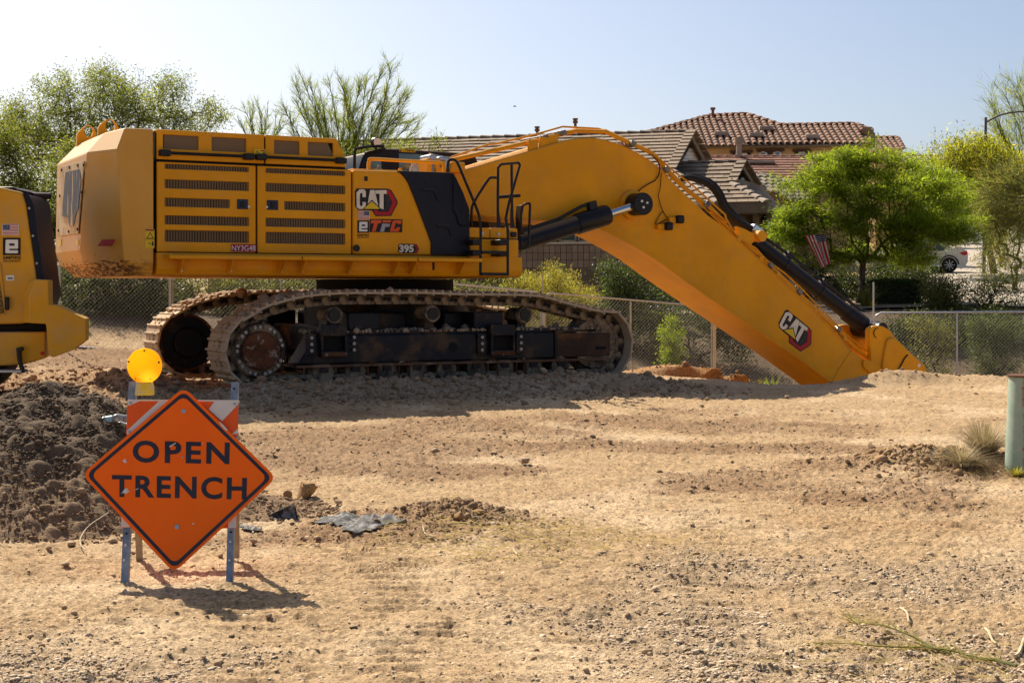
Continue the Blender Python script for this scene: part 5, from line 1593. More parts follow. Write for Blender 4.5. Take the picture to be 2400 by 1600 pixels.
# wheel under the hidden front part
p = hm('H', -330, 1500, D0 + .3)
m = MB(); m.tube([(p[0], p[1], .72), (p[0], p[1] + .1, .72), (p[0], p[1] + .5, .72), (p[0], p[1] + .6, .72)], [.55, .72, .72, .55], 36); m.build('tyre', M_RUBBER, mac)
# stickers
flag_decal('H', 15, 132, 378, 456, hside, body, .006)
e_logo('H', 20, 145, 474, 597, hside, body, .006)
text_on('lettering', 'EMPIRE', quad('H', 23, 604, 147, 625, hside, .006), M_BLACKD, body, .02)
text_on('lettering', 'MACHINERY', quad('H', 23, 630, 147, 647, hside, .006), M_BLACKD, body)
lb_ = flat('label', 'H', ((42, 741), (99, 738), (100, 775), (43, 777)), hside, M_WHITE, body, .006)
m = MB()
for k in range(11):
    x = 52 + k * 3.6; m.poly([hside('H', a, b, .009) for a, b in ((x, 752), (x + 1.2 + k % 3 * .7, 752), (x + 1.2 + k % 3 * .7, 768), (x, 768))])
o = m.build('bar_lines', M_BLACKD, lb_, smooth=False); o['kind'] = 'stuff'

# ================================================================== BARRICADE, SIGN, WARNING LIGHT
FY, FT = 7.93, 8.20
lean = np.array([0, FT - FY, 1.09]); lean /= np.linalg.norm(lean)
nrm = np.array([0, lean[2], -lean[1]])           # away from the viewer, perpendicular to the front leg plane
P0 = np.array([0, FY, 0.0])


def fp(c, x, y, e=0.0):
    """picture point on the front plane of the barricade, e metres towards the viewer"""
    return on_plane(c, x, y, P0 - nrm * e, nrm)


def fpg(c, x, y, e): return fp(c, x, y, e) - bo


bo = np.array([-1.78, 8.25, ground_z(-1.78, 8.25)])
bar = empty('barricade', tuple(bo), 0, 'folding traffic barricade with striped panel carrying the orange sign', 'barricade')
t = NT('galvanised_leg')
M_LEG = t.done(t.mix(t.ramp(t.noise(14, 5, .65), .35, .7), (.15, .20, .28), (.30, .35, .42)), .5, .5, .5)
M_PANEL_O = basic('panel_orange', (.80, .11, .012), .45, 0, .06, 5, dirt=(.62, .55, .5), dirt_amt=(.68, .72), dscale=14)
M_PANEL_W = basic('panel_white', (.66, .64, .61), .5, 0, .05, 5, dirt=(.34, .30, .27), dirt_amt=(.62, .72), dscale=9)
M_WOOD = basic('weathered_leg', (.30, .26, .19), .8, 0, .2, 8)


def angle_post(x0, x1, yb, yt, cb, nm, mat, e0=0.0):
    """L-profile post in the front plane"""
    a0, a1 = fpg('G', x0[0], yb, e0), fpg('G', x1[0], yb, e0); b0, b1 = fpg('G', x0[1], yt, e0), fpg('G', x1[1], yt, e0)
    m = MB(); o_ = nrm * .004; w_ = nrm * .035
    m.loft([[a0, a1, a1 + w_, a1 + w_ + [-.004, 0, 0], a1 + o_ + [-.004, 0, 0], a0 + o_], [b0, b1, b1 + w_, b1 + w_ + [-.004, 0, 0], b1 + o_ + [-.004, 0, 0], b0 + o_]])
    return m.build(nm, mat, bar)


l1 = angle_post((298, 340), (336, 378), 1288, 232, 'G', 'leg', M_LEG)
l2 = angle_post((850, 878), (884, 914), 1297, 234, 'G', 'leg', M_LEG)
for lg, pts in ((l1, ((315, 1168), (323, 1090), (328, 1030))), (l2, ((868, 1170), (873, 1072), (876, 1022), (893, 270)))):
    for x, y in pts:
        p = fpg('G', x, y, .001); m = MB(); m.cyl(p, p - nrm * .003, .0065, n=8); m.build('hole', M_WHITE if y > 1060 else M_DARK, lg)
# rear legs lean the other way
for (xb, yb, xt, yt) in ((397, 1176, 372, 500), (905, 1158, 900, 500)):
    ztop = .78
    fb = at('G', xb, yb, 8.62) - bo; ft = fp('G', xt, yt, -.05) - bo
    d = (ft - fb)
    m = MB(); s_ = np.array([.017, 0, 0]); q_ = np.array([0, .014, 0])
    m.loft([[fb - s_ - q_, fb + s_ - q_, fb + s_ + q_, fb - s_ + q_], [ft - s_ - q_, ft + s_ - q_, ft + s_ + q_, ft - s_ + q_]]); m.build('rear_leg', M_WOOD, bar)
# cross bar between the rear legs
a = at('G', 385, 880, 8.5) - bo; b = at('G', 902, 880, 8.5) - bo
m = MB(); m.box(a[0], b[0], a[1] - .01, a[1] + .01, a[2] - .055, a[2] + .055); m.build('rear_rail', M_PANEL_W, bar)
# striped panels
def panel(y0, y1, xl, xr, stripes, nm):
    e = .004
    q = [fpg('G', x, y, e) for x, y in ((xl[0], y0), (xr[0], y0 + 4), (xr[1], y1 + 4), (xl[1], y1))]
    m = MB(); m.sweep(q, -nrm * .006); p = m.build(nm, M_PANEL_O, bar, bevel=.0015)
    for st in stripes:
        m = MB(); m.poly([fpg('G', x, y, e + .0075) for x, y in st]); m.build('stripe', M_PANEL_W, p, smooth=False)
    return p
pn = panel(330, 512, (334, 328), (916, 914), [((335, 332), (400, 334), (345, 358), (335, 358)), ((500, 334), (545, 334), (340, 508), (329, 508), (330, 490)), ((792, 334), (914, 336), (914, 352), (830, 440), (760, 378)), ((912, 480), (912, 508), (880, 508))], 'striped_panel')
m = MB(); a = fpg('G', 334, 326, .012); b = fpg('G', 916, 330, .012); m.sweep([a, b, b + [0, 0, -.01], a + [0, 0, -.01]], nrm * .03); m.build('panel_top_edge', M_PANEL_W, bar)
for x, y in ((350, 345), (897, 350), (345, 497)):
    p = fpg('G', x, y, .012); m = MB(); m.cyl(p, p - nrm * .004, .008, n=8); m.build('rivet', M_GALV, pn)
panel(900, 998, (303, 300), (905, 903), [((301, 902), (345, 904), (345, 996), (301, 996)), ((862, 904), (904, 906), (904, 1000), (862, 1000))], 'striped_panel')

# the diamond sign
so = fp('G', 605, 1228, .03); so0 = np.array([so[0], so[1], so[2]])
def sg(c, x, y, e): return fp(c, x, y, .026 + e) - so0
corners = [(630, 262), (1116, 737), (577, 1236), (93, 720)]
t = NT('sign_orange')
n1 = t.noise(2.2, 5, .6); c = t.mix(t.ramp(n1, .3, .7), (1.0, .145, .002), (1.0, .17, .003))
sc_ = t.noise(5.0, 8, .75, t.coord('Object', scale=(.8, 1, 2.6), loc=(.3, 0, .1)))
c = t.mix(t.ramp(sc_, .66, .72, 0, .45), c, (.42, .06, .01))
ch = t.noise(26, 3, .5); c = t.mix(t.ramp(ch, .765, .775), c, (.62, .55, .50))
M_SIGN = t.done(c, .5, 0, .2)
t = NT('sign_black')
ch = t.noise(24, 4, .55, t.coord('Object', loc=(2, 1, 5)))
M_SBLK = t.done(t.mix(t.ramp(ch, .74, .76), t.mix(t.ramp(t.noise(9, 4, .6), .3, .7), (.012, .010, .016), (.022, .018, .03)), (.55, .40, .32)), .4, 0, .5)
m = MB(); pts = rounded([sg('G', *p, 0) for p in corners], .055, 6); m.sweep(pts, -nrm * .003)
sign = m.build('warning_sign', M_SIGN, None, loc=tuple(so0)); tag(sign, 'orange diamond road sign reading OPEN TRENCH', 'sign')
# black border as a ring
def inset(k):
    cx, cy = 604, 739
    return rounded([sg('G', cx + (x - cx) * k, cy + (y - cy) * k, .0045) for x, y in corners], .045 * k, 6)
ro, ri = inset(.955), inset(.905)
m = MB(); n = len(ro)
m.add(ro + ri, [(i, (i + 1) % n, n + (i + 1) % n, n + i) for i in range(n)]); m.build('border', M_SBLK, sign, smooth=False)
text_on('lettering', 'OPEN', [sg('G', x, y, .0045) for x, y in ((360, 540), (871, 551), (868, 667), (360, 657))], M_SBLK, sign, .030, 1.22)
text_on('lettering', 'TRENCH', [sg('G', x, y, .0045) for x, y in ((252, 721), (961, 736), (958, 853), (252, 838))], M_SBLK, sign, .028, 1.16)
for x, y in ((628, 388), (593, 994), (622, 628)):
    p = sg('G', x, y, .003); m = MB(); m.cyl(p, p - nrm * .004, .0135 if y != 628 else .006, n=12); bl = m.build('bolt', M_GALV, sign, bevel=.002)
for pts in (((300, 820), (318, 795), (338, 790), (330, 802), (345, 806), (325, 822), (312, 815)), ((812, 440), (835, 458), (862, 488), (850, 490), (825, 465)), ((306, 648), (322, 636), (330, 656), (318, 660)), ((552, 572), (585, 553), (588, 557), (556, 577)), ((365, 802), (392, 790), (386, 798))):
    m = MB(); m.poly([sg('G', x, y, .0065) for x, y in pts]); m.build('paint_chip', M_PANEL_W, sign, smooth=False)

# amber warning light on the left post
lo_ = fp('G', 424, 306, .03)
wl0 = empty('warning_light', tuple(lo_), 0, 'round amber warning light on the left post of the barricade', 'warning light')
def lp(x, y, e=0.0): return on_plane('G', x, y, np.array([0, lo_[1], 0]), np.array([0, 1.0, 0])) - lo_ + np.array([0, -e, 0])
t = NT('amber_lens')
nt = t.t
pr = t.b; pr.inputs['Base Color'].default_value = (1.0, .52, .0, 1); pr.inputs['Roughness'].default_value = .22
tl = t.n('ShaderNodeBsdfTranslucent'); tl.inputs['Color'].default_value = (1.0, .66, .015, 1)
mx = t.n('ShaderNodeMixShader'); mx.inputs[0].default_value = .72
t.l(pr.outputs[0], mx.inputs[1]); t.l(tl.outputs[0], mx.inputs[2]); t.l(mx.outputs[0], t.out.inputs[0])
wv = t.n('ShaderNodeTexWave', wave_type='RINGS', rings_direction='Y'); wv.inputs['Scale'].default_value = 60; t.l(t.coord('Object', loc=(0, 0, -.12)), wv.inputs['Vector'])
t.bump(wv.outputs['Fac'], .6, .004)
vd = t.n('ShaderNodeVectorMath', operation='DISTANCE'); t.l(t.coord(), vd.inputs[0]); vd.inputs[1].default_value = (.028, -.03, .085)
pr.inputs['Emission Color'].default_value = (1.0, .52, .03, 1); t.l(t.ramp(vd.outputs['Value'], .005, .085, 1.6, .18), pr.inputs['Emission Strength'])  # glow and off-centre bright spot of sunlight put in as emission
M_AMBER = t.m
cx, cz = lp(423, 150)[0], lp(423, 150)[2]; rr = abs(lp(513, 150)[0] - cx)
def disc(rad, y): return [(cx + rad * math.cos(2 * math.pi * k / 40), y, cz + rad * 1.03 * math.sin(2 * math.pi * k / 40)) for k in range(40)]
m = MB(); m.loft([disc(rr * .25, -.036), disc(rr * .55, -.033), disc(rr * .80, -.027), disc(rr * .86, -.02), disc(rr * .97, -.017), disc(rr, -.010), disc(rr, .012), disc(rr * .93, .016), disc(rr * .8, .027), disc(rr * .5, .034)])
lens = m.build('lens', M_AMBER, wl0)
for x, y in ((427, 70), (345, 128), (502, 131), (382, 214), (457, 216)):
    p = lp(x, y, .017); m = MB(); m.cyl(p, p + [0, -.006, 0], .0055, n=8); m.build('screw', M_DARK, lens)
nk = [lp(x, y) for x, y in ((392, 205), (455, 205), (462, 236), (385, 236))]
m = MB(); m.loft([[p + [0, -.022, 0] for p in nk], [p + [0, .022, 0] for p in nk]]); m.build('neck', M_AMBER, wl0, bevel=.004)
M_YBOX = basic('faded_yellow_plastic', (.78, .55, .04), .5, 0, .1, 8, dirt=(.62, .56, .36), dirt_amt=(.45, .6), dscale=12)
bx_ = [lp(x, y) for x, y in ((384, 236), (462, 234), (468, 262), (469, 304), (378, 304), (382, 262))]
m = MB(); m.loft([[p + [0, -.03, 0] for p in bx_], [p + [0, .03, 0] for p in bx_]]); m.build('battery_case', M_YBOX, wl0, bevel=.005)

# ================================================================== CHAIN LINK FENCE PANELS
M_WIRE = basic('fence_wire', (.24, .22, .19), .6, .3, .15, 6)
FPX_ = [-300, 0, 217, 1060, 1632, 2055, 2600]
FDEP = [23.4, 24.3, 25.0, 28.0, 29.5, 29.2, 28.8]
FTOP = [2.75, 2.55, 2.41, 1.74, 1.305, 1.165, 1.21]


def fence_pt(x):
    d = np.interp(x, FPX_, FDEP); return np.array([(x - 1200) / FPX * d, d, np.interp(x, FPX_, FTOP)])


def fence_panel(x0, x1, xm, label, h=1.83):
    a, b, mid = fence_pt(x0), fence_pt(x1), fence_pt(xm)
    base = (a + b) / 2; base = np.array([base[0], base[1], base[2] - h])
    root = empty('wire_fence', tuple(base), 0, label, 'fence', 'chain link panels behind the excavator')
    a, b, mid = a - base, b - base, mid - base
    up = np.array([0, 0, 1.0]); d = b - a; L = np.linalg.norm(d); t_ = d / L
    r_ = .021
    c0, c1 = a, b
    pa = [a - up * h, a - up * .14, a - up * .05 + t_ * .03, a + t_ * .12, b - t_ * .12, b - up * .05 - t_ * .03, b - up * .14, b - up * h]
    m = MB(); m.tube(pa, r_, 8); m.build('frame', M_GALV, root)
    m = MB(); m.tube([a - up * (h - .05), b - up * (h - .05)], r_, 8); m.build('bottom_rail', M_GALV, root)
    m = MB(); m.tube([mid - up * .02, mid - up * h], r_ * .9, 8); m.build('post', M_GALV, root)
    # two families of straight wires make the diamonds
    m = MB(); sp = .072; hh = h - .06; nrm_ = np.cross(t_, up)
    V, Fs = [], []
    for sg_ in (1, -1):
        run = hh * .95
        n = int((L + run) / sp)
        for k in range(n):
            s0 = -run + k * sp if sg_ > 0 else k * sp
            p0, p1 = s0, s0 + run * sg_ if sg_ > 0 else s0 - run
            # clip to the panel
            q0, q1 = 0., 1.
            dx = p1 - p0
            ta, tb = sorted(((0 - p0) / dx, (L - p0) / dx)); q0, q1 = max(0, ta), min(1, tb)
            if q1 - q0 < .01: continue
            A_ = a + t_ * (p0 + dx * q0) - up * (.03 + hh * q0); B_ = a + t_ * (p0 + dx * q1) - up * (.03 + hh * q1)
            w = .0015; i0 = len(V)
            dr = (B_ - A_) / np.linalg.norm(B_ - A_); sd = np.cross(dr, nrm_)
            off = nrm_ * .003 * sg_
            for P_ in (A_, B_): V += [P_ + off - sd * w, P_ + off + sd * w, P_ + off + nrm_ * w * 1.6]
            Fs += [(i0, i0 + 1, i0 + 4, i0 + 3), (i0 + 1, i0 + 2, i0 + 5, i0 + 4), (i0 + 2, i0, i0 + 3, i0 + 5)]
    o = link('wire_mesh', np_mesh('wire_mesh', np.array(V), np.array(Fs), M_WIRE), root); o['kind'] = 'stuff'
    return root


fence_panel(-80, 398, 140, 'leftmost chain link fence panel, behind the gap between the two machines')
fence_panel(404, 833, 659, 'chain link fence panel seen over the rear of the tracks')
fence_panel(839, 1268, 1101, 'chain link fence panel behind the middle of the tracks')
fence_panel(1276, 1668, 1478, 'chain link fence panel between the track front and the boom')
fence_panel(1676, 2040, 1860, 'chain link fence panel half hidden behind the boom')
fence_panel(2050, 2500, 2243, 'rightmost chain link fence panel beside the trench')
for x, ext, lab in ((1272, .36, 'tall steel post rising above the fence behind the track'), (1672, .04, 'steel post clamping two fence panels left of the boom'), (401, .0, 'steel post between two fence panels at the rear of the tracks'), (2046, .62, 'tall steel post at the fence right of the boom end')):
    p = fence_pt(x); g_ = p[2] - 1.95
    m = MB(); m.box(-.015, .015, -.05, -.03, 0, 1.95 + ext)
    for k in range(12): pass
    o = m.build('fence_post', M_GALV, None, loc=(p[0], p[1], g_)); tag(o, lab, 'post')
    for zz in (.5, 1.5):
        m = MB(); m.box(-.06, .06, -.06, -.022, zz, zz + .04); m.build('clamp', M_GALV, o)

# ================================================================== HOUSES
def tile_mat(name, col, var=.18):
    t = NT(name)
    oi = t.n('ShaderNodeObjectInfo').outputs['Random']; isl = t.n('ShaderNodeNewGeometry').outputs['Random Per Island']
    f = t.math('FRACT', t.math('ADD', oi, isl))
    c = t.mix(f, tuple(x * (1 - var) for x in col), tuple(x * (1 + var) for x in col))
    c = t.mix(t.ramp(t.noise(9, 5, .65, t.coord('Generated')), .4, .75, 0, .45), c, tuple(x * .55 for x in col))
    t.bump(t.noise(40, 3, .6), .3, .01)
    return t.done(c, .85, 0, .3)


M_TILE_B = tile_mat('brown_flat_tile', (.25, .185, .125))
M_TILE_M = tile_mat('maroon_flat_tile', (.27, .125, .085))
M_TILE_R = tile_mat('red_barrel_tile', (.29, .165, .11), .16)
M_TILE_C = tile_mat('cream_barrel_tile', (.36, .29, .225), .25)
M_STUCCO = basic('tan_stucco', (.50, .33, .16), .9, 0, .08, 2, bump=.2, bscale=60)
M_STUCCO2 = basic('brown_stucco', (.20, .135, .085), .9, 0, .08, 2, bump=.2, bscale=60)
M_TRIMB = basic('dark_brown_trim', (.075, .038, .025), .7)
M_FASCIA = basic('fascia_board', (.22, .165, .11), .7)
M_SIDING = basic('white_siding', (.74, .69, .62), .7, 0, .08, 3)
M_PANE = NT('window_pane'); M_PANE = M_PANE.done((.10, .16, .20), .08, 0, .8)
M_WFRAME = basic('window_frame', (.55, .52, .47), .6)
M_VENT = basic('vent_pipe', (.22, .10, .06), .7)


def unit(v): v = np.asarray(v, float); return v / np.linalg.norm(v)


def flat_tile_mesh(w, h, mat):
    m = MB(); m.loft([[(-w / 2 + .004, 0, .030), (w / 2 - .004, 0, .030), (w / 2 - .004, 0, .062), (-w / 2 + .004, 0, .062)], [(-w / 2 + .004, h * 1.12, -.004), (w / 2 - .004, h * 1.12, -.004), (w / 2 - .004, h * 1.12, .02), (-w / 2 + .004, h * 1.12, .02)]])
    me = bpy.data.meshes.new('roof_tile'); me.from_pydata(m.v, [], m.f); return finish(me, mat, smooth=False)


def barrel_tile_mesh(w, h, mat):
    m = MB(); n = 6; rings = []
    for y, lift, s in ((0, .035, 1.0), (h * 1.1, .0, .86)):
        r_ = w * .36 * s
        rings.append([(r_ * math.cos(math.pi * k / n), y, lift + r_ * .75 * math.sin(math.pi * k / n)) for k in range(n + 1)] + [(r_ * .8 * math.cos(math.pi * k / n), y, lift - .02 + r_ * .58 * math.sin(math.pi * k / n)) for k in range(n, -1, -1)])
    m.loft(rings)
    me = bpy.data.meshes.new('roof_tile'); me.from_pydata(m.v, [], m.f); return finish(me, mat, smooth=True)


def inside(poly, x, y):
    c = False; n = len(poly); j = n - 1
    for i in range(n):
        if (poly[i][1] > y) != (poly[j][1] > y) and x < (poly[j][0] - poly[i][0]) * (y - poly[i][1]) / (poly[j][1] - poly[i][1]) + poly[i][0]: c = not c
        j = i
    return c


TILE_LEFT = {}


def roof_plane(root, name, o0, pts, along, mat, kind, tw, th, budget=300, sheet=None):
    """pts world polygon; along = horizontal direction on the plane. Sheet below, tiles one by one above"""
    o0 = np.asarray(o0); P = [np.asarray(p) for p in pts]
    n = unit(np.cross(P[1] - P[0], P[2] - P[0])); n = n if n[2] > 0 else -n
    ax = unit(along - n * np.dot(along, n)); ay = np.cross(n, ax); ay = ay if ay[2] > 0 else -ay
    if np.dot(np.cross(ax, ay), n) < 0: ax = -ax
    c0 = P[0]
    q2 = [(np.dot(p - c0, ax), np.dot(p - c0, ay)) for p in P]
    m = MB(); m.sweep([p - o0 for p in P], -n * .06); base = m.build(name, sheet or mat, root, smooth=False)
    me = (flat_tile_mesh if kind == 'flat' else barrel_tile_mesh)(tw, th, mat)
    xs = [q[0] for q in q2]; ys_ = [q[1] for q in q2]
    spots = []
    j = 0; y = min(ys_) - .02
    while y < max(ys_):
        x = min(xs) + (tw / 2 if (kind == 'flat' and j % 2) else 0)
        while x < max(xs) + tw:
            if inside(q2, x, y + th * .5): spots.append((x, y))
            x += tw
        y += th; j += 1
    rot = np.column_stack([ax, ay, n])
    from mathutils import Matrix
    eul = Matrix(rot.tolist()).to_euler()
    w3 = [c0 + ax * x + ay * y for x, y in spots]
    # the ones that show largest: nearest and not behind the machine
    def key(p):
        X_, Y_ = 1200 + FPX * p[0] / p[1], HZ - FPX * (p[2] - CAM_H) / p[1]
        hid = (X_ < 1000 and Y_ > 335) or (X_ < 1560 and Y_ > 300 + max(0, (X_ - 1400) * .6)) or X_ < 880
        return (hid, p[1])
    order = sorted(range(len(spots)), key=lambda k: key(w3[k]))
    used = TILE_LEFT.get(root.name, budget); vis = [k for k in order if not key(w3[k])[0]]
    take = vis[:min(used, len(vis))]; TILE_LEFT[root.name] = used - len(take)
    for k in take:
        o = link('roof_tile', me, root); o.location = w3[k] - o0; o.rotation_euler = eul
        jx = rng.normal(0, .006); o.rotation_euler = (eul[0] + jx, eul[1] + rng.normal(0, .006), eul[2])
    rest = set(order) - set(take)
    if rest:
        V0 = np.array([v.co[:] for v in me.vertices]); F0 = [tuple(p.vertices) for p in me.polygons]
        Vs, Fs = [], []
        for k in rest:
            b0 = len(Vs) * len(V0)
            Vs.append((V0 @ rot.T) + (w3[k] - o0) + n * rng.normal(0, .004)); Fs += [tuple(b0 + i for i in f) for f in F0]
        mm = bpy.data.meshes.new('roof_tiles'); mm.from_pydata([tuple(v) for v in np.vstack(Vs)], [], Fs); mm.materials.append(mat); mm.update()
        o = link('roof_tiles', mm, root); o['kind'] = 'stuff'
    return base


def cap_row(root, o0, a, b, mat, w=.13, step=.38, nm='ridge_tile', lift=.03, flatcap=False):
    a, b = np.asarray(a), np.asarray(b); d = unit(b - a); L = np.linalg.norm(b - a); up = np.array([0, 0, 1.0]); s_ = unit(np.cross(d, up)); uu = np.cross(s_, d)
    n = max(1, int(L / step)); m = MB(); k6 = 5
    def ring(sc, y, l): return [(sc * w * math.cos(math.pi * k / k6), y, l - .05 + sc * w * .6 * math.sin(math.pi * k / k6)) for k in range(k6 + 1)]
    if flatcap: m.loft([[(-w, 0, .0), (w, 0, .0), (w, 0, .05), (-w, 0, .05)], [(-w, step * 1.05, -.03), (w, step * 1.05, -.03), (w, step * 1.05, .015), (-w, step * 1.05, .015)]])
    else: m.loft([ring(1, 0, .03), ring(.88, step * 1.08, 0)])
    me = bpy.data.meshes.new(nm); me.from_pydata(m.v, [], m.f); finish(me, mat, smooth=False)
    from mathutils import Matrix
    eul = Matrix(np.column_stack([s_, d, uu]).tolist()).to_euler()
    for k in range(n):
        o = link(nm, me, root); o.location = a + d * k * L / n + uu * lift - o0; o.rotation_euler = eul


def window(root, o0, quad_, pane_mat=None, fw=.06, depth=.05):
    """quad world TL TR BR BL on a wall facing the viewer"""
    q = [np.asarray(p) - o0 for p in quad_]; c = sum(q) / 4
    n = unit(np.cross(q[1] - q[0], q[3] - q[0])); n = n if n[1] < 0 else -n
    m = MB(); m.sweep([p + n * .01 for p in q], n * .01); w_ = m.build('window', pane_mat or M_PANE, root)
    m = MB()
    for i in range(4):
        a, b = q[i], q[(i + 1) % 4]; d = unit(b - a); i_ = unit(c - (a + b) / 2 - d * np.dot(c - (a + b) / 2, d))
        m.sweep([a - d * .0, b, b + i_ * fw, a + i_ * fw], n * depth)
    m.build('frame', M_WFRAME, w_)
    return w_


UP = np.array([0, 0, 1.0])
# ---------------- house A: brown tiled house with two gablets
b_ = R(16); hp = np.array([math.cos(b_), -math.sin(b_), 0]); hq = np.array([math.sin(b_), math.cos(b_), 0])
apex = at('I', 510, 283, 48.0); TANA = .4167
hA0 = np.array([apex[0] - 6, apex[1], 1.2])
HA = empty('house', tuple(hA0), 0, 'single storey house with brown tiled roof and white gable behind the boom', 'house', 'houses beyond the site')
nA = unit(np.cross(hp, -hq - UP * TANA)); nA = nA if nA[2] > 0 else -nA
ridgeL = apex - hp * 19
K1 = on_plane('I', 335, 612, apex, nA)
C1 = on_plane('I', 742, 893, apex, nA)
eL = C1 - hp * 24
roof_plane(HA, 'roof', hA0, [ridgeL, apex, K1, C1, eL + hp * 3], hp, M_TILE_B, 'flat', .33, .36, 150)
gpl = unit(hp)
K2 = on_plane('I', 662, 568, apex, np.array([math.cos(R(26)), -math.sin(R(26)), 0]))
apg = on_plane('I', 512, 300, K1, gpl)
nh = unit(np.cross(hq, C1 - K1)); nh = nh if nh[2] > 0 else -nh
C1b = C1 + hq * 9
K2f = on_plane('I', 600, 650, K1, unit(hp))
roof_plane(HA, 'roof', hA0, [K1, K2f, K2f + (C1 - K1) + hq * 3, C1], hq, M_TILE_B, 'flat', .33, .36, 0)
# far slope
m = MB(); fe = np.array([0, 0, 0]); m.sweep([p - hA0 for p in (ridgeL, apex, K2 + unit(K2 - apex) * 1.2, ridgeL + hq * 6 - UP * 2.5)], (0, 0, -.06)); m.build('roof', M_TILE_B, HA)
# gable siding boards
bg_ = R(26); gp = np.array([math.cos(bg_), -math.sin(bg_), 0]); gq = np.array([math.sin(bg_), math.cos(bg_), 0])


def boards(p0, y0, y1, step, lx, rx):
    y = y0
    while y < y1 - 2:
        y2 = min(y + step * .94, y1)
        q = [on_plane('I', np.interp(yy, *lx) if sd == 0 else np.interp(yy, *rx), yy, p0, gp) - hA0 for yy, sd in ((y, 0), (y, 1), (y2, 1), (y2, 0))]
        m = MB(); m.loft([[p - gp * .02 for p in q], [q[0] + gp * .012, q[1] + gp * .012, q[2] + gp * .035, q[3] + gp * .035]]); m.build('siding_board', M_SIDING, HA)
        y += step
    q = [on_plane('I', np.interp(yy, *lx) - 6 if sd == 0 else np.interp(yy, *rx) + 6, yy, p0 - gp * .05, gp) - hA0 for yy, sd in ((y0 - 8, 0), (y0 - 8, 1), (y1, 1), (y1, 0))]
    m = MB(); m.sweep(q, -gp * .1); m.build('gable_wall', M_STUCCO2, HA)


boards(apex - gp * .25, 425, 672, 31, ([425, 640], [488, 368]), ([425, 600, 680], [520, 604, 568]))


def rake(a, b, root, o0, dpt=.22):
    d = unit(b - a); m = MB(); m.sweep([a - o0, b - o0, b - o0 - UP * dpt, a - o0 - UP * dpt], -hp * .05); m.build('barge_board', M_FASCIA, root)


rake(apex, K1, HA, hA0); rake(apex, K2 + hp * 0, HA, hA0)
cap_row(HA, hA0, K1, apex, M_TILE_B, .16, .36, 'verge_tile', .05, True)
cap_row(HA, hA0, K2, apex, M_TILE_B, .16, .36, 'verge_tile', .05, True)
cap_row(HA, hA0, ridgeL + hp * 1, apex, M_TILE_B, .15, .42)
cap_row(HA, hA0, C1, K1, M_TILE_C, .16, .42, 'hip_tile')
# wing with the smaller gable
G2 = at('I', 940, 538, 46.2)
TANW = .45
nW = unit(np.cross(hp, -hq - UP * TANW)); nW = nW if nW[2] > 0 else -nW
J1 = on_plane('I', 850, 722, G2, nW); C2 = on_plane('I', 1152, 888, G2, nW); W1 = on_plane('I', 735, 893, G2, nW); G2L = G2 - hp * 5.2
roof_plane(HA, 'roof', hA0, [G2L, G2, J1, C2, W1, W1 - hp * 1.2], hp, M_TILE_B, 'flat', .33, .36, 200)
J2 = on_plane('I', 1068, 748, G2, gp)
FR = C2 + hq * 5.5
roof_plane(HA, 'roof', hA0, [J1, J2, J2 + unit(C2 - J1) * .3 + hq * 1.5, FR, C2], hq, M_TILE_B, 'flat', .33, .36, 120)
m = MB(); m.sweep([p - hA0 for p in (G2L, G2, J2 + unit(J2 - G2) * .4, G2L + hq * 4 - UP * 1.8)], (0, 0, -.06)); m.build('roof', M_TILE_B, HA)
boards(G2 - gp * .2, 672, 745, 22, ([672, 730], [938, 878]), ([672, 745], [955, 1012]))
rake(G2, J1, HA, hA0, .18); rake(G2, J2, HA, hA0, .18)
cap_row(HA, hA0, J1, G2, M_TILE_B, .15, .34, 'verge_tile', .05, True); cap_row(HA, hA0, J2, G2, M_TILE_B, .15, .34, 'verge_tile', .05, True)
cap_row(HA, hA0, G2L, G2, M_TILE_B, .14, .4)
cap_row(HA, hA0, C2, J1, M_TILE_C, .16, .38, 'hip_tile')
# eaves and walls of the wing
for a, b in ((W1 - hp * 8, C2), (C2, FR)):
    m = MB(); m.sweep([a - hA0 + UP * .02, b - hA0 + UP * .02, b - hA0 - UP * .30, a - hA0 - UP * .30], unit(np.cross(b - a, UP)) * -.05); m.build('fascia', M_FASCIA, HA)
wz = C2[2] - .28; zf = .3
cin = C2 - hp * .5 + hq * .6
def wallq(a, b, nm, mat, z0_=zf, z1_=None, th=.2):
    z1_ = wz if z1_ is None else z1_
    m = MB(); d = unit(b - a); nn = np.array([d[1], -d[0], 0])
    m.sweep([np.array([a[0], a[1], z0_]) - hA0, np.array([b[0], b[1], z0_]) - hA0, np.array([b[0], b[1], z1_]) - hA0, np.array([a[0], a[1], z1_]) - hA0], -nn * th); return m.build(nm, mat, HA)
wl1 = cin - hp * 18
wallq(wl1, cin, 'wall', M_STUCCO2)
wallq(cin, cin + hq * 5, 'wall', M_STUCCO2)
# soffit
m = MB(); m.sweep([p - hA0 - UP * .29 for p in (W1 - hp * 8, C2, FR, FR - hp * 2, cin - hp * 12 + hq * 1.5)], (0, 0, -.02)); m.build('soffit', M_FASCIA, HA)
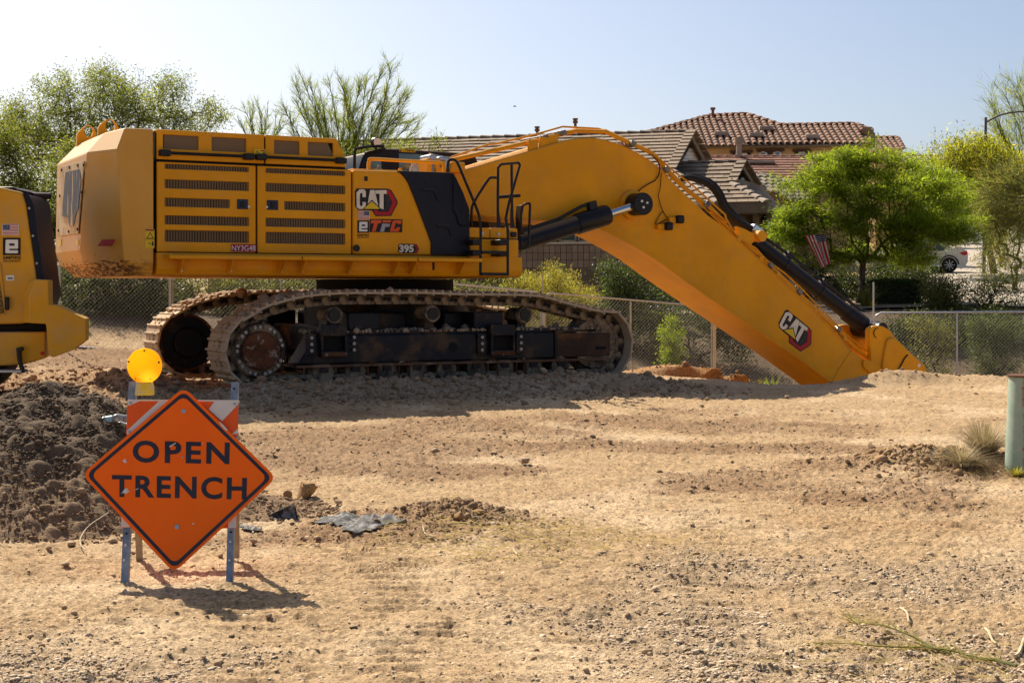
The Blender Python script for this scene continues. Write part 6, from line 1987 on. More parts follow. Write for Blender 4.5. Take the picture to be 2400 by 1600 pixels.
# garage door surround, door with panes, lantern
nw_ = -hq
def hw(c, x, y, e=.0): return on_plane(c, x, y, cin - hq * e, hq)
q = [hw('F', x, y, .06) for x, y in ((585, 150), (850, 150), (850, 520), (585, 520))]
m = MB(); m.sweep([p - hA0 for p in q], hq * .05); gd = m.build('door_surround', M_FASCIA, HA)
q = [hw('F', x, y, .08) for x, y in ((612, 168), (850, 168), (850, 520), (612, 520))]
m = MB(); m.sweep([p - hA0 for p in q], hq * .02); gdo = m.build('garage_door', basic('door_tan', (.25, .185, .12), .7), HA, bevel=.01)
for x in (640, 705, 770):
    q = [hw('F', a, b, .09) for a, b in ((x, 222), (x + 52, 222), (x + 52, 288), (x, 288))]
    m = MB(); m.sweep([p - hA0 for p in q], -hq * .01); m.build('pane', M_PANE, gdo)
lq = hw('F', 622, 245, .16)
lan = empty('wall_lantern', tuple(lq), 0, 'black porch lantern on the garage wall', 'lantern')
m = MB(); m.tube([(0, 0, -.20), (0, 0, -.14), (0, 0, .12)], [.05, .07, .11], 6); m.build('lantern_cage', M_BLK, lan)
m = MB(); m.tube([(0, 0, .12), (0, 0, .22), (0, 0, .34)], [.14, .06, .01], 6); m.build('lantern_cap', M_BLK, lan)
m = MB(); m.tube([(0, 0, -.20), (0, 0, -.30)], [.04, .01], 6); m.tube([(0, .0, .0), (0, .16, .05)], .02, 6); m.build('lantern_bracket', M_BLK, lan)
# shuttered window under the boom
q = [on_plane('L', x, y, cin, hq) for x, y in ((1045, -60), (1185, -60), (1185, 92), (1045, 92))]
M_SHUT = basic('teal_shutter', (.10, .17, .16), .6)
for x0_ in (1045, 1192):
    q = [hw('L', a, b, .03) for a, b in ((x0_, -80), (x0_ + 138, -80), (x0_ + 138, 92), (x0_, 92))]
    w_ = window(HA, hA0, q, M_SHUT)
    for k in range(7):
        yy = -70 + k * 23
        q2 = [hw('L', a, b, .05) for a, b in ((x0_ + 8, yy), (x0_ + 130, yy), (x0_ + 130, yy + 16), (x0_ + 8, yy + 16))]
        m = MB(); m.sweep([p - hA0 for p in q2], -hq * .02 - UP * .012); m.build('louvre', M_SHUT, w_)
for c_, x, y, hgt in (('E', 427, 175, .26), ('E', 778, 130, .37)):
    if c_ == 'B': continue
    p = at(c_, x, y, 49.5) - hA0
    m = MB(); m.cyl(p - UP * .5, p + UP * (hgt - .02), .05, n=10); v_ = m.build('vent_pipe', M_VENT, HA)
    m = MB(); m.cyl(p + UP * (hgt - .16), p + UP * (hgt - .08), .09, n=10); m.cyl(p + UP * (hgt - .05), p + UP * hgt, .095, n=10); m.build('vent_cap', M_VENT, v_)

# ---------------- house B: two storeys, red barrel tiles
hB0 = at('I', 1300, 450, 75.4); hB0 = np.array([hB0[0], 75.4, 2.3])
HB = empty('house', tuple(hB0), 0, 'two storey tan house with red barrel tile roof on the skyline', 'house', 'houses beyond the site')
eB = at('I', 1300, 393, 75.0); nB = unit(np.array([0, -.47, 1.0]))
def bp(x, y): return on_plane('I', x, y, eB, nB)
XA = np.array([1.0, 0, 0])
roof_plane(HB, 'roof', hB0, [bp(120, 408), bp(120, 292), bp(660, 146), bp(980, 131), bp(1275, 227), bp(1890, 214), bp(2030, 262), bp(2005, 386)], XA, M_TILE_R, 'barrel', .335, .40, 300, basic('roof_underlay', (.07, .045, .035), .9))
# back slopes keep the ridge solid
m = MB(); m.sweep([p - hB0 for p in (bp(660, 146), bp(980, 131), bp(980, 131) + [4, 6, -3], bp(660, 146) + [-4, 6, -3])], (0, 0, -.05)); m.sweep([p - hB0 for p in (bp(1275, 227), bp(1890, 214), bp(1890, 214) + [1, 6, -3], bp(1275, 227) + [0, 6, -3])], (0, 0, -.05)); o = m.build('back_roof', M_TILE_R, HB); o['kind'] = 'stuff'
for a, b in (((120, 292), (660, 146)), ((660, 146), (980, 131)), ((1275, 227), (980, 131)), ((1275, 227), (1890, 214)), ((2030, 262), (1890, 214)), ((2005, 395), (2032, 262))):
    cap_row(HB, hB0, bp(*a), bp(*b), M_TILE_R, .17, .42, 'hip_tile')
def bw(x, y, e=0): return on_plane('I', x, y, np.array([0, 75.5 - e, 0]), np.array([0, 1.0, 0]))
q = [bw(x, y) for x, y in ((120, 405), (2010, 400), (2010, 1600), (120, 1600))]
m = MB(); m.sweep([p - hB0 for p in q], (0, 6, 0)); m.build('wall', M_STUCCO, HB)
q = [bw(x, y, .45) for x, y in ((120, 412), (2012, 388), (2012, 406), (120, 430))]
m = MB(); m.sweep([p - hB0 for p in q], (0, .4, 0)); m.build('fascia', M_FASCIA, HB)
for lint, wins in ((((835, 447), (1028, 443), (1028, 466), (835, 470)), (((862, 468), (1000, 466), (1000, 520), (862, 520)),)), (((1060, 434), (1295, 430), (1295, 452), (1060, 456)), (((1078, 444), (1150, 442), (1150, 520), (1078, 520)), ((1200, 441), (1272, 439), (1272, 520), (1200, 520)))),
                   (((1366, 436), (1518, 434), (1518, 456), (1366, 458)), (((1393, 456), (1490, 454), (1490, 520), (1393, 520)),))):
    q = [bw(x, y, .02) for x, y in lint]; m = MB(); m.sweep([p - hB0 for p in q], (0, -.12, 0)); m.build('lintel', M_TRIMB, HB)
    x0_, x1_ = lint[0][0] + 18, lint[1][0] - 18
    q = [bw(x, y, .01) for x, y in ((x0_, 450), (x1_, 450), (x1_, 530), (x0_, 530))]; m = MB(); m.sweep([p - hB0 for p in q], (0, -.03, 0)); m.build('trim', M_TRIMB, HB)
    for w in wins: window(HB, hB0, [bw(x, y, .05) for x, y in w], None, .12)
p = bp(690, 175) - hB0
m = MB(); m.cyl(p, p + UP * .5, .08, n=10); v_ = m.build('vent_pipe', M_VENT, HB)
m = MB(); m.cyl(p + UP * .48, p + UP * .6, .14, n=10); m.build('vent_cap', M_VENT, v_)
for x, y in ((760, 320), (1140, 275), (1055, 330), (1530, 345)):
    p = bp(x, y) - hB0; m = MB(); m.box(p[0] - .35, p[0] + .35, p[1] - .2, p[1] + .2, p[2], p[2] + .22); m.build('roof_vent', M_TILE_C, HB, bevel=.04)
# right end gable edge
m = MB(); q = [bw(x, y, .4) for x, y in ((1985, 245), (2022, 248), (2068, 300), (2070, 420), (2030, 420), (2025, 300))]; m.sweep([p - hB0 for p in q], (0, 5, 0)); m.build('end_eave', M_FASCIA, HB)

# ---------------- house C: maroon flat tiles between the two
hC0 = at('I', 1100, 700, 63.0); hC0 = np.array([hC0[0], 63.0, 1.9])
HC = empty('house', tuple(hC0), 0, 'low house with maroon flat tile roof between the brown and the two storey house', 'house', 'houses beyond the site')
eC = at('I', 1100, 494, 66.5); nC = unit(np.array([0, -.42, 1.0]))
def cp_(x, y): return on_plane('I', x, y, eC, nC)
roof_plane(HC, 'roof', hC0, [cp_(560, 500), cp_(1578, 495), cp_(1520, 640), cp_(1480, 745), cp_(560, 745)], XA, M_TILE_M, 'flat', .34, .36, 200)
cap_row(HC, hC0, cp_(560, 500), cp_(1578, 495), M_TILE_M, .15, .42)
cap_row(HC, hC0, cp_(1480, 745), cp_(1578, 486), M_TILE_M, .17, .36, 'verge_tile', .05, True)
for x, y, w in ((1040, 556, .9),):
    p = cp_(x, y) - hC0; m = MB(); m.box(p[0] - w, p[0] + w, p[1] - .25, p[1] + .2, p[2], p[2] + .12); m.build('roof_vent', M_TILE_C, HC, bevel=.03)
p = cp_(912, 500) - hC0; m = MB(); m.cyl(p, p + UP * .85, .13, n=10); v_ = m.build('vent_pipe', M_TILE_C, HC); m = MB(); m.cyl(p + UP * .6, p + UP * .9, .2, n=10); m.build('vent_cap', M_TILE_C, v_)
# cream barrel hip of the same house nearer to the viewer
eD = at('I', 1070, 650, 57.0); nD = unit(np.array([.25, -.38, 1.0]))
def dp(x, y): return on_plane('I', x, y, eD, nD)
alD = unit(np.cross(nD, UP))
roof_plane(HC, 'roof', hC0, [dp(1050, 655), dp(1075, 645), dp(1445, 748), dp(1560, 900), dp(1400, 900), dp(1285, 825), dp(1050, 745)], alD, M_TILE_C, 'barrel', .34, .40, 100, basic('roof_underlay', (.10, .07, .05), .9))
cap_row(HC, hC0, dp(1440, 748), dp(1070, 643), M_TILE_C, .2, .42, 'hip_tile')
m = MB(); q = [at('I', x, y, 63.2) for x, y in ((560, 700), (1500, 700), (1500, 1700), (560, 1700))]; m.sweep([p - hC0 for p in q], (0, 5, 0)); m.build('wall', M_STUCCO2, HC)

# ---------------- house D: far roof at the right of the skyline
hD0 = at('I', 2180, 430, 100.); hD0 = np.array([hD0[0], 100., 4.0])
HD = empty('house', tuple(hD0), 0, 'far house showing a small piece of tiled roof above the green tree', 'house', 'houses beyond the site')
eE = at('I', 2180, 330, 104.); nE = unit(np.array([0, -.45, 1.0]))
def ep_(x, y): return on_plane('I', x, y, eE, nE)
roof_plane(HD, 'roof', hD0, [ep_(2068, 334), ep_(2255, 331), ep_(2310, 432), ep_(2068, 440)], XA, M_TILE_R, 'barrel', .42, .5, 140, basic('roof_underlay', (.07, .045, .035), .9))
cap_row(HD, hD0, ep_(2068, 334), ep_(2255, 331), M_TILE_R, .2, .5); cap_row(HD, hD0, ep_(2310, 432), ep_(2255, 331), M_TILE_R, .2, .5, 'hip_tile')
m = MB(); q = [at('I', x, y, 100.6) for x, y in ((2068, 425), (2300, 425), (2300, 1400), (2068, 1400))]; m.sweep([p - hD0 for p in q], (0, 5, 0)); m.build('wall', M_STUCCO, HD)
hE0 = at('K', 430, 960, 112.); hE0 = np.array([hE0[0], 112., 4.5])
HE = empty('house', tuple(hE0), 0, 'farthest house, its pale roof just showing between the treetops', 'house', 'houses beyond the site')
eF = at('K', 430, 905, 115.); 
def fp_(x, y): return on_plane('K', x, y, eF, nE)
roof_plane(HE, 'roof', hE0, [fp_(290, 905), fp_(690, 910), fp_(760, 1010), fp_(290, 1010)], XA, M_TILE_C, 'barrel', .45, .5, 120, basic('roof_underlay', (.10, .07, .05), .9))
m = MB(); q = [at('K', x, y, 113.) for x, y in ((290, 1000), (750, 1000), (750, 2400), (290, 2400))]; m.sweep([p - hE0 for p in q], (0, 5, 0)); m.build('wall', M_STUCCO, HE)

# ---------------- block wall in front of house A
w0 = at('L', 700, 98, 38.5); w1 = at('L', 1700, 94, 37.5)
bwall = empty('block_wall', tuple(np.array([w0[0], w0[1], 0.6])), 0, 'tan block garden wall with pale cap below the shuttered window', 'wall')
wo_ = np.array([w0[0], w0[1], .6]); d = unit(np.array([w1[0] - w0[0], w1[1] - w0[1], 0])); Lw = np.linalg.norm((w1 - w0)[:2]); nn = np.array([d[1], -d[0], 0]); nn = nn if nn[1] < 0 else -nn
ztp = w0[2]
M_BLOCK = tile_mat('split_block', (.33, .235, .15), .16); M_CAP = basic('wall_cap', (.50, .40, .28), .85)
m = MB(); m.sweep([np.array([0, 0, 0]) - nn * .03, d * Lw - nn * .03, d * Lw - nn * .03 + UP * (ztp - .62), UP * (ztp - .62) - nn * .03], -nn * .15); m.build('wall_core', basic('mortar', (.10, .07, .05), .95), bwall)
m = MB(); m.sweep([nn * .02 + UP * (ztp - .66), nn * .02 + d * Lw + UP * (ztp - .66), nn * .02 + d * Lw + UP * (ztp - .6), nn * .02 + UP * (ztp - .6)], -nn * .22); m.build('wall_cap', M_CAP, bwall, bevel=.01)
bw_, bh_ = .155, .195
m = MB(); m.box(.006, bw_ - .008, 0, .04, .006, bh_ - .006); meb = bpy.data.meshes.new('block'); meb.from_pydata(m.v, [], m.f); finish(meb, M_BLOCK, smooth=False)
ang = math.atan2(d[1], d[0])
nb_ = int(Lw / bw_)
for j in range(3):
    for i in range(nb_):
        o = link('block', meb, bwall); o.location = d * i * bw_ + UP * (ztp - .67 - (j + 1) * bh_ - .006) + nn * (.008 + rng.normal(0, .003)) ; o.rotation_euler = (0, 0, ang)
m = MB(); m.sweep([np.array([0, 0, 0]), d * Lw, d * Lw + UP * (ztp - .67 - 3 * bh_), UP * (ztp - .67 - 3 * bh_)], -nn * .02); m.build('wall_foot', M_STUCCO2, bwall)

# ================================================================== PLANTS
def leaf_mat(name, col, trans, mixf=.5, rough=.5):
    t = NT(name)
    va = t.n('ShaderNodeVertexColor', layer_name='tint').outputs['Color']
    c = t.mix(1.0, va, col, 'MULTIPLY'); c2 = t.mix(1.0, va, trans, 'MULTIPLY')
    t.set(t.b.inputs['Base Color'], c); t.b.inputs['Roughness'].default_value = rough; t.b.inputs['Specular IOR Level'].default_value = .3
    tl = t.n('ShaderNodeBsdfTranslucent'); t.l(c2, tl.inputs['Color'])
    mx = t.n('ShaderNodeMixShader'); mx.inputs[0].default_value = mixf
    t.l(t.b.outputs[0], mx.inputs[1]); t.l(tl.outputs[0], mx.inputs[2]); t.l(mx.outputs[0], t.out.inputs[0])
    return t.m


L_MESQ = leaf_mat('mesquite_leaf', (.13, .16, .03), (.32, .36, .05), .55)
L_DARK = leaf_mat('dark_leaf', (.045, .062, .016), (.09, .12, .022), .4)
L_GREEN = leaf_mat('bright_leaf', (.14, .195, .012), (.38, .49, .023), .58)
L_PALO = leaf_mat('palo_verde_twig', (.17, .21, .035), (.34, .40, .05), .5)
L_YELL = leaf_mat('yellow_shrub_leaf', (.30, .27, .04), (.52, .46, .06), .5)
L_LIME = leaf_mat('lime_leaf', (.24, .26, .022), (.55, .55, .04), .58)
L_OLIVE = leaf_mat('olive_leaf', (.13, .135, .035), (.25, .25, .05), .5)
L_STRAW = leaf_mat('straw', (.42, .34, .19), (.40, .32, .17), .35)
M_BARK = basic('grey_bark', (.085, .065, .048), .9, 0, .25, 12, bump=.5, bscale=30)
M_BARKG = basic('green_bark', (.13, .135, .045), .8, 0, .2, 12)


def blob_points(c, blobs, n, r_):
    """blobs: x, y, rx, ry (picture), depth, depth radius"""
    s = CROP[c][2]; vol = np.array([b[2] * b[3] * (b[6] if len(b) > 6 else 1.) for b in blobs], float); k = r_.choice(len(blobs), n, p=vol / vol.sum())
    out = np.zeros((n, 3))
    for i, j in enumerate(k):
        x, y, rx, ry, dp, dr = blobs[j][:6]
        while True:
            q = r_.uniform(-1, 1, 3)
            if (q ** 2).sum() < 1: break
        q *= .55 + .45 * r_.random()
        if r_.random() < .13: q *= 1.28
        out[i] = at(c, x + q[0] * rx, y + q[1] * ry, dp + q[2] * dr)
    return out


def skeleton(trunk, targets, r_):
    nodes = [np.asarray(p, float) for p in trunk]; par = [-1] + list(range(len(trunk) - 1))
    top_ = nodes[-1]
    order = np.argsort(np.linalg.norm(targets - top_, axis=1)); tip = []
    arr = np.zeros((len(trunk) + 3 * len(targets), 3)); arr[:len(nodes)] = nodes; n = len(nodes)
    lo = max(0, len(trunk) - 3)
    dist = np.linalg.norm(arr - top_, axis=1)
    for i in order:
        t_ = targets[i]
        d = np.linalg.norm(arr[lo:n] - t_, axis=1) + .25 * np.linalg.norm(arr[lo:n] - top_, axis=1)
        j = lo + int(np.argmin(d)); p = arr[j]; L = np.linalg.norm(t_ - p)
        if L > .5:
            mid = p * .5 + t_ * .5 + r_.normal(0, .07 * L, 3) + np.array([0, 0, .06 * L]); arr[n] = mid; par.append(j); j = n; n += 1
        arr[n] = t_; par.append(j); tip.append(n); n += 1
    return arr[:n], par, tip


def branch_mesh(nodes, par, r0, rmin, nm, mat, o0, sides=4):
    n = len(nodes); cnt = np.ones(n)
    for i in range(n - 1, 0, -1):
        if par[i] >= 0: cnt[par[i]] += cnt[i]
    rad = np.maximum(rmin, r0 * (cnt / cnt.max()) ** .5)
    V, Fs = [], []
    for i in range(n):
        j = par[i]
        if j < 0: continue
        a, b = nodes[j], nodes[i]; d = b - a; L = np.linalg.norm(d)
        if L < 1e-4: continue
        d = d / L; rf = np.array([0, 0, 1.0]) if abs(d[2]) < .9 else np.array([1.0, 0, 0]); s = np.cross(d, rf); s /= np.linalg.norm(s); u = np.cross(s, d)
        i0 = len(V); ra = min(rad[j], rad[i] * 1.5)
        for P_, q in ((a, ra), (b, rad[i])):
            for k in range(sides): V.append(P_ + q * (math.cos(2 * math.pi * k / sides) * s + math.sin(2 * math.pi * k / sides) * u) - o0)
        for k in range(sides): Fs.append((i0 + k, i0 + (k + 1) % sides, i0 + sides + (k + 1) % sides, i0 + sides + k))
    return np_mesh(nm, np.array(V), np.array(Fs), mat, smooth=True)


def leaf_mesh(nm, C, D, l, w, mat, r_, tint=(.55, 1.35), flat=0.0, hue=.12, mul=None):
    n = len(C); D = D / (np.linalg.norm(D, axis=1, keepdims=True) + 1e-9)
    rnd = r_.normal(size=(n, 3)); rnd[:, 2] += flat * 3 * np.sign(rnd[:, 2])
    S = np.cross(D, rnd); S /= np.linalg.norm(S, axis=1, keepdims=True) + 1e-9
    l = np.asarray(l) * r_.uniform(.6, 1.3, (n, 1)); w = w * r_.uniform(.6, 1.3, (n, 1))
    V = np.stack([C, C + D * l * .45 + S * w * .5, C + D * l, C + D * l * .45 - S * w * .5], 1).reshape(-1, 3)
    F_ = np.arange(n * 4).reshape(n, 4)
    me = np_mesh(nm, V, F_, mat)
    t_ = r_.uniform(*tint, (n, 1)) * (1 if mul is None else mul[:, None]); col = np.repeat(np.concatenate([t_ * (1 + r_.normal(0, hue, (n, 1))), t_, t_ * .9], 1), 4, 0)
    color_attr(me, 'tint', np.clip(col, 0, 3))
    return me


def plant(name, label, cat, c, base, blobs, ntar, nleaf, mat, leaf=(.1, .03), sig=.22, bark=None, r0=.12, rmin=.006, seed=1, bias=(0, 0, 0), trunkh=.5, group=None, flat=0., tint=(.55, 1.35), hue=.1, bd=None, crown='crown', sigz=None, ground=None, dz=1.0, pads=0):
    if pads:
        rp_ = np.random.default_rng(seed + 500); nb2 = []; ar = np.array([b[2] * b[3] for b in blobs], float)
        for kk in rp_.choice(len(blobs), pads, p=ar / ar.sum()):
            b = blobs[kk]; a_ = rp_.uniform(0, 6.283); q_ = rp_.random() ** .5
            nb2.append((b[0] + q_ * b[2] * math.cos(a_), b[1] + q_ * b[3] * math.sin(a_), rp_.uniform(34, 62), rp_.uniform(12, 21), b[4] + rp_.uniform(-1, 1) * b[5], .55))
        va_ = sum(b[2] * b[3] for b in nb2); vb_ = sum(b[2] * b[3] for b in blobs)
        blobs = nb2 + [(b[0], b[1], b[2] * .92, b[3] * .92, b[4], b[5], .75 * va_ / vb_) for b in blobs]
    ground = (name in ('shrub', 'flowering_shrub')) if ground is None else ground
    r_ = np.random.default_rng(seed)
    bx, by, bdp = base
    p0 = at(c, bx, by, bdp); gz = float(terrain(np.array([p0[0]]), np.array([p0[1]]))[0]); p0[2] = gz - .05
    T = blob_points(c, blobs, ntar, r_)
    if ground:
        lowk = r_.random(ntar) < .45; T[lowk, 2] = gz + (T[lowk, 2] - gz) * r_.uniform(.05, .8, lowk.sum())
    T[:, 2] = np.maximum(T[:, 2], gz + .08)
    cen = T.mean(0); low = T[:, 2].min()
    th = np.array([cen[0] * .35 + p0[0] * .65, cen[1] * .35 + p0[1] * .65, max(gz + .15, gz + (low - gz) * trunkh + .2)])
    if ground: th[2] = gz + .12
    trunk = [p0, p0 * .5 + th * .5 + np.array([.05, 0, 0]), th]
    nodes, par, tip = skeleton(trunk, T, r_)
    root = empty(name, tuple(p0), 0, label, cat, group or ('shrubs beyond the fence' if name == 'shrub' else None))
    link('trunk', branch_mesh(nodes, par, r0, rmin, 'trunk', bark or M_BARK, p0), root)
    wt = np.exp(r_.normal(0, .55, len(T))); k = r_.choice(len(T), nleaf, p=wt / wt.sum())
    idx = np.array(tip); ch = idx[k % len(idx)] if False else None
    # leaves sit along the last twig as well as round the tip
    tipn = np.array(tip)[np.argsort(np.argsort(np.random.default_rng(seed).random(len(tip))))]
    ti = tipn[k % len(tipn)]; pi = np.array([par[i] for i in ti])
    f = r_.random((nleaf, 1)) ** .6
    C = nodes[ti] * f + nodes[pi] * (1 - f) + r_.normal(0, 1, (nleaf, 3)) * np.array([sig, sig, sigz or sig])
    ct = r_.uniform(.62, 1.38, len(T))[k]
    C[:, 2] = np.maximum(C[:, 2], gz + .01)
    D = r_.normal(size=(nleaf, 3)) * .7 + np.array(bias) + .6 * (nodes[ti] - nodes[pi]) / (np.linalg.norm(nodes[ti] - nodes[pi], axis=1, keepdims=True) + 1e-6)
    D[:, 2] *= dz
    o = link(crown, leaf_mesh(crown, C - p0, D, leaf[0], leaf[1], mat, r_, tint, flat, hue, ct), root)
    return root


# left side
plant('mesquite_tree', 'big airy mesquite tree rising behind the excavator tail', 'tree', 'S', (250, 640, 37), [(240, 175, 80, 40, 37, 1.2), (410, 200, 60, 40, 37, 1.0), (130, 205, 70, 45, 37, 1.0), (500, 270, 50, 40, 37, 1.0), (90, 290, 150, 90, 37, 1.6), (250, 235, 120, 85, 37, 1.6), (350, 250, 110, 85, 37, 1.5), (440, 290, 95, 60, 37, 1.4), (200, 340, 170, 90, 37, 1.8), (40, 320, 110, 120, 37, 1.6)], 1050, 44000, L_MESQ, (.10, .022), .14, r0=.10, rmin=.0035, seed=11, bias=(0, 0, -.4), trunkh=.9)
plant('shrub', 'dense green shrub at the left edge above the yellow machine', 'shrub', 'S', (40, 700, 33), [(40, 400, 115, 110, 33, 1.2), (20, 330, 60, 60, 33, .8), (60, 500, 110, 120, 33, 1.0)], 320, 24000, L_MESQ, (.085, .03), .15, seed=12, r0=.08, tint=(.35, 1.0))
plant('shrub', 'light green shrub just left of the excavator tail', 'shrub', 'S', (150, 700, 31.5), [(150, 390, 55, 100, 31.5, .8), (135, 500, 60, 120, 31.5, .8)], 170, 12000, L_MESQ, (.08, .028), .13, seed=13, r0=.07, tint=(.4, 1.15))
plant('shrub', 'thin palo verde branches in front of the brown roof beside the cab', 'shrub', 'S', (860, 640, 36), [(870, 370, 80, 45, 36, .6), (960, 350, 90, 25, 36, .6), (1020, 335, 40, 15, 36, .5)], 160, 2600, L_PALO, (.16, .016), .12, M_BARKG, r0=.05, seed=16, bias=(.6, 0, .4))
def broom(name, label, c, base, fork, ends, dep, seed, mat, twig=(.45, 1.0), ntw=26, nst=9, r0=.07, width=.010, tint=(.6, 1.4), slen=(.25, .5), ddep=.8):
    """palo verde: straight limbs with twigs and green strands swept along them like a broom"""
    r_ = np.random.default_rng(seed)
    p0 = at(c, *base, dep); p0[2] = float(terrain(np.array([p0[0]]), np.array([dep]))[0]) - .05
    fk = at(c, *fork, dep); root = empty(name, tuple(p0), 0, label, 'tree')
    limbs = []; m = MB(); mid = p0 * .5 + fk * .5 + np.array([.08, 0, 0]); m.tube([p0 - p0, mid - p0, fk - p0], [r0 * 1.3, r0 * 1.1, r0], 7)
    LA, LB, LW = [], [], []
    for (x, y) in ends:
        e = at(c, x, y, dep + r_.uniform(-ddep, ddep)); d = e - fk; L = np.linalg.norm(d)
        sag = np.array([r_.normal(0, .04), r_.normal(0, .04), .05]) * L
        P_ = [fk + d * t_ + sag * math.sin(math.pi * t_) for t_ in np.linspace(0, 1, 7)]
        rr_ = np.linspace(r0 * .55, .008, 7); m.tube([p - p0 for p in P_], list(rr_), 5, False)
        n = int(ntw * max(.5, L / 2.2))
        for k in range(n):
            t_ = r_.uniform(.22, 1.0); i = min(5, int(t_ * 6)); f = t_ * 6 - i; q = P_[i] * (1 - f) + P_[i + 1] * f; ax = unit(P_[i + 1] - P_[i])
            dd = unit(ax + r_.normal(0, .33, 3)); tl = r_.uniform(*twig) * (1.15 - .55 * t_); e2 = q + dd * tl
            m.tube([q - p0, q * .5 + e2 * .5 + np.array([0, 0, .02]) - p0, e2 - p0], [.008, .006, .003], 3, False)
            for j in range(nst):
                s = r_.uniform(.15, 1); a = q + dd * tl * s; d2 = unit(dd + r_.normal(0, .36, 3)); LA.append(a); LB.append(d2); LW.append(r_.uniform(*slen))
    me = bpy.data.meshes.new('trunk'); me.from_pydata(m.v, [], m.f); me.materials.append(M_BARKG); me.update(); link('trunk', me, root)
    LA = np.array(LA); LB = np.array(LB); LW = np.array(LW)[:, None]
    link('crown', leaf_mesh('crown', LA - p0, LB, LW, width, mat, r_, tint), root)
    return root


def unit(v): v = np.asarray(v, float); return v / np.linalg.norm(v)


def c6(pts): return [(520 + x * .2211, 140 + y * .2211) for x, y in pts]
broom('palo_verde_tree', 'wispy wind-bent palo verde tree behind the excavator hood', 'S', (790, 740), (800, 520), c6([(880, 275), (800, 330), (940, 300), (1050, 420), (1150, 300), (1265, 220), (1310, 300), (1480, 235), (1520, 270), (1735, 62), (1790, 110), (1890, 255), (1930, 370), (1960, 420), (780, 430), (670, 545), (1920, 560), (1990, 680), (1900, 640), (1700, 600), (1640, 500), (1350, 480), (1000, 520), (720, 640), (2060, 720), (1500, 640), (1150, 560)]), 38, 15, L_PALO, (.30, .75), 24, 15, .04, .010, slen=(.14, .34))
broom('palo_verde_tree', 'small wispy tree top just over the engine hood', 'S', (600, 700), (610, 400), c6([(330, 520), (390, 510), (490, 520), (570, 590), (250, 550), (160, 600), (420, 570), (620, 640), (680, 680), (300, 620)]), 43, 14, L_PALO, (.3, .7), 16, 11, .04, .013, slen=(.16, .35))
broom('palo_verde_tree', 'tall palo verde with bare upright twigs at the right edge', 'S', (2420, 700), (2415, 430), [(2322, 222), (2335, 260), (2345, 205), (2370, 190), (2385, 200), (2405, 195), (2425, 230), (2330, 300), (2320, 340), (2350, 320), (2380, 290), (2310, 380), (2330, 420), (2440, 300)], 66, 34, L_PALO, (.6, 1.5), 16, 8, .11, .020, slen=(.35, .8), ddep=1.5)
broom('palo_verde_tree', 'drooping palo verde with olive strands over the street at the right edge', 'S', (2420, 690), (2440, 470), [(2280, 470), (2300, 520), (2330, 560), (2340, 480), (2310, 430), (2350, 430), (2380, 500), (2370, 570), (2390, 400), (2330, 395)], 47, 44, L_OLIVE, (.5, 1.1), 26, 12, .05, .014, slen=(.25, .55), tint=(.7, 1.6))
# behind the fence, left and middle
plant('shrub', 'dark shrub behind the fence in the gap between the two machines', 'shrub', 'S', (230, 790, 28), [(230, 660, 170, 90, 28, .7), (350, 670, 120, 80, 28, .7)], 300, 17000, L_DARK, (.07, .03), .14, seed=21, r0=.06, tint=(.5, 1.5))
plant('shrub', 'yellow green shrub behind the fence above the rear of the tracks', 'shrub', 'S', (520, 740, 30), [(500, 670, 150, 65, 30, .6), (660, 665, 130, 55, 30, .6), (420, 690, 80, 70, 30, .6)], 300, 17000, L_OLIVE, (.08, .022), .12, seed=22, r0=.05, tint=(.5, 1.3))
plant('shrub', 'light green shrub behind the fence right of the turntable', 'shrub', 'S', (1080, 720, 31), [(1060, 680, 70, 40, 31, .5), (1150, 690, 60, 40, 31, .5)], 90, 3800, L_OLIVE, (.08, .02), .12, seed=24, r0=.04, tint=(.6, 1.4))
plant('flowering_shrub', 'broad yellow blooming shrub behind the fence under the boom', 'shrub', 'L', (900, 760, 33), [(760, 440, 330, 130, 33, .9), (1030, 420, 220, 170, 33, .9), (1240, 500, 180, 110, 33, .8), (650, 600, 300, 140, 33, .9), (1010, 620, 330, 130, 33, .8)], 480, 34000, L_YELL, (.085, .011), .10, M_BARKG, seed=25, r0=.05, tint=(.55, 1.35), bias=(.2, 0, .25))
plant('shrub', 'dark green creosote bush under the boom right of the yellow shrub', 'shrub', 'L', (1560, 620, 34.5), [(1430, 310, 130, 110, 34.5, .7), (1560, 400, 220, 170, 34.5, .8), (1780, 480, 200, 110, 34.5, .7), (1480, 500, 150, 110, 34.5, .8)], 300, 13500, L_DARK, (.065, .026), .13, seed=26, r0=.06, tint=(.7, 2.0), hue=.05)
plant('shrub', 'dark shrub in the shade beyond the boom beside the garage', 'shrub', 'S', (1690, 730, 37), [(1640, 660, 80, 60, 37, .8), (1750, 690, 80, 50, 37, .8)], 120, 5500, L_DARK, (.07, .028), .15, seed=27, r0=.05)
plant('shrub', 'small bright green bush behind the fence left of the boom', 'shrub', 'L', (1930, 1010, 30.6), [(1930, 830, 115, 130, 30.6, .4), (1925, 930, 90, 80, 30.6, .35)], 150, 6500, L_GREEN, (.055, .02), .07, seed=28, r0=.03, bias=(0, 0, .6), tint=(.4, 1.25))
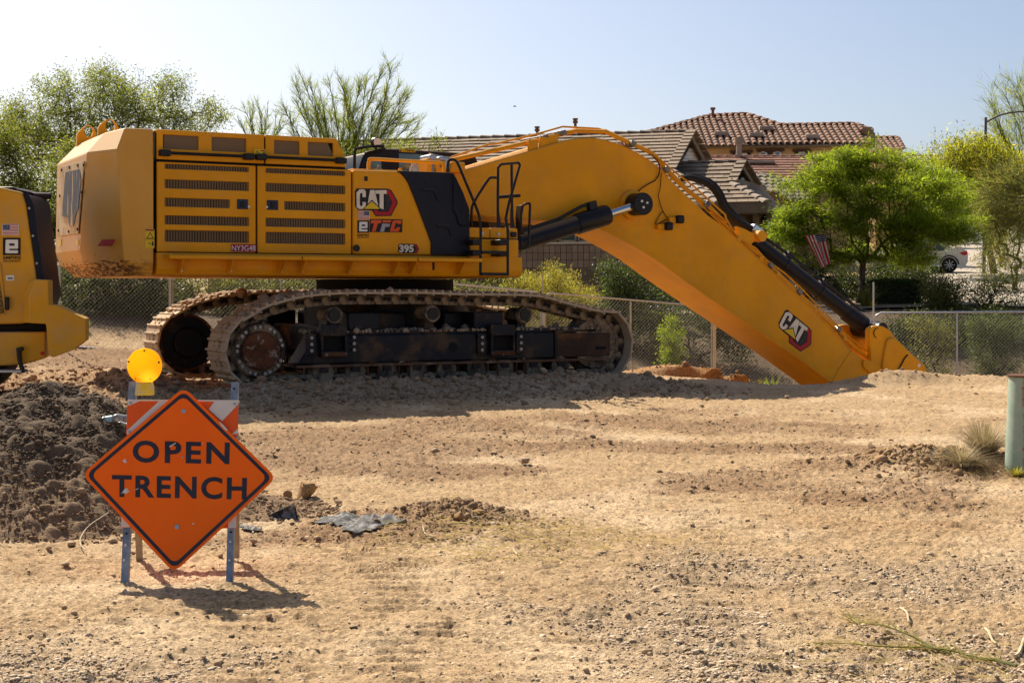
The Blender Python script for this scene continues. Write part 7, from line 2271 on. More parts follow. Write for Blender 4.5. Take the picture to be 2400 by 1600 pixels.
# right side
plant('palo_verde_tree', 'round bright green tree on the front lawn right of the boom', 'tree', 'S', (2010, 745, 41), [(1850, 520, 60, 40, 41, .8), (1840, 590, 40, 22, 41, .6), (2000, 365, 60, 25, 41, .8), (2120, 375, 70, 30, 41, .9), (2200, 420, 60, 35, 41, .9), (1950, 420, 130, 65, 41, 1.5), (2080, 440, 170, 85, 41, 1.9), (1900, 500, 110, 55, 41, 1.3), (2010, 520, 190, 60, 41, 1.9), (2150, 540, 140, 55, 41, 1.6), (2260, 550, 75, 28, 41, 1.0), (1880, 555, 70, 35, 41, 1.0), (2050, 580, 160, 32, 41, 1.4), (2030, 385, 100, 40, 41, 1.0), (2190, 480, 70, 45, 41, 1.2), (1960, 600, 100, 24, 41, 1.1), (2110, 606, 90, 22, 41, 1.1)], 900, 95000, L_GREEN, (.16, .024), .17, sigz=.07, dz=.5, pads=135, r0=.09, seed=31, bias=(0, 0, -.05), flat=.6, trunkh=.85, tint=(.45, 1.3), hue=.06)
plant('tree', 'yellow blooming tree behind the street lamp', 'tree', 'S', (2330, 600, 62), [(2240, 370, 70, 60, 62, 2), (2300, 370, 70, 60, 62, 2), (2350, 390, 60, 60, 62, 2), (2190, 430, 110, 60, 62, 2), (2280, 460, 120, 70, 62, 2), (2370, 470, 90, 80, 62, 2)], 620, 40000, L_LIME, (.20, .04), .28, r0=.16, seed=32, tint=(.45, 1.2), bias=(0, 0, .5))
plant('tree', 'grey green tree between the round tree and the street lamp', 'tree', 'S', (2140, 640, 58), [(2160, 430, 70, 50, 58, 1.6), (2230, 500, 80, 70, 58, 1.6)], 300, 18000, L_GREEN, (.16, .035), .28, r0=.14, seed=33, tint=(.5, 1.25))
plant('shrub', 'olive shrub hanging over the street at the right edge', 'shrub', 'S', (2380, 600, 47), [(2350, 500, 80, 50, 47, .8), (2400, 460, 70, 90, 47, .8), (2320, 440, 50, 40, 47, .8)], 220, 10000, L_OLIVE, (.16, .022), .18, M_BARKG, r0=.06, seed=35, bias=(-.3, 0, -.5), tint=(.6, 1.4))
plant('shrub', 'golden bush by the far kerb', 'shrub', 'M7', (1430, 330, 70), [(1430, 190, 85, 60, 70, .7), (1410, 290, 60, 60, 70, .6)], 70, 2400, L_YELL, (.13, .035), .16, seed=36, r0=.05, tint=(.35, 1.1))
plant('shrub', 'leafy shrub in front of the white car', 'shrub', 'M7', (870, 990, 38.5), [(830, 680, 150, 100, 38.5, .7), (880, 800, 180, 130, 38.5, .7), (760, 740, 110, 100, 38.5, .6), (1010, 700, 80, 110, 38.5, .6)], 240, 8500, L_OLIVE, (.07, .026), .13, seed=37, r0=.05, tint=(.5, 1.35))
plant('shrub', 'thin open shrub through which the pale street shows', 'shrub', 'M7', (1330, 990, 38), [(1300, 720, 220, 130, 38, .8), (1500, 700, 140, 120, 38, .7), (1180, 820, 130, 100, 38, .7), (1600, 760, 80, 130, 38, .6)], 240, 3600, L_OLIVE, (.065, .026), .13, seed=38, r0=.05, tint=(.5, 1.35))
plant('shrub', 'shrub behind the right hand fence beside the tall post', 'shrub', 'M7', (760, 1330, 31.5), [(600, 1040, 160, 80, 31.5, .5), (780, 1130, 200, 110, 31.5, .5), (880, 1230, 150, 70, 31.5, .5)], 160, 5200, L_OLIVE, (.065, .018), .10, seed=39, r0=.04, tint=(.5, 1.35))
plant('shrub', 'low dark shrub mass along the retaining wall behind the right fence', 'shrub', 'M7', (900, 1250, 34.5), [(500, 1130, 250, 90, 34.5, .7), (900, 1120, 350, 100, 34.5, .8), (1400, 1080, 350, 110, 34.5, .8)], 320, 15000, L_DARK, (.08, .03), .16, seed=45, r0=.04, tint=(.4, 1.3))
plant('shrub', 'dark brush behind the fence left of the boom foot', 'shrub', 'L', (2150, 900, 33.5), [(1850, 680, 260, 90, 33.5, .7), (2250, 700, 280, 90, 33.5, .7), (2450, 800, 200, 90, 33, .6)], 260, 11000, L_DARK, (.075, .028), .15, seed=46, r0=.04, tint=(.4, 1.4))
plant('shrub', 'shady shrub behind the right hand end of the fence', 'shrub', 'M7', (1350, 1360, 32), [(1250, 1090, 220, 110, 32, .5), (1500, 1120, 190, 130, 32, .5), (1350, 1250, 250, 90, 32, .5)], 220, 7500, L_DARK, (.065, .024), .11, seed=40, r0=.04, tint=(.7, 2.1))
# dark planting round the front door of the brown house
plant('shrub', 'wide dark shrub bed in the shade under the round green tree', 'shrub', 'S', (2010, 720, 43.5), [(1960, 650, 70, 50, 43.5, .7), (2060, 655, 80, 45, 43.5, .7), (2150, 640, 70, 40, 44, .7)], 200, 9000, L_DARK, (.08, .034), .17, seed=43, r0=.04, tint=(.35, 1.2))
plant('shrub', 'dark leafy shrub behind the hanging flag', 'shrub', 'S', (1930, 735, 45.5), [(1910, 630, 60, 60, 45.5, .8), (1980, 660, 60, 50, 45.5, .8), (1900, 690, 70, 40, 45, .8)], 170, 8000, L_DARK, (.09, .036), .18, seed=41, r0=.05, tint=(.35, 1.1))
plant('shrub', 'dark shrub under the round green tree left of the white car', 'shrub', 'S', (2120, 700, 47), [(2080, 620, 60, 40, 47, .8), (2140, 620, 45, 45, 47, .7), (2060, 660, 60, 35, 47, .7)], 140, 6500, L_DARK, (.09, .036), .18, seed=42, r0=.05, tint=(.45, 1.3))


# clipped hedges: leaves on the faces of a rounded block
def hedge(c, x0, x1, y0, y1, dep, thick, label, seed, n):
    r_ = np.random.default_rng(seed)
    a = at(c, x0, y1, dep); b = at(c, x1, y0, dep); h = b[2] - a[2]; w = b[0] - a[0]
    gz = min(float(terrain(np.array([a[0]]), np.array([dep]))[0]), a[2])
    p0 = np.array([(a[0] + b[0]) / 2, dep + thick / 2, gz]); h = b[2] - gz
    root = empty('hedge', tuple(p0), 0, label, 'hedge', None)
    u = r_.uniform(-1, 1, (n, 3)); ax = r_.choice(3, n, p=[.2, .45, .35]); sgn = np.where(r_.random(n) < .5, -1, 1.); sgn = np.where(ax == 2, 1, sgn); sgn = np.where((ax == 1) & (r_.random(n) < .8), -1, sgn)
    u[np.arange(n), ax] = sgn
    rr_ = np.maximum(1, (np.abs(u) ** 8).sum(1) ** (1 / 8)); u /= rr_[:, None]
    bump = 1 + .05 * fbm(u[:, 0] * 4 + seed, u[:, 2] * 4 + u[:, 1] * 3, 2)
    C = u * bump[:, None] * np.array([w / 2, thick / 2, h / 2]) + np.array([0, 0, h / 2]) + r_.normal(0, .025, (n, 3))
    D = r_.normal(size=(n, 3)) + u * .8
    link('crown', leaf_mesh('crown', C, D, .06, .03, L_DARK, r_, (.6, 2.0), 0, .08), root)
    m = MB(); m.box(-w * .46, w * .46, -thick * .44, thick * .44, 0.02, h * .95); m.build('twigs', M_BARK, root, bevel=.1)
    return root


hedge('M7', 205, 690, 655, 960, 40, 1.2, 'clipped box hedge behind the boom end', 51, 9000)
hedge('M7', 500, 700, 505, 640, 45, 1.0, 'smaller clipped hedge behind the box hedge', 52, 3000)


# strap-leaved and grassy plants
def tuft(name, label, c, x, y, dep, n, h, w, mat, seed, spread=.5, droop=.2, group=None, base_z=None):
    r_ = np.random.default_rng(seed); p0 = at(c, x, y, dep)
    p0[2] = (float(terrain(np.array([p0[0]]), np.array([dep]))[0]) if base_z is None else base_z)
    V, Fs = [], []; tc = []
    for k in range(n):
        a = r_.uniform(0, 2 * math.pi); sp = r_.uniform(.1, 1) * spread; L = h * r_.uniform(.6, 1.15)
        d = np.array([math.cos(a) * sp, math.sin(a) * sp, 1.0]); d /= np.linalg.norm(d); s_ = np.array([-math.sin(a), math.cos(a), 0]) * w * r_.uniform(.6, 1.2)
        b0 = np.array([math.cos(a), math.sin(a), 0]) * r_.uniform(0, .12) * h; i0 = len(V)
        for q in (0, .4, .75, 1.0):
            P_ = b0 + d * L * q + np.array([d[0], d[1], -.6]) * droop * L * q * q
            ww = s_ * (1 - q) ** .7; V += [P_ - ww, P_ + ww]
        Fs += [(i0 + 2 * j, i0 + 2 * j + 1, i0 + 2 * j + 3, i0 + 2 * j + 2) for j in range(3)]
        tc += [r_.uniform(.6, 1.35)] * 8
    me = np_mesh('leaves', np.array(V), np.array(Fs), mat); tc = np.array(tc)[:, None]; color_attr(me, 'tint', np.repeat(tc, 3, 1))
    root = empty(name, tuple(p0), 0, label, 'plant', group)
    o = link('leaves', me, root)
    m = MB(); m.tube([(0, 0, -.03), (0, 0, h * .08)], [h * .06, h * .03], 6); m.build('stem_base', M_BARK, root)
    return root


tuft('yucca', 'spiky yucca standing behind the clipped box hedge', 'M7', 300, 690, 42, 60, .85, .012, L_OLIVE, 61, .55, .1)
tuft('yucca', 'pale spiky plant at the left end of the box hedge', 'M7', 130, 880, 39.2, 130, .80, .014, L_OLIVE, 62, .8, .35)
tuft('grass_tuft', 'bright green grass tuft behind the left fence', 'M6', 910, 590, 26.2, 110, .26, .010, L_GREEN, 63, .8, .2)
tuft('grass_tuft', 'green weed tuft at the fence foot left of the boom', 'M5', 905, 60, 28.4, 90, .42, .010, L_GREEN, 64, .7, .2)
tuft('grass_tuft', 'sprig of green weeds above the weed tuft beside the boom', 'M5', 960, 10, 29.9, 60, .5, .010, L_GREEN, 65, .6, .2)
tuft('weed', 'dry pale weed at the foot of the green pipe', 'P', 1010, 985, 13.1, 900, .42, .0032, L_STRAW, 66, 1.3, .3)
tuft('weed', 'flattened dry weed clump left of the pipe weed', 'P', 800, 1060, 12.75, 700, .34, .0032, L_STRAW, 67, 2.4, .5)
tuft('weed', 'low yellow weed right in front of the pipe', 'P', 1310, 1120, 12.4, 260, .13, .003, L_YELL, 68, 1.6, .4)


# dry straw lying about
def straw(pts, lmin, lmax, r_, w=.0018):
    V, Fs, tc = [], [], []
    for (x, y) in pts:
        a = r_.normal(0, .9); L = r_.uniform(lmin, lmax); bend = r_.normal(0, .25); i0 = len(V)
        for q in (-.5, 0, .5):
            px_ = x + L * q * math.cos(a) - bend * L * (q * q) * math.sin(a); py_ = y + L * q * math.sin(a) + bend * L * (q * q) * math.cos(a)
            z_ = .008 + .02 * r_.random(); V += [(px_, py_, z_), (px_ + w, py_ - w * 2, z_ + w * 2)]
        Fs += [(i0, i0 + 1, i0 + 3, i0 + 2), (i0 + 2, i0 + 3, i0 + 5, i0 + 4)]; tc += [r_.uniform(.7, 1.5)] * 6
    V = np.array(V); V[:, 2] += terrain(V[:, 0], V[:, 1]) + relief(V[:, 0], V[:, 1])
    return V, np.array(Fs), np.array(tc)


r_ = np.random.default_rng(70)
P_ = [(r_.normal(-.12, .42), r_.normal(9.25, .40)) for k in range(420)] + [(r_.normal(.55, .6), r_.normal(9.3, .35)) for k in range(120)] + [(r_.normal(2.2, .6), r_.normal(6.05, .18)) for k in range(200)] + [(r_.normal(4.0, .35), r_.normal(12.9, .4)) for k in range(150)]
V, Fs, tc = straw(P_, .04, .16, r_)
me = np_mesh('straw', V, Fs, L_STRAW); color_attr(me, 'tint', np.repeat(tc[:, None], 3, 1) * np.array([1.0, 1.02, .8]))
tag(link('straw', me), 'loose dry straw lying on the dirt', 'straw', kind='stuff')

# ================================================================== SMALL THINGS
# green pipe standing at the right edge
pb = ground_at('P', 1285, 1028); r0 = (pb[0] - at('P', 1200, 1020, pb[1])[0])
r0 = .165; tp_ = at('P', 1240, 168, pb[1]); bt_ = at('P', 1200, 1020, pb[1])
bx0 = np.array([bt_[0] + r0, pb[1], ground_z(bt_[0] + r0, pb[1]) - .03]); tx0 = np.array([tp_[0] + r0, pb[1], tp_[2]])
t = NT('pipe_paint')
xx = t.sep(t.coord())[0]
e_ = t.math('ADD', xx, t.math('MULTIPLY', t.noise(18, 5, .65), .10))
c = t.mix(t.ramp(e_, -.022, .006), t.mix(t.ramp(t.noise(9, 5, .6), .35, .7), (.30, .40, .31), (.38, .46, .37)), t.mix(t.ramp(t.noise(7, 6, .65), .35, .7), (.26, .11, .07), (.34, .19, .13)))
M_PIPE = t.done(c, .6, 0, .4)
ppe = empty('pipe_post', tuple(bx0), 0, 'pale green steel pipe with a rusty side standing at the right edge', 'pipe')
m = MB(); m.tube([(0, 0, 0), (tx0 - bx0) * .5, tx0 - bx0], r0, 32); m.build('pipe', M_PIPE, ppe)
tt = tx0 - bx0
m = MB(); m.tube([tt + UP * .002, tt + UP * .018], [r0 + .016, r0 + .016], 32); m.build('cap_plate', basic('rusty_plate', (.13, .055, .03), .8, .2, .3, 12), ppe, bevel=.003)

# plastic bottle on the pile
bq = at('G', 265, 425, 10.2); bq[2] = on_pile(bq[0], bq[1]) + .02
# find the depth where the view ray meets the pile
for dd in np.linspace(9.0, 12.0, 120):
    q_ = at('G', 265, 432, dd)
    if q_[2] < on_pile(q_[0], q_[1]) + .03: bq = q_; break
bot_ = empty('plastic_bottle', tuple(bq), 0, 'crumpled clear plastic bottle lying on the dirt pile', 'bottle')
t = NT('clear_plastic'); t.b.inputs['Transmission Weight'].default_value = .75; t.b.inputs['IOR'].default_value = 1.25
M_CLEAR = t.done((.88, .92, .93), .18, 0, .5)
dv_ = unit(np.array([1.0, .15, .12])); 
m = MB(); rs = [.012, .014, .030, .034, .030, .035, .033, .028, .034, .030, .012]; m.tube([dv_ * (-.13 + .026 * k) + np.array([0, 0, .01 * math.sin(k * 1.3)]) for k in range(11)], rs, 14); m.build('bottle_body', M_CLEAR, bot_)
m = MB(); m.tube([dv_ * -.155, dv_ * -.128], .014, 12); m.build('cap', M_WHITE, bot_)
m = MB(); m.tube([dv_ * -.06, dv_ * -.015], .0345, 14); m.build('wrapper', basic('bottle_wrapper', (.30, .48, .50), .4), bot_)
# wire end on the pile
P_ = []
for x, y in ((748, 2), (690, 40), (630, 80), (585, 125), (556, 175), (552, 205), (562, 232), (590, 258)):
    for dd in np.linspace(8.2, 11.5, 140):
        q_ = at('M1', x, y, dd)
        if q_[2] < max(on_pile(q_[0], q_[1]), ground_z(q_[0], q_[1])) + .03: break
    P_.append(q_)
w0_ = P_[-1]; m = MB(); m.tube(smooth_path([p - w0_ for p in P_], 4), .0035, 6); o = m.build('wire', basic('tan_wire', (.42, .34, .22), .6), None, loc=tuple(w0_)); tag(o, 'thin pale wire curling down the front of the dirt pile', 'wire')


# torn sheets of black plastic, weathered grey on top
t = NT('torn_plastic')
M_TORN = t.done(t.mix(t.ramp(t.noise(16, 6, .7), .45, .66), (.022, .021, .022), (.24, .235, .225)), .75, 0, .3)


def scrap(c, pts, label, lift, seed, rows=9):
    """outline strip between a front and a back edge, crumpled"""
    r_ = np.random.default_rng(seed); front, back = pts; V, Fs = [], []; nC = 26
    fx = np.linspace(0, 1, nC)
    def edge(e):
        e = np.array(e, float); s = np.linspace(0, 1, len(e)); return np.column_stack([np.interp(fx, s, e[:, 0]), np.interp(fx, s, e[:, 1])])
    A_, B_ = edge(front), edge(back)
    base = ground_at(c, *np.mean(front, axis=0))
    for i in range(rows):
        f = i / (rows - 1)
        for j in range(nC):
            x, y = A_[j] * (1 - f) + B_[j] * f
            g = ground_at(c, x, y) if f < .5 else None
            p = ground_at(c, x, y)
            cr = .018 * fbm(np.array([x * .035 + seed]), np.array([y * .06]), 3)[0] + .012
            p[2] += lift(fx[j], f) + cr + .004
            V.append(p - base)
    for i in range(rows - 1):
        for j in range(nC - 1): Fs.append((i * nC + j, i * nC + j + 1, (i + 1) * nC + j + 1, (i + 1) * nC + j))
    me = np_mesh('plastic_scrap', np.array(V), np.array(Fs), M_TORN, smooth=True)
    o = link('plastic_scrap', me, None, tuple(base)); s = o.modifiers.new('solid', 'SOLIDIFY'); s.thickness = .004
    return tag(o, label, 'plastic scrap')


scrap('M4', ([(520, 978), (640, 985), (720, 1000), (705, 1028), (760, 1050), (830, 1052), (930, 1030), (1000, 992), (1040, 985), (1150, 985)], [(560, 945), (680, 940), (780, 930), (830, 925), (870, 950), (930, 965), (975, 945), (1010, 950), (1060, 955), (1140, 975)]), 'flat torn sheet of grey black plastic on the dirt', lambda a, f: .035 * math.sin(a * 9) ** 2 * f, 3)
# the curled piece stands up
base = ground_at('M4', 310, 945)
V, Fs = [], []
nC, rows = 14, 9
for i in range(rows):
    f = i / (rows - 1)
    for j in range(nC):
        a = j / (nC - 1)
        x = 205 + 200 * a; y0_ = 935 + 8 * a; topy = np.interp(a, [0, .15, .75, .9, 1], [900, 890, 835, 830, 940])
        p = at('M4', x, y0_ * (1 - f) + topy * f, base[1] + .10 * math.sin(f * 2.2) * (.4 + .6 * a) + .012 * math.sin(a * 17 + f * 5)) 
        V.append(p - base)
for i in range(rows - 1):
    for j in range(nC - 1): Fs.append((i * nC + j, i * nC + j + 1, (i + 1) * nC + j + 1, (i + 1) * nC + j))
o = link('plastic_scrap', np_mesh('plastic_scrap', np.array(V), np.array(Fs), M_TORN, smooth=True), None, tuple(base)); s = o.modifiers.new('solid', 'SOLIDIFY'); s.thickness = .006
tag(o, 'curled stiff piece of black plastic standing beside the craggy rock', 'plastic scrap')
scrap('M4', ([(5, 1012), (60, 1030), (110, 1030), (160, 1035)], [(10, 992), (60, 998), (110, 1008), (160, 1015)]), 'small black plastic shred by the rear barricade leg', lambda a, f: .01 * f, 5, 5)

# cut green branch lying on the gravel at the lower right
def branch(label, c, spine, twigs, seed, mat, r=.006, nm='cut_branch', leafn=120):
    r_ = np.random.default_rng(seed); P_ = [ground_at(c, x, y) + np.array([0, 0, .02]) for x, y in spine]; b0 = P_[0].copy(); root = empty(nm, tuple(b0), 0, label, 'branch')
    P_ = [p - b0 for p in P_]; sp = smooth_path(P_, 5); m = MB(); m.tube(sp, list(np.linspace(r, r * .3, len(sp))), 6); m.build('stem', mat, root)
    V, Fs, tc = [], [], []
    for k in range(twigs):
        i = r_.integers(2, len(sp) - 1); p = sp[i]; d = sp[i] - sp[i - 1]; d = unit(d) + r_.normal(0, .38, 3) * np.array([1, 1, .25]); d = unit(d); L = r_.uniform(.08, .32); i0 = len(V); sd = unit(np.cross(d, UP)) * .0022
        for q in (0, .5, 1):
            Q = p + d * L * q + np.array([0, 0, .012 * q]); V += [Q - sd * (1.1 - q), Q + sd * (1.1 - q)]
        Fs += [(i0, i0 + 1, i0 + 3, i0 + 2), (i0 + 2, i0 + 3, i0 + 5, i0 + 4)]; tc += [r_.uniform(.7, 1.5)] * 6
    me = np_mesh('twigs', np.array(V), np.array(Fs), L_YELL); color_attr(me, 'tint', np.repeat(np.array(tc)[:, None], 3, 1)); link('twigs', me, root)
    return root


branch('cut green broom-like branch lying on the gravel at lower right', 'M3', [(2300, 1260), (2150, 1215), (1950, 1165), (1750, 1115), (1600, 1065), (1400, 1010), (1240, 955), (1080, 870)], 90, 81, M_BARKG, .007)
branch('second thin green branch fanning left from the cut branch', 'M3', [(2050, 1190), (1850, 1140), (1650, 1100), (1400, 1090), (1150, 1090), (900, 1095)], 70, 82, M_BARKG, .005)
def stick_(c, pts, label, r, mat=None):
    P_ = [ground_at(c, x, y) + np.array([0, 0, .012]) for x, y in pts]; b0 = P_[0].copy()
    m = MB(); m.tube(smooth_path([p - b0 for p in P_], 4), r, 6); o = m.build('dry_stem', mat or basic('dry_stem', (.55, .45, .28), .8), None, loc=tuple(b0)); return tag(o, label, 'twig')
stick_('M3', ((1500, 822), (1530, 860), (1550, 895), (1556, 928)), 'short pale dry stem lying on the gravel', .005)
stick_('M3', ((2085, 975), (2110, 1010), (2135, 1045), (2160, 1078)), 'pale dry stem right of the cut branch', .006)
stick_('M3', ((2290, 1195), (2320, 1130), (2352, 1060)), 'thick pale dry stem at the right edge of the gravel', .008)
stick_('M2', ((560, 270), (575, 300), (610, 318), (648, 332)), 'curved straw stem on the left of the straw heap', .005)
stick_('M2', ((1180, 420), (1205, 445), (1212, 470)), 'short straw stem below the straw heap', .004)

# flag hanging from the house
fl0 = at('F', 1085, 330, 40.0)
t = NT('flag_cloth')
uvm = t.n('ShaderNodeUVMap').outputs[0]; u_, v_, _ = t.sep(uvm)
st = t.math('FRACT', t.math('MULTIPLY', v_, 6.5)); strp = t.math('GREATER_THAN', st, .5)
can = t.math('MULTIPLY', t.math('LESS_THAN', u_, .24), t.math('GREATER_THAN', v_, .46))
c = t.mix(strp, (.70, .03, .05), (.92, .89, .86))
sv = t.n('ShaderNodeTexVoronoi'); sv.inputs['Scale'].default_value = 16; sv.inputs['Randomness'].default_value = 0; t.l(uvm, sv.inputs['Vector'])
c = t.mix(can, c, t.mix(t.math('LESS_THAN', sv.outputs['Distance'], .28), (.03, .04, .16), (.8, .78, .75)))
t.set(t.b.inputs['Base Color'], c); t.b.inputs['Roughness'].default_value = .8
tl = t.n('ShaderNodeBsdfTranslucent'); t.l(c, tl.inputs['Color']); mx = t.n('ShaderNodeMixShader'); mx.inputs[0].default_value = .65
t.l(t.b.outputs[0], mx.inputs[1]); t.l(tl.outputs[0], mx.inputs[2]); t.l(mx.outputs[0], t.out.inputs[0])
M_FLAG = t.m
fr_ = empty('flag', tuple(fl0), 0, 'striped flag hanging in front of the brown house under the green tree', 'flag')
# cloth hangs from its hoist edge along a slanted pole; u runs down the cloth, v across the stripes
nu, nv = 22, 20; V, Fs = [], []
hoist = [at('F', 935, 335, 40.0), at('F', 1095, 322, 40.0)]; foot = [at('F', 1060, 583, 40.0), at('F', 1125, 545, 40.0)]
for i in range(nu):
    f = i / (nu - 1)
    for j in range(nv):
        g = j / (nv - 1)
        p = (hoist[0] * (1 - g) + hoist[1] * g) * (1 - f) + (foot[0] * (1 - g) + foot[1] * g) * f
        p = p + np.array([.03 * math.sin(g * 14 + f * 2) * f, .09 * math.sin(g * 11 + f * 1.5) * (.3 + f), 0]); V.append(p - fl0)
for i in range(nu - 1):
    for j in range(nv - 1): Fs.append((i * nv + j, i * nv + j + 1, (i + 1) * nv + j + 1, (i + 1) * nv + j))
me = np_mesh('cloth', np.array(V), np.array(Fs), M_FLAG, smooth=True); uvl = me.uv_layers.new(name='UVMap')
for lp_ in me.loops:
    i, j = divmod(lp_.vertex_index, nv); uvl.data[lp_.index].uv = (i / (nu - 1), j / (nv - 1))
link('cloth', me, fr_)
a, b = hoist[0] - fl0, hoist[1] - fl0
m = MB(); m.tube([a - (b - a) * .05, b + (b - a) * .3], .012, 8); m.build('pole', M_VENT, fr_)

# street lamp
bd_ = 62.0; s0 = at('K', 1215, 1750, bd_); gz = float(terrain(np.array([s0[0]]), np.array([bd_]))[0]); s0[2] = gz
t0 = at('K', 1238, 500, bd_)
lampo = empty('street_lamp', tuple(s0), 0, 'tall street lamp with curved arm at the right edge', 'street lamp')
M_POLE = basic('lamp_pole', (.13, .12, .115), .6, .3, .15)
m = MB(); m.tube([(0, 0, 0), t0 - s0], [.075, .055], 10); m.build('pole', M_POLE, lampo)
arm = [at('K', x, y, bd_) - s0 for x, y in ((1240, 555), (1310, 515), (1400, 475), (1500, 450), (1600, 438), (1700, 438), (1800, 446))]
m = MB(); m.tube(arm, .04, 8); m.build('arm', M_POLE, lampo)
m = MB(); e2 = arm[-1]; m.tube([e2 + [-.1, 0, 0], e2 + [.3, 0, .02], e2 + [.75, 0, -.02]], [.08, .16, .10], 10); m.build('lamp_head', M_POLE, lampo)

# white car parked up the street
wc = at('M7', 922, 500, 64.0); gz = float(terrain(np.array([wc[0]]), np.array([64.0]))[0])
ck = 1.0; RW = .34
car_o = np.array([wc[0] - 1.35, 64.8, wc[2] - RW])
car = empty('parked_car', tuple(car_o), 0, 'white car parked on the street behind the shrubs', 'car')
M_CAR = basic('white_car_paint', (.70, .71, .74), .25, 0, .02); M_CGL = NT('car_glass').done((.015, .025, .06), .08, 0, .8)
prof = [(-2.35, .42), (-2.30, .70), (-1.5, .86), (-.75, 1.28), (-.1, 1.43), (.75, 1.42), (1.45, 1.12), (2.05, 1.02), (2.18, .80), (2.16, .48), (2.05, .28), (-2.2, .26)]
m = MB(); m.loft([[(x * .985, -.88, z) for x, z in prof], [(x, -.90, .26 + (z - .26) * .98) for x, z in prof], [(x, .90, .26 + (z - .26) * .98) for x, z in prof], [(x * .985, .88, z) for x, z in prof]]); m.build('body', M_CAR, car, bevel=.06, seg=3)
m = MB(); m.sweep([(x, -.905, z) for x, z in ((-1.0, .93), (-.55, 1.25), (-.05, 1.36), (.70, 1.35), (1.15, 1.12), (1.1, .98))], (0, -.012, 0)); m.build('window', M_CGL, car)
m = MB(); m.sweep([(1.48, -.7, 1.13), (1.48, .7, 1.13), (.80, .62, 1.42), (.80, -.62, 1.42)], (.01, 0, .02)); m.build('rear_window', M_CGL, car)
for x in (-1.4, 1.35):
    for y in (-.80, .80):
        m = MB(); m.tube([(x, y - .11, RW), (x, y - .10, RW), (x, y + .1, RW), (x, y + .11, RW)], [RW - .03, RW, RW, RW - .03], 28); wh = m.build('wheel', M_RUBBER, car)
        sg_ = -1 if y < 0 else 1
        m = MB(); m.tube([(x, y + sg_ * .09, RW), (x, y + sg_ * .115, RW)], [.23, .235], 24); m.build('rim_well', M_DARK, wh)
        m = MB()
        for k in range(8):
            a = 2 * math.pi * k / 8; m.obox((x + .12 * math.cos(a), y + sg_ * .122, RW + .12 * math.sin(a)), np.array([math.cos(a), 0, math.sin(a)]) * .11, np.array([0, .008, 0]), np.array([-math.sin(a), 0, math.cos(a)]) * .018)
        m.build('rim', M_GALV, wh)
    m = MB(); m.tube([(x + (RW + .07) * math.cos(a), -.91, RW + (RW + .07) * math.sin(a)) for a in np.linspace(.1, math.pi - .1, 12)], .03, 6); m.build('wheel_arch', M_DARK, car)
m = MB(); m.sweep([(1.80, -.915, .86), (2.12, -.905, .98), (2.17, -.90, .84), (2.0, -.915, .76)], (0, .08, 0)); m.build('tail_light', M_RED, car)
m = MB(); m.sweep([(-2.3, -.86, .62), (-2.02, -.915, .72), (-1.95, -.915, .64), (-2.3, -.86, .54)], (0, .08, 0)); m.build('headlight', M_WHITE, car)

# low retaining wall and pavement on the right
M_CONC = basic('pale_concrete', (.40, .345, .275), .85, 0, .08, 1.5, bump=.1)
def sheet(name, pts, mat, dz, label, nx=24, ny=24, kind='structure'):
    """sheet draped on the terrain between four corners given as (X,Y)"""
    A_, B_, C_, D_ = [np.array(p, float) for p in pts]; V = []
    for i in range(ny):
        f = i / (ny - 1)
        for j in range(nx):
            g = j / (nx - 1); q = (A_ * (1 - g) + B_ * g) * (1 - f) + (D_ * (1 - g) + C_ * g) * f; V.append(q)
    V = np.array(V); z = terrain(V[:, 0], V[:, 1]) + dz
    Fs = [(i * nx + j, i * nx + j + 1, (i + 1) * nx + j + 1, (i + 1) * nx + j) for i in range(ny - 1) for j in range(nx - 1)]
    o = link(name, np_mesh(name, np.column_stack([V, z]), np.array(Fs), mat, smooth=True)); return tag(o, label, name, kind=kind)
sheet('street', [(11.0, 39.5), (22, 39.5), (62, 130), (33, 130)], M_CONC, .06, 'pale concrete street rising towards the right')
rw0, rw1 = at('M7', 120, 1035, 36.5), at('M7', 1700, 1010, 37.5)
rb = np.array([rw0[0], rw0[1], rw0[2] - 1.0])
m = MB(); d = unit((rw1 - rw0) * np.array([1, 1, 0])); L_ = np.linalg.norm((rw1 - rw0)[:2])
m.sweep([UP * 0, d * L_, d * L_ + UP * .92, UP * .92], (0, .2, 0)); rwl = m.build('retaining_wall', basic('dark_concrete', (.22, .185, .15), .9, 0, .1, 3, bump=.2), None, loc=tuple(rb)); tag(rwl, 'low concrete retaining wall beyond the right hand fence', 'wall')
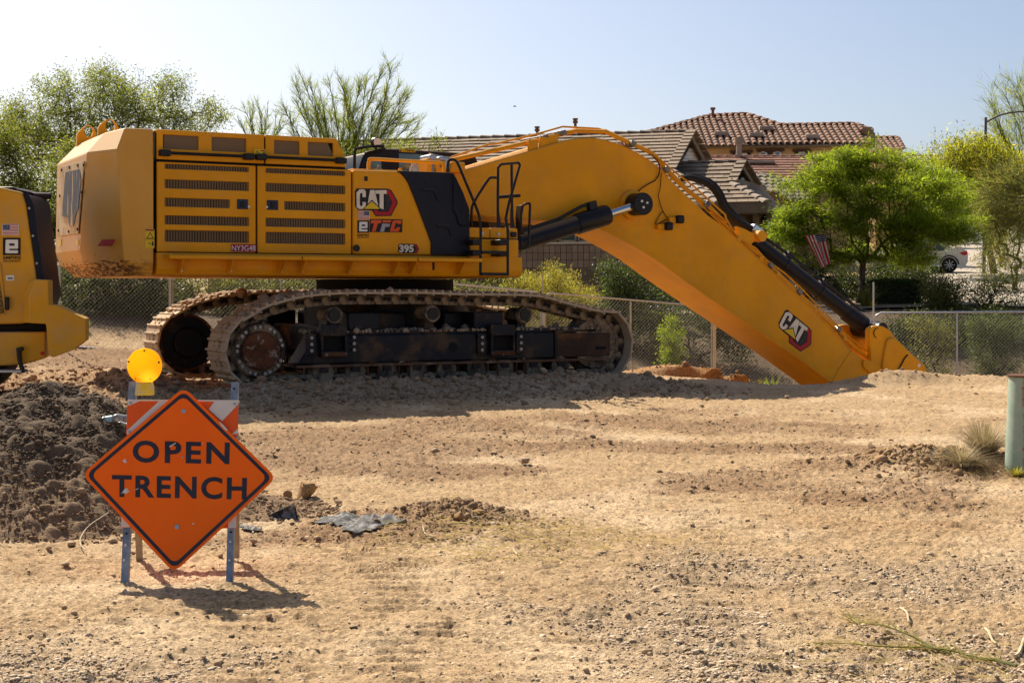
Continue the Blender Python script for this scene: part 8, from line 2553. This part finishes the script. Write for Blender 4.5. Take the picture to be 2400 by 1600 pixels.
m = MB(); m.sweep([UP * .922 - np.array([0, .03, 0]), d * L_ + UP * .922 - np.array([0, .03, 0]), d * L_ + UP * 1.0 - np.array([0, .03, 0]), UP * 1.0 - np.array([0, .03, 0])], (0, .28, 0)); m.build('wall_cap', M_CONC, rwl, bevel=.01)
sheet('front_yard', [(2.0, 38.5), (11.2, 38.5), (12.5, 46), (2.0, 46)], basic('yard_gravel', (.28, .20, .135), .95, 0, .2, 3, bump=.6, bscale=60), .05, 'reddish gravel front yard of the brown house')
# yellow flowers by the hedge
r_ = np.random.default_rng(90)
for x, y, lab in ((178, 880, 'upper yellow bloom stalk by the left end of the hedge'), (185, 960, 'lower yellow bloom stalk by the left end of the hedge')):
    p = at('M7', x, y, 39.0); g = float(terrain(np.array([p[0]]), np.array([39.0]))[0]); p0 = np.array([p[0], 39.0, min(g, p[2] - .1)])
    C_ = r_.normal(0, .045, (60, 3)) + (p - p0); fw = empty('flower', tuple(p0), 0, lab, 'flower')
    pt = link('petals', leaf_mesh('petals', C_, r_.normal(size=(60, 3)), .06, .04, leaf_mat('yellow_petal', (.75, .48, .01), (.8, .55, .02)), r_, (.8, 1.2)), fw)
    pt['kind'] = 'stuff'
    m = MB(); m.tube([(0, 0, 0), p - p0], .008, 5); m.build('stem', M_BARKG, fw)
# bird in the sky
bp_ = at('S', 1206, 250, 90.0); bird = empty('bird', tuple(bp_), 0, 'tiny dark bird in the sky above the roof', 'bird')
m = MB(); m.tube([(-.10, 0, 0), (-.04, 0, .01), (.05, 0, .01), (.13, 0, .0)], [.008, .03, .028, .006], 8); m.loft([[(-.03, 0, .015), (.05, 0, .015), (.045, 0, .02)], [(-.02, -.13, .05), (.03, -.13, .05), (.028, -.13, .053)], [(.0, -.24, .02), (.015, -.24, .02), (.012, -.24, .022)]]); m.loft([[(-.03, 0, .015), (.05, 0, .015), (.045, 0, .02)], [(-.02, .13, .05), (.03, .13, .05), (.028, .13, .053)], [(.0, .24, .02), (.015, .24, .02), (.012, .24, .022)]]); m.build('body', M_BLK, bird)
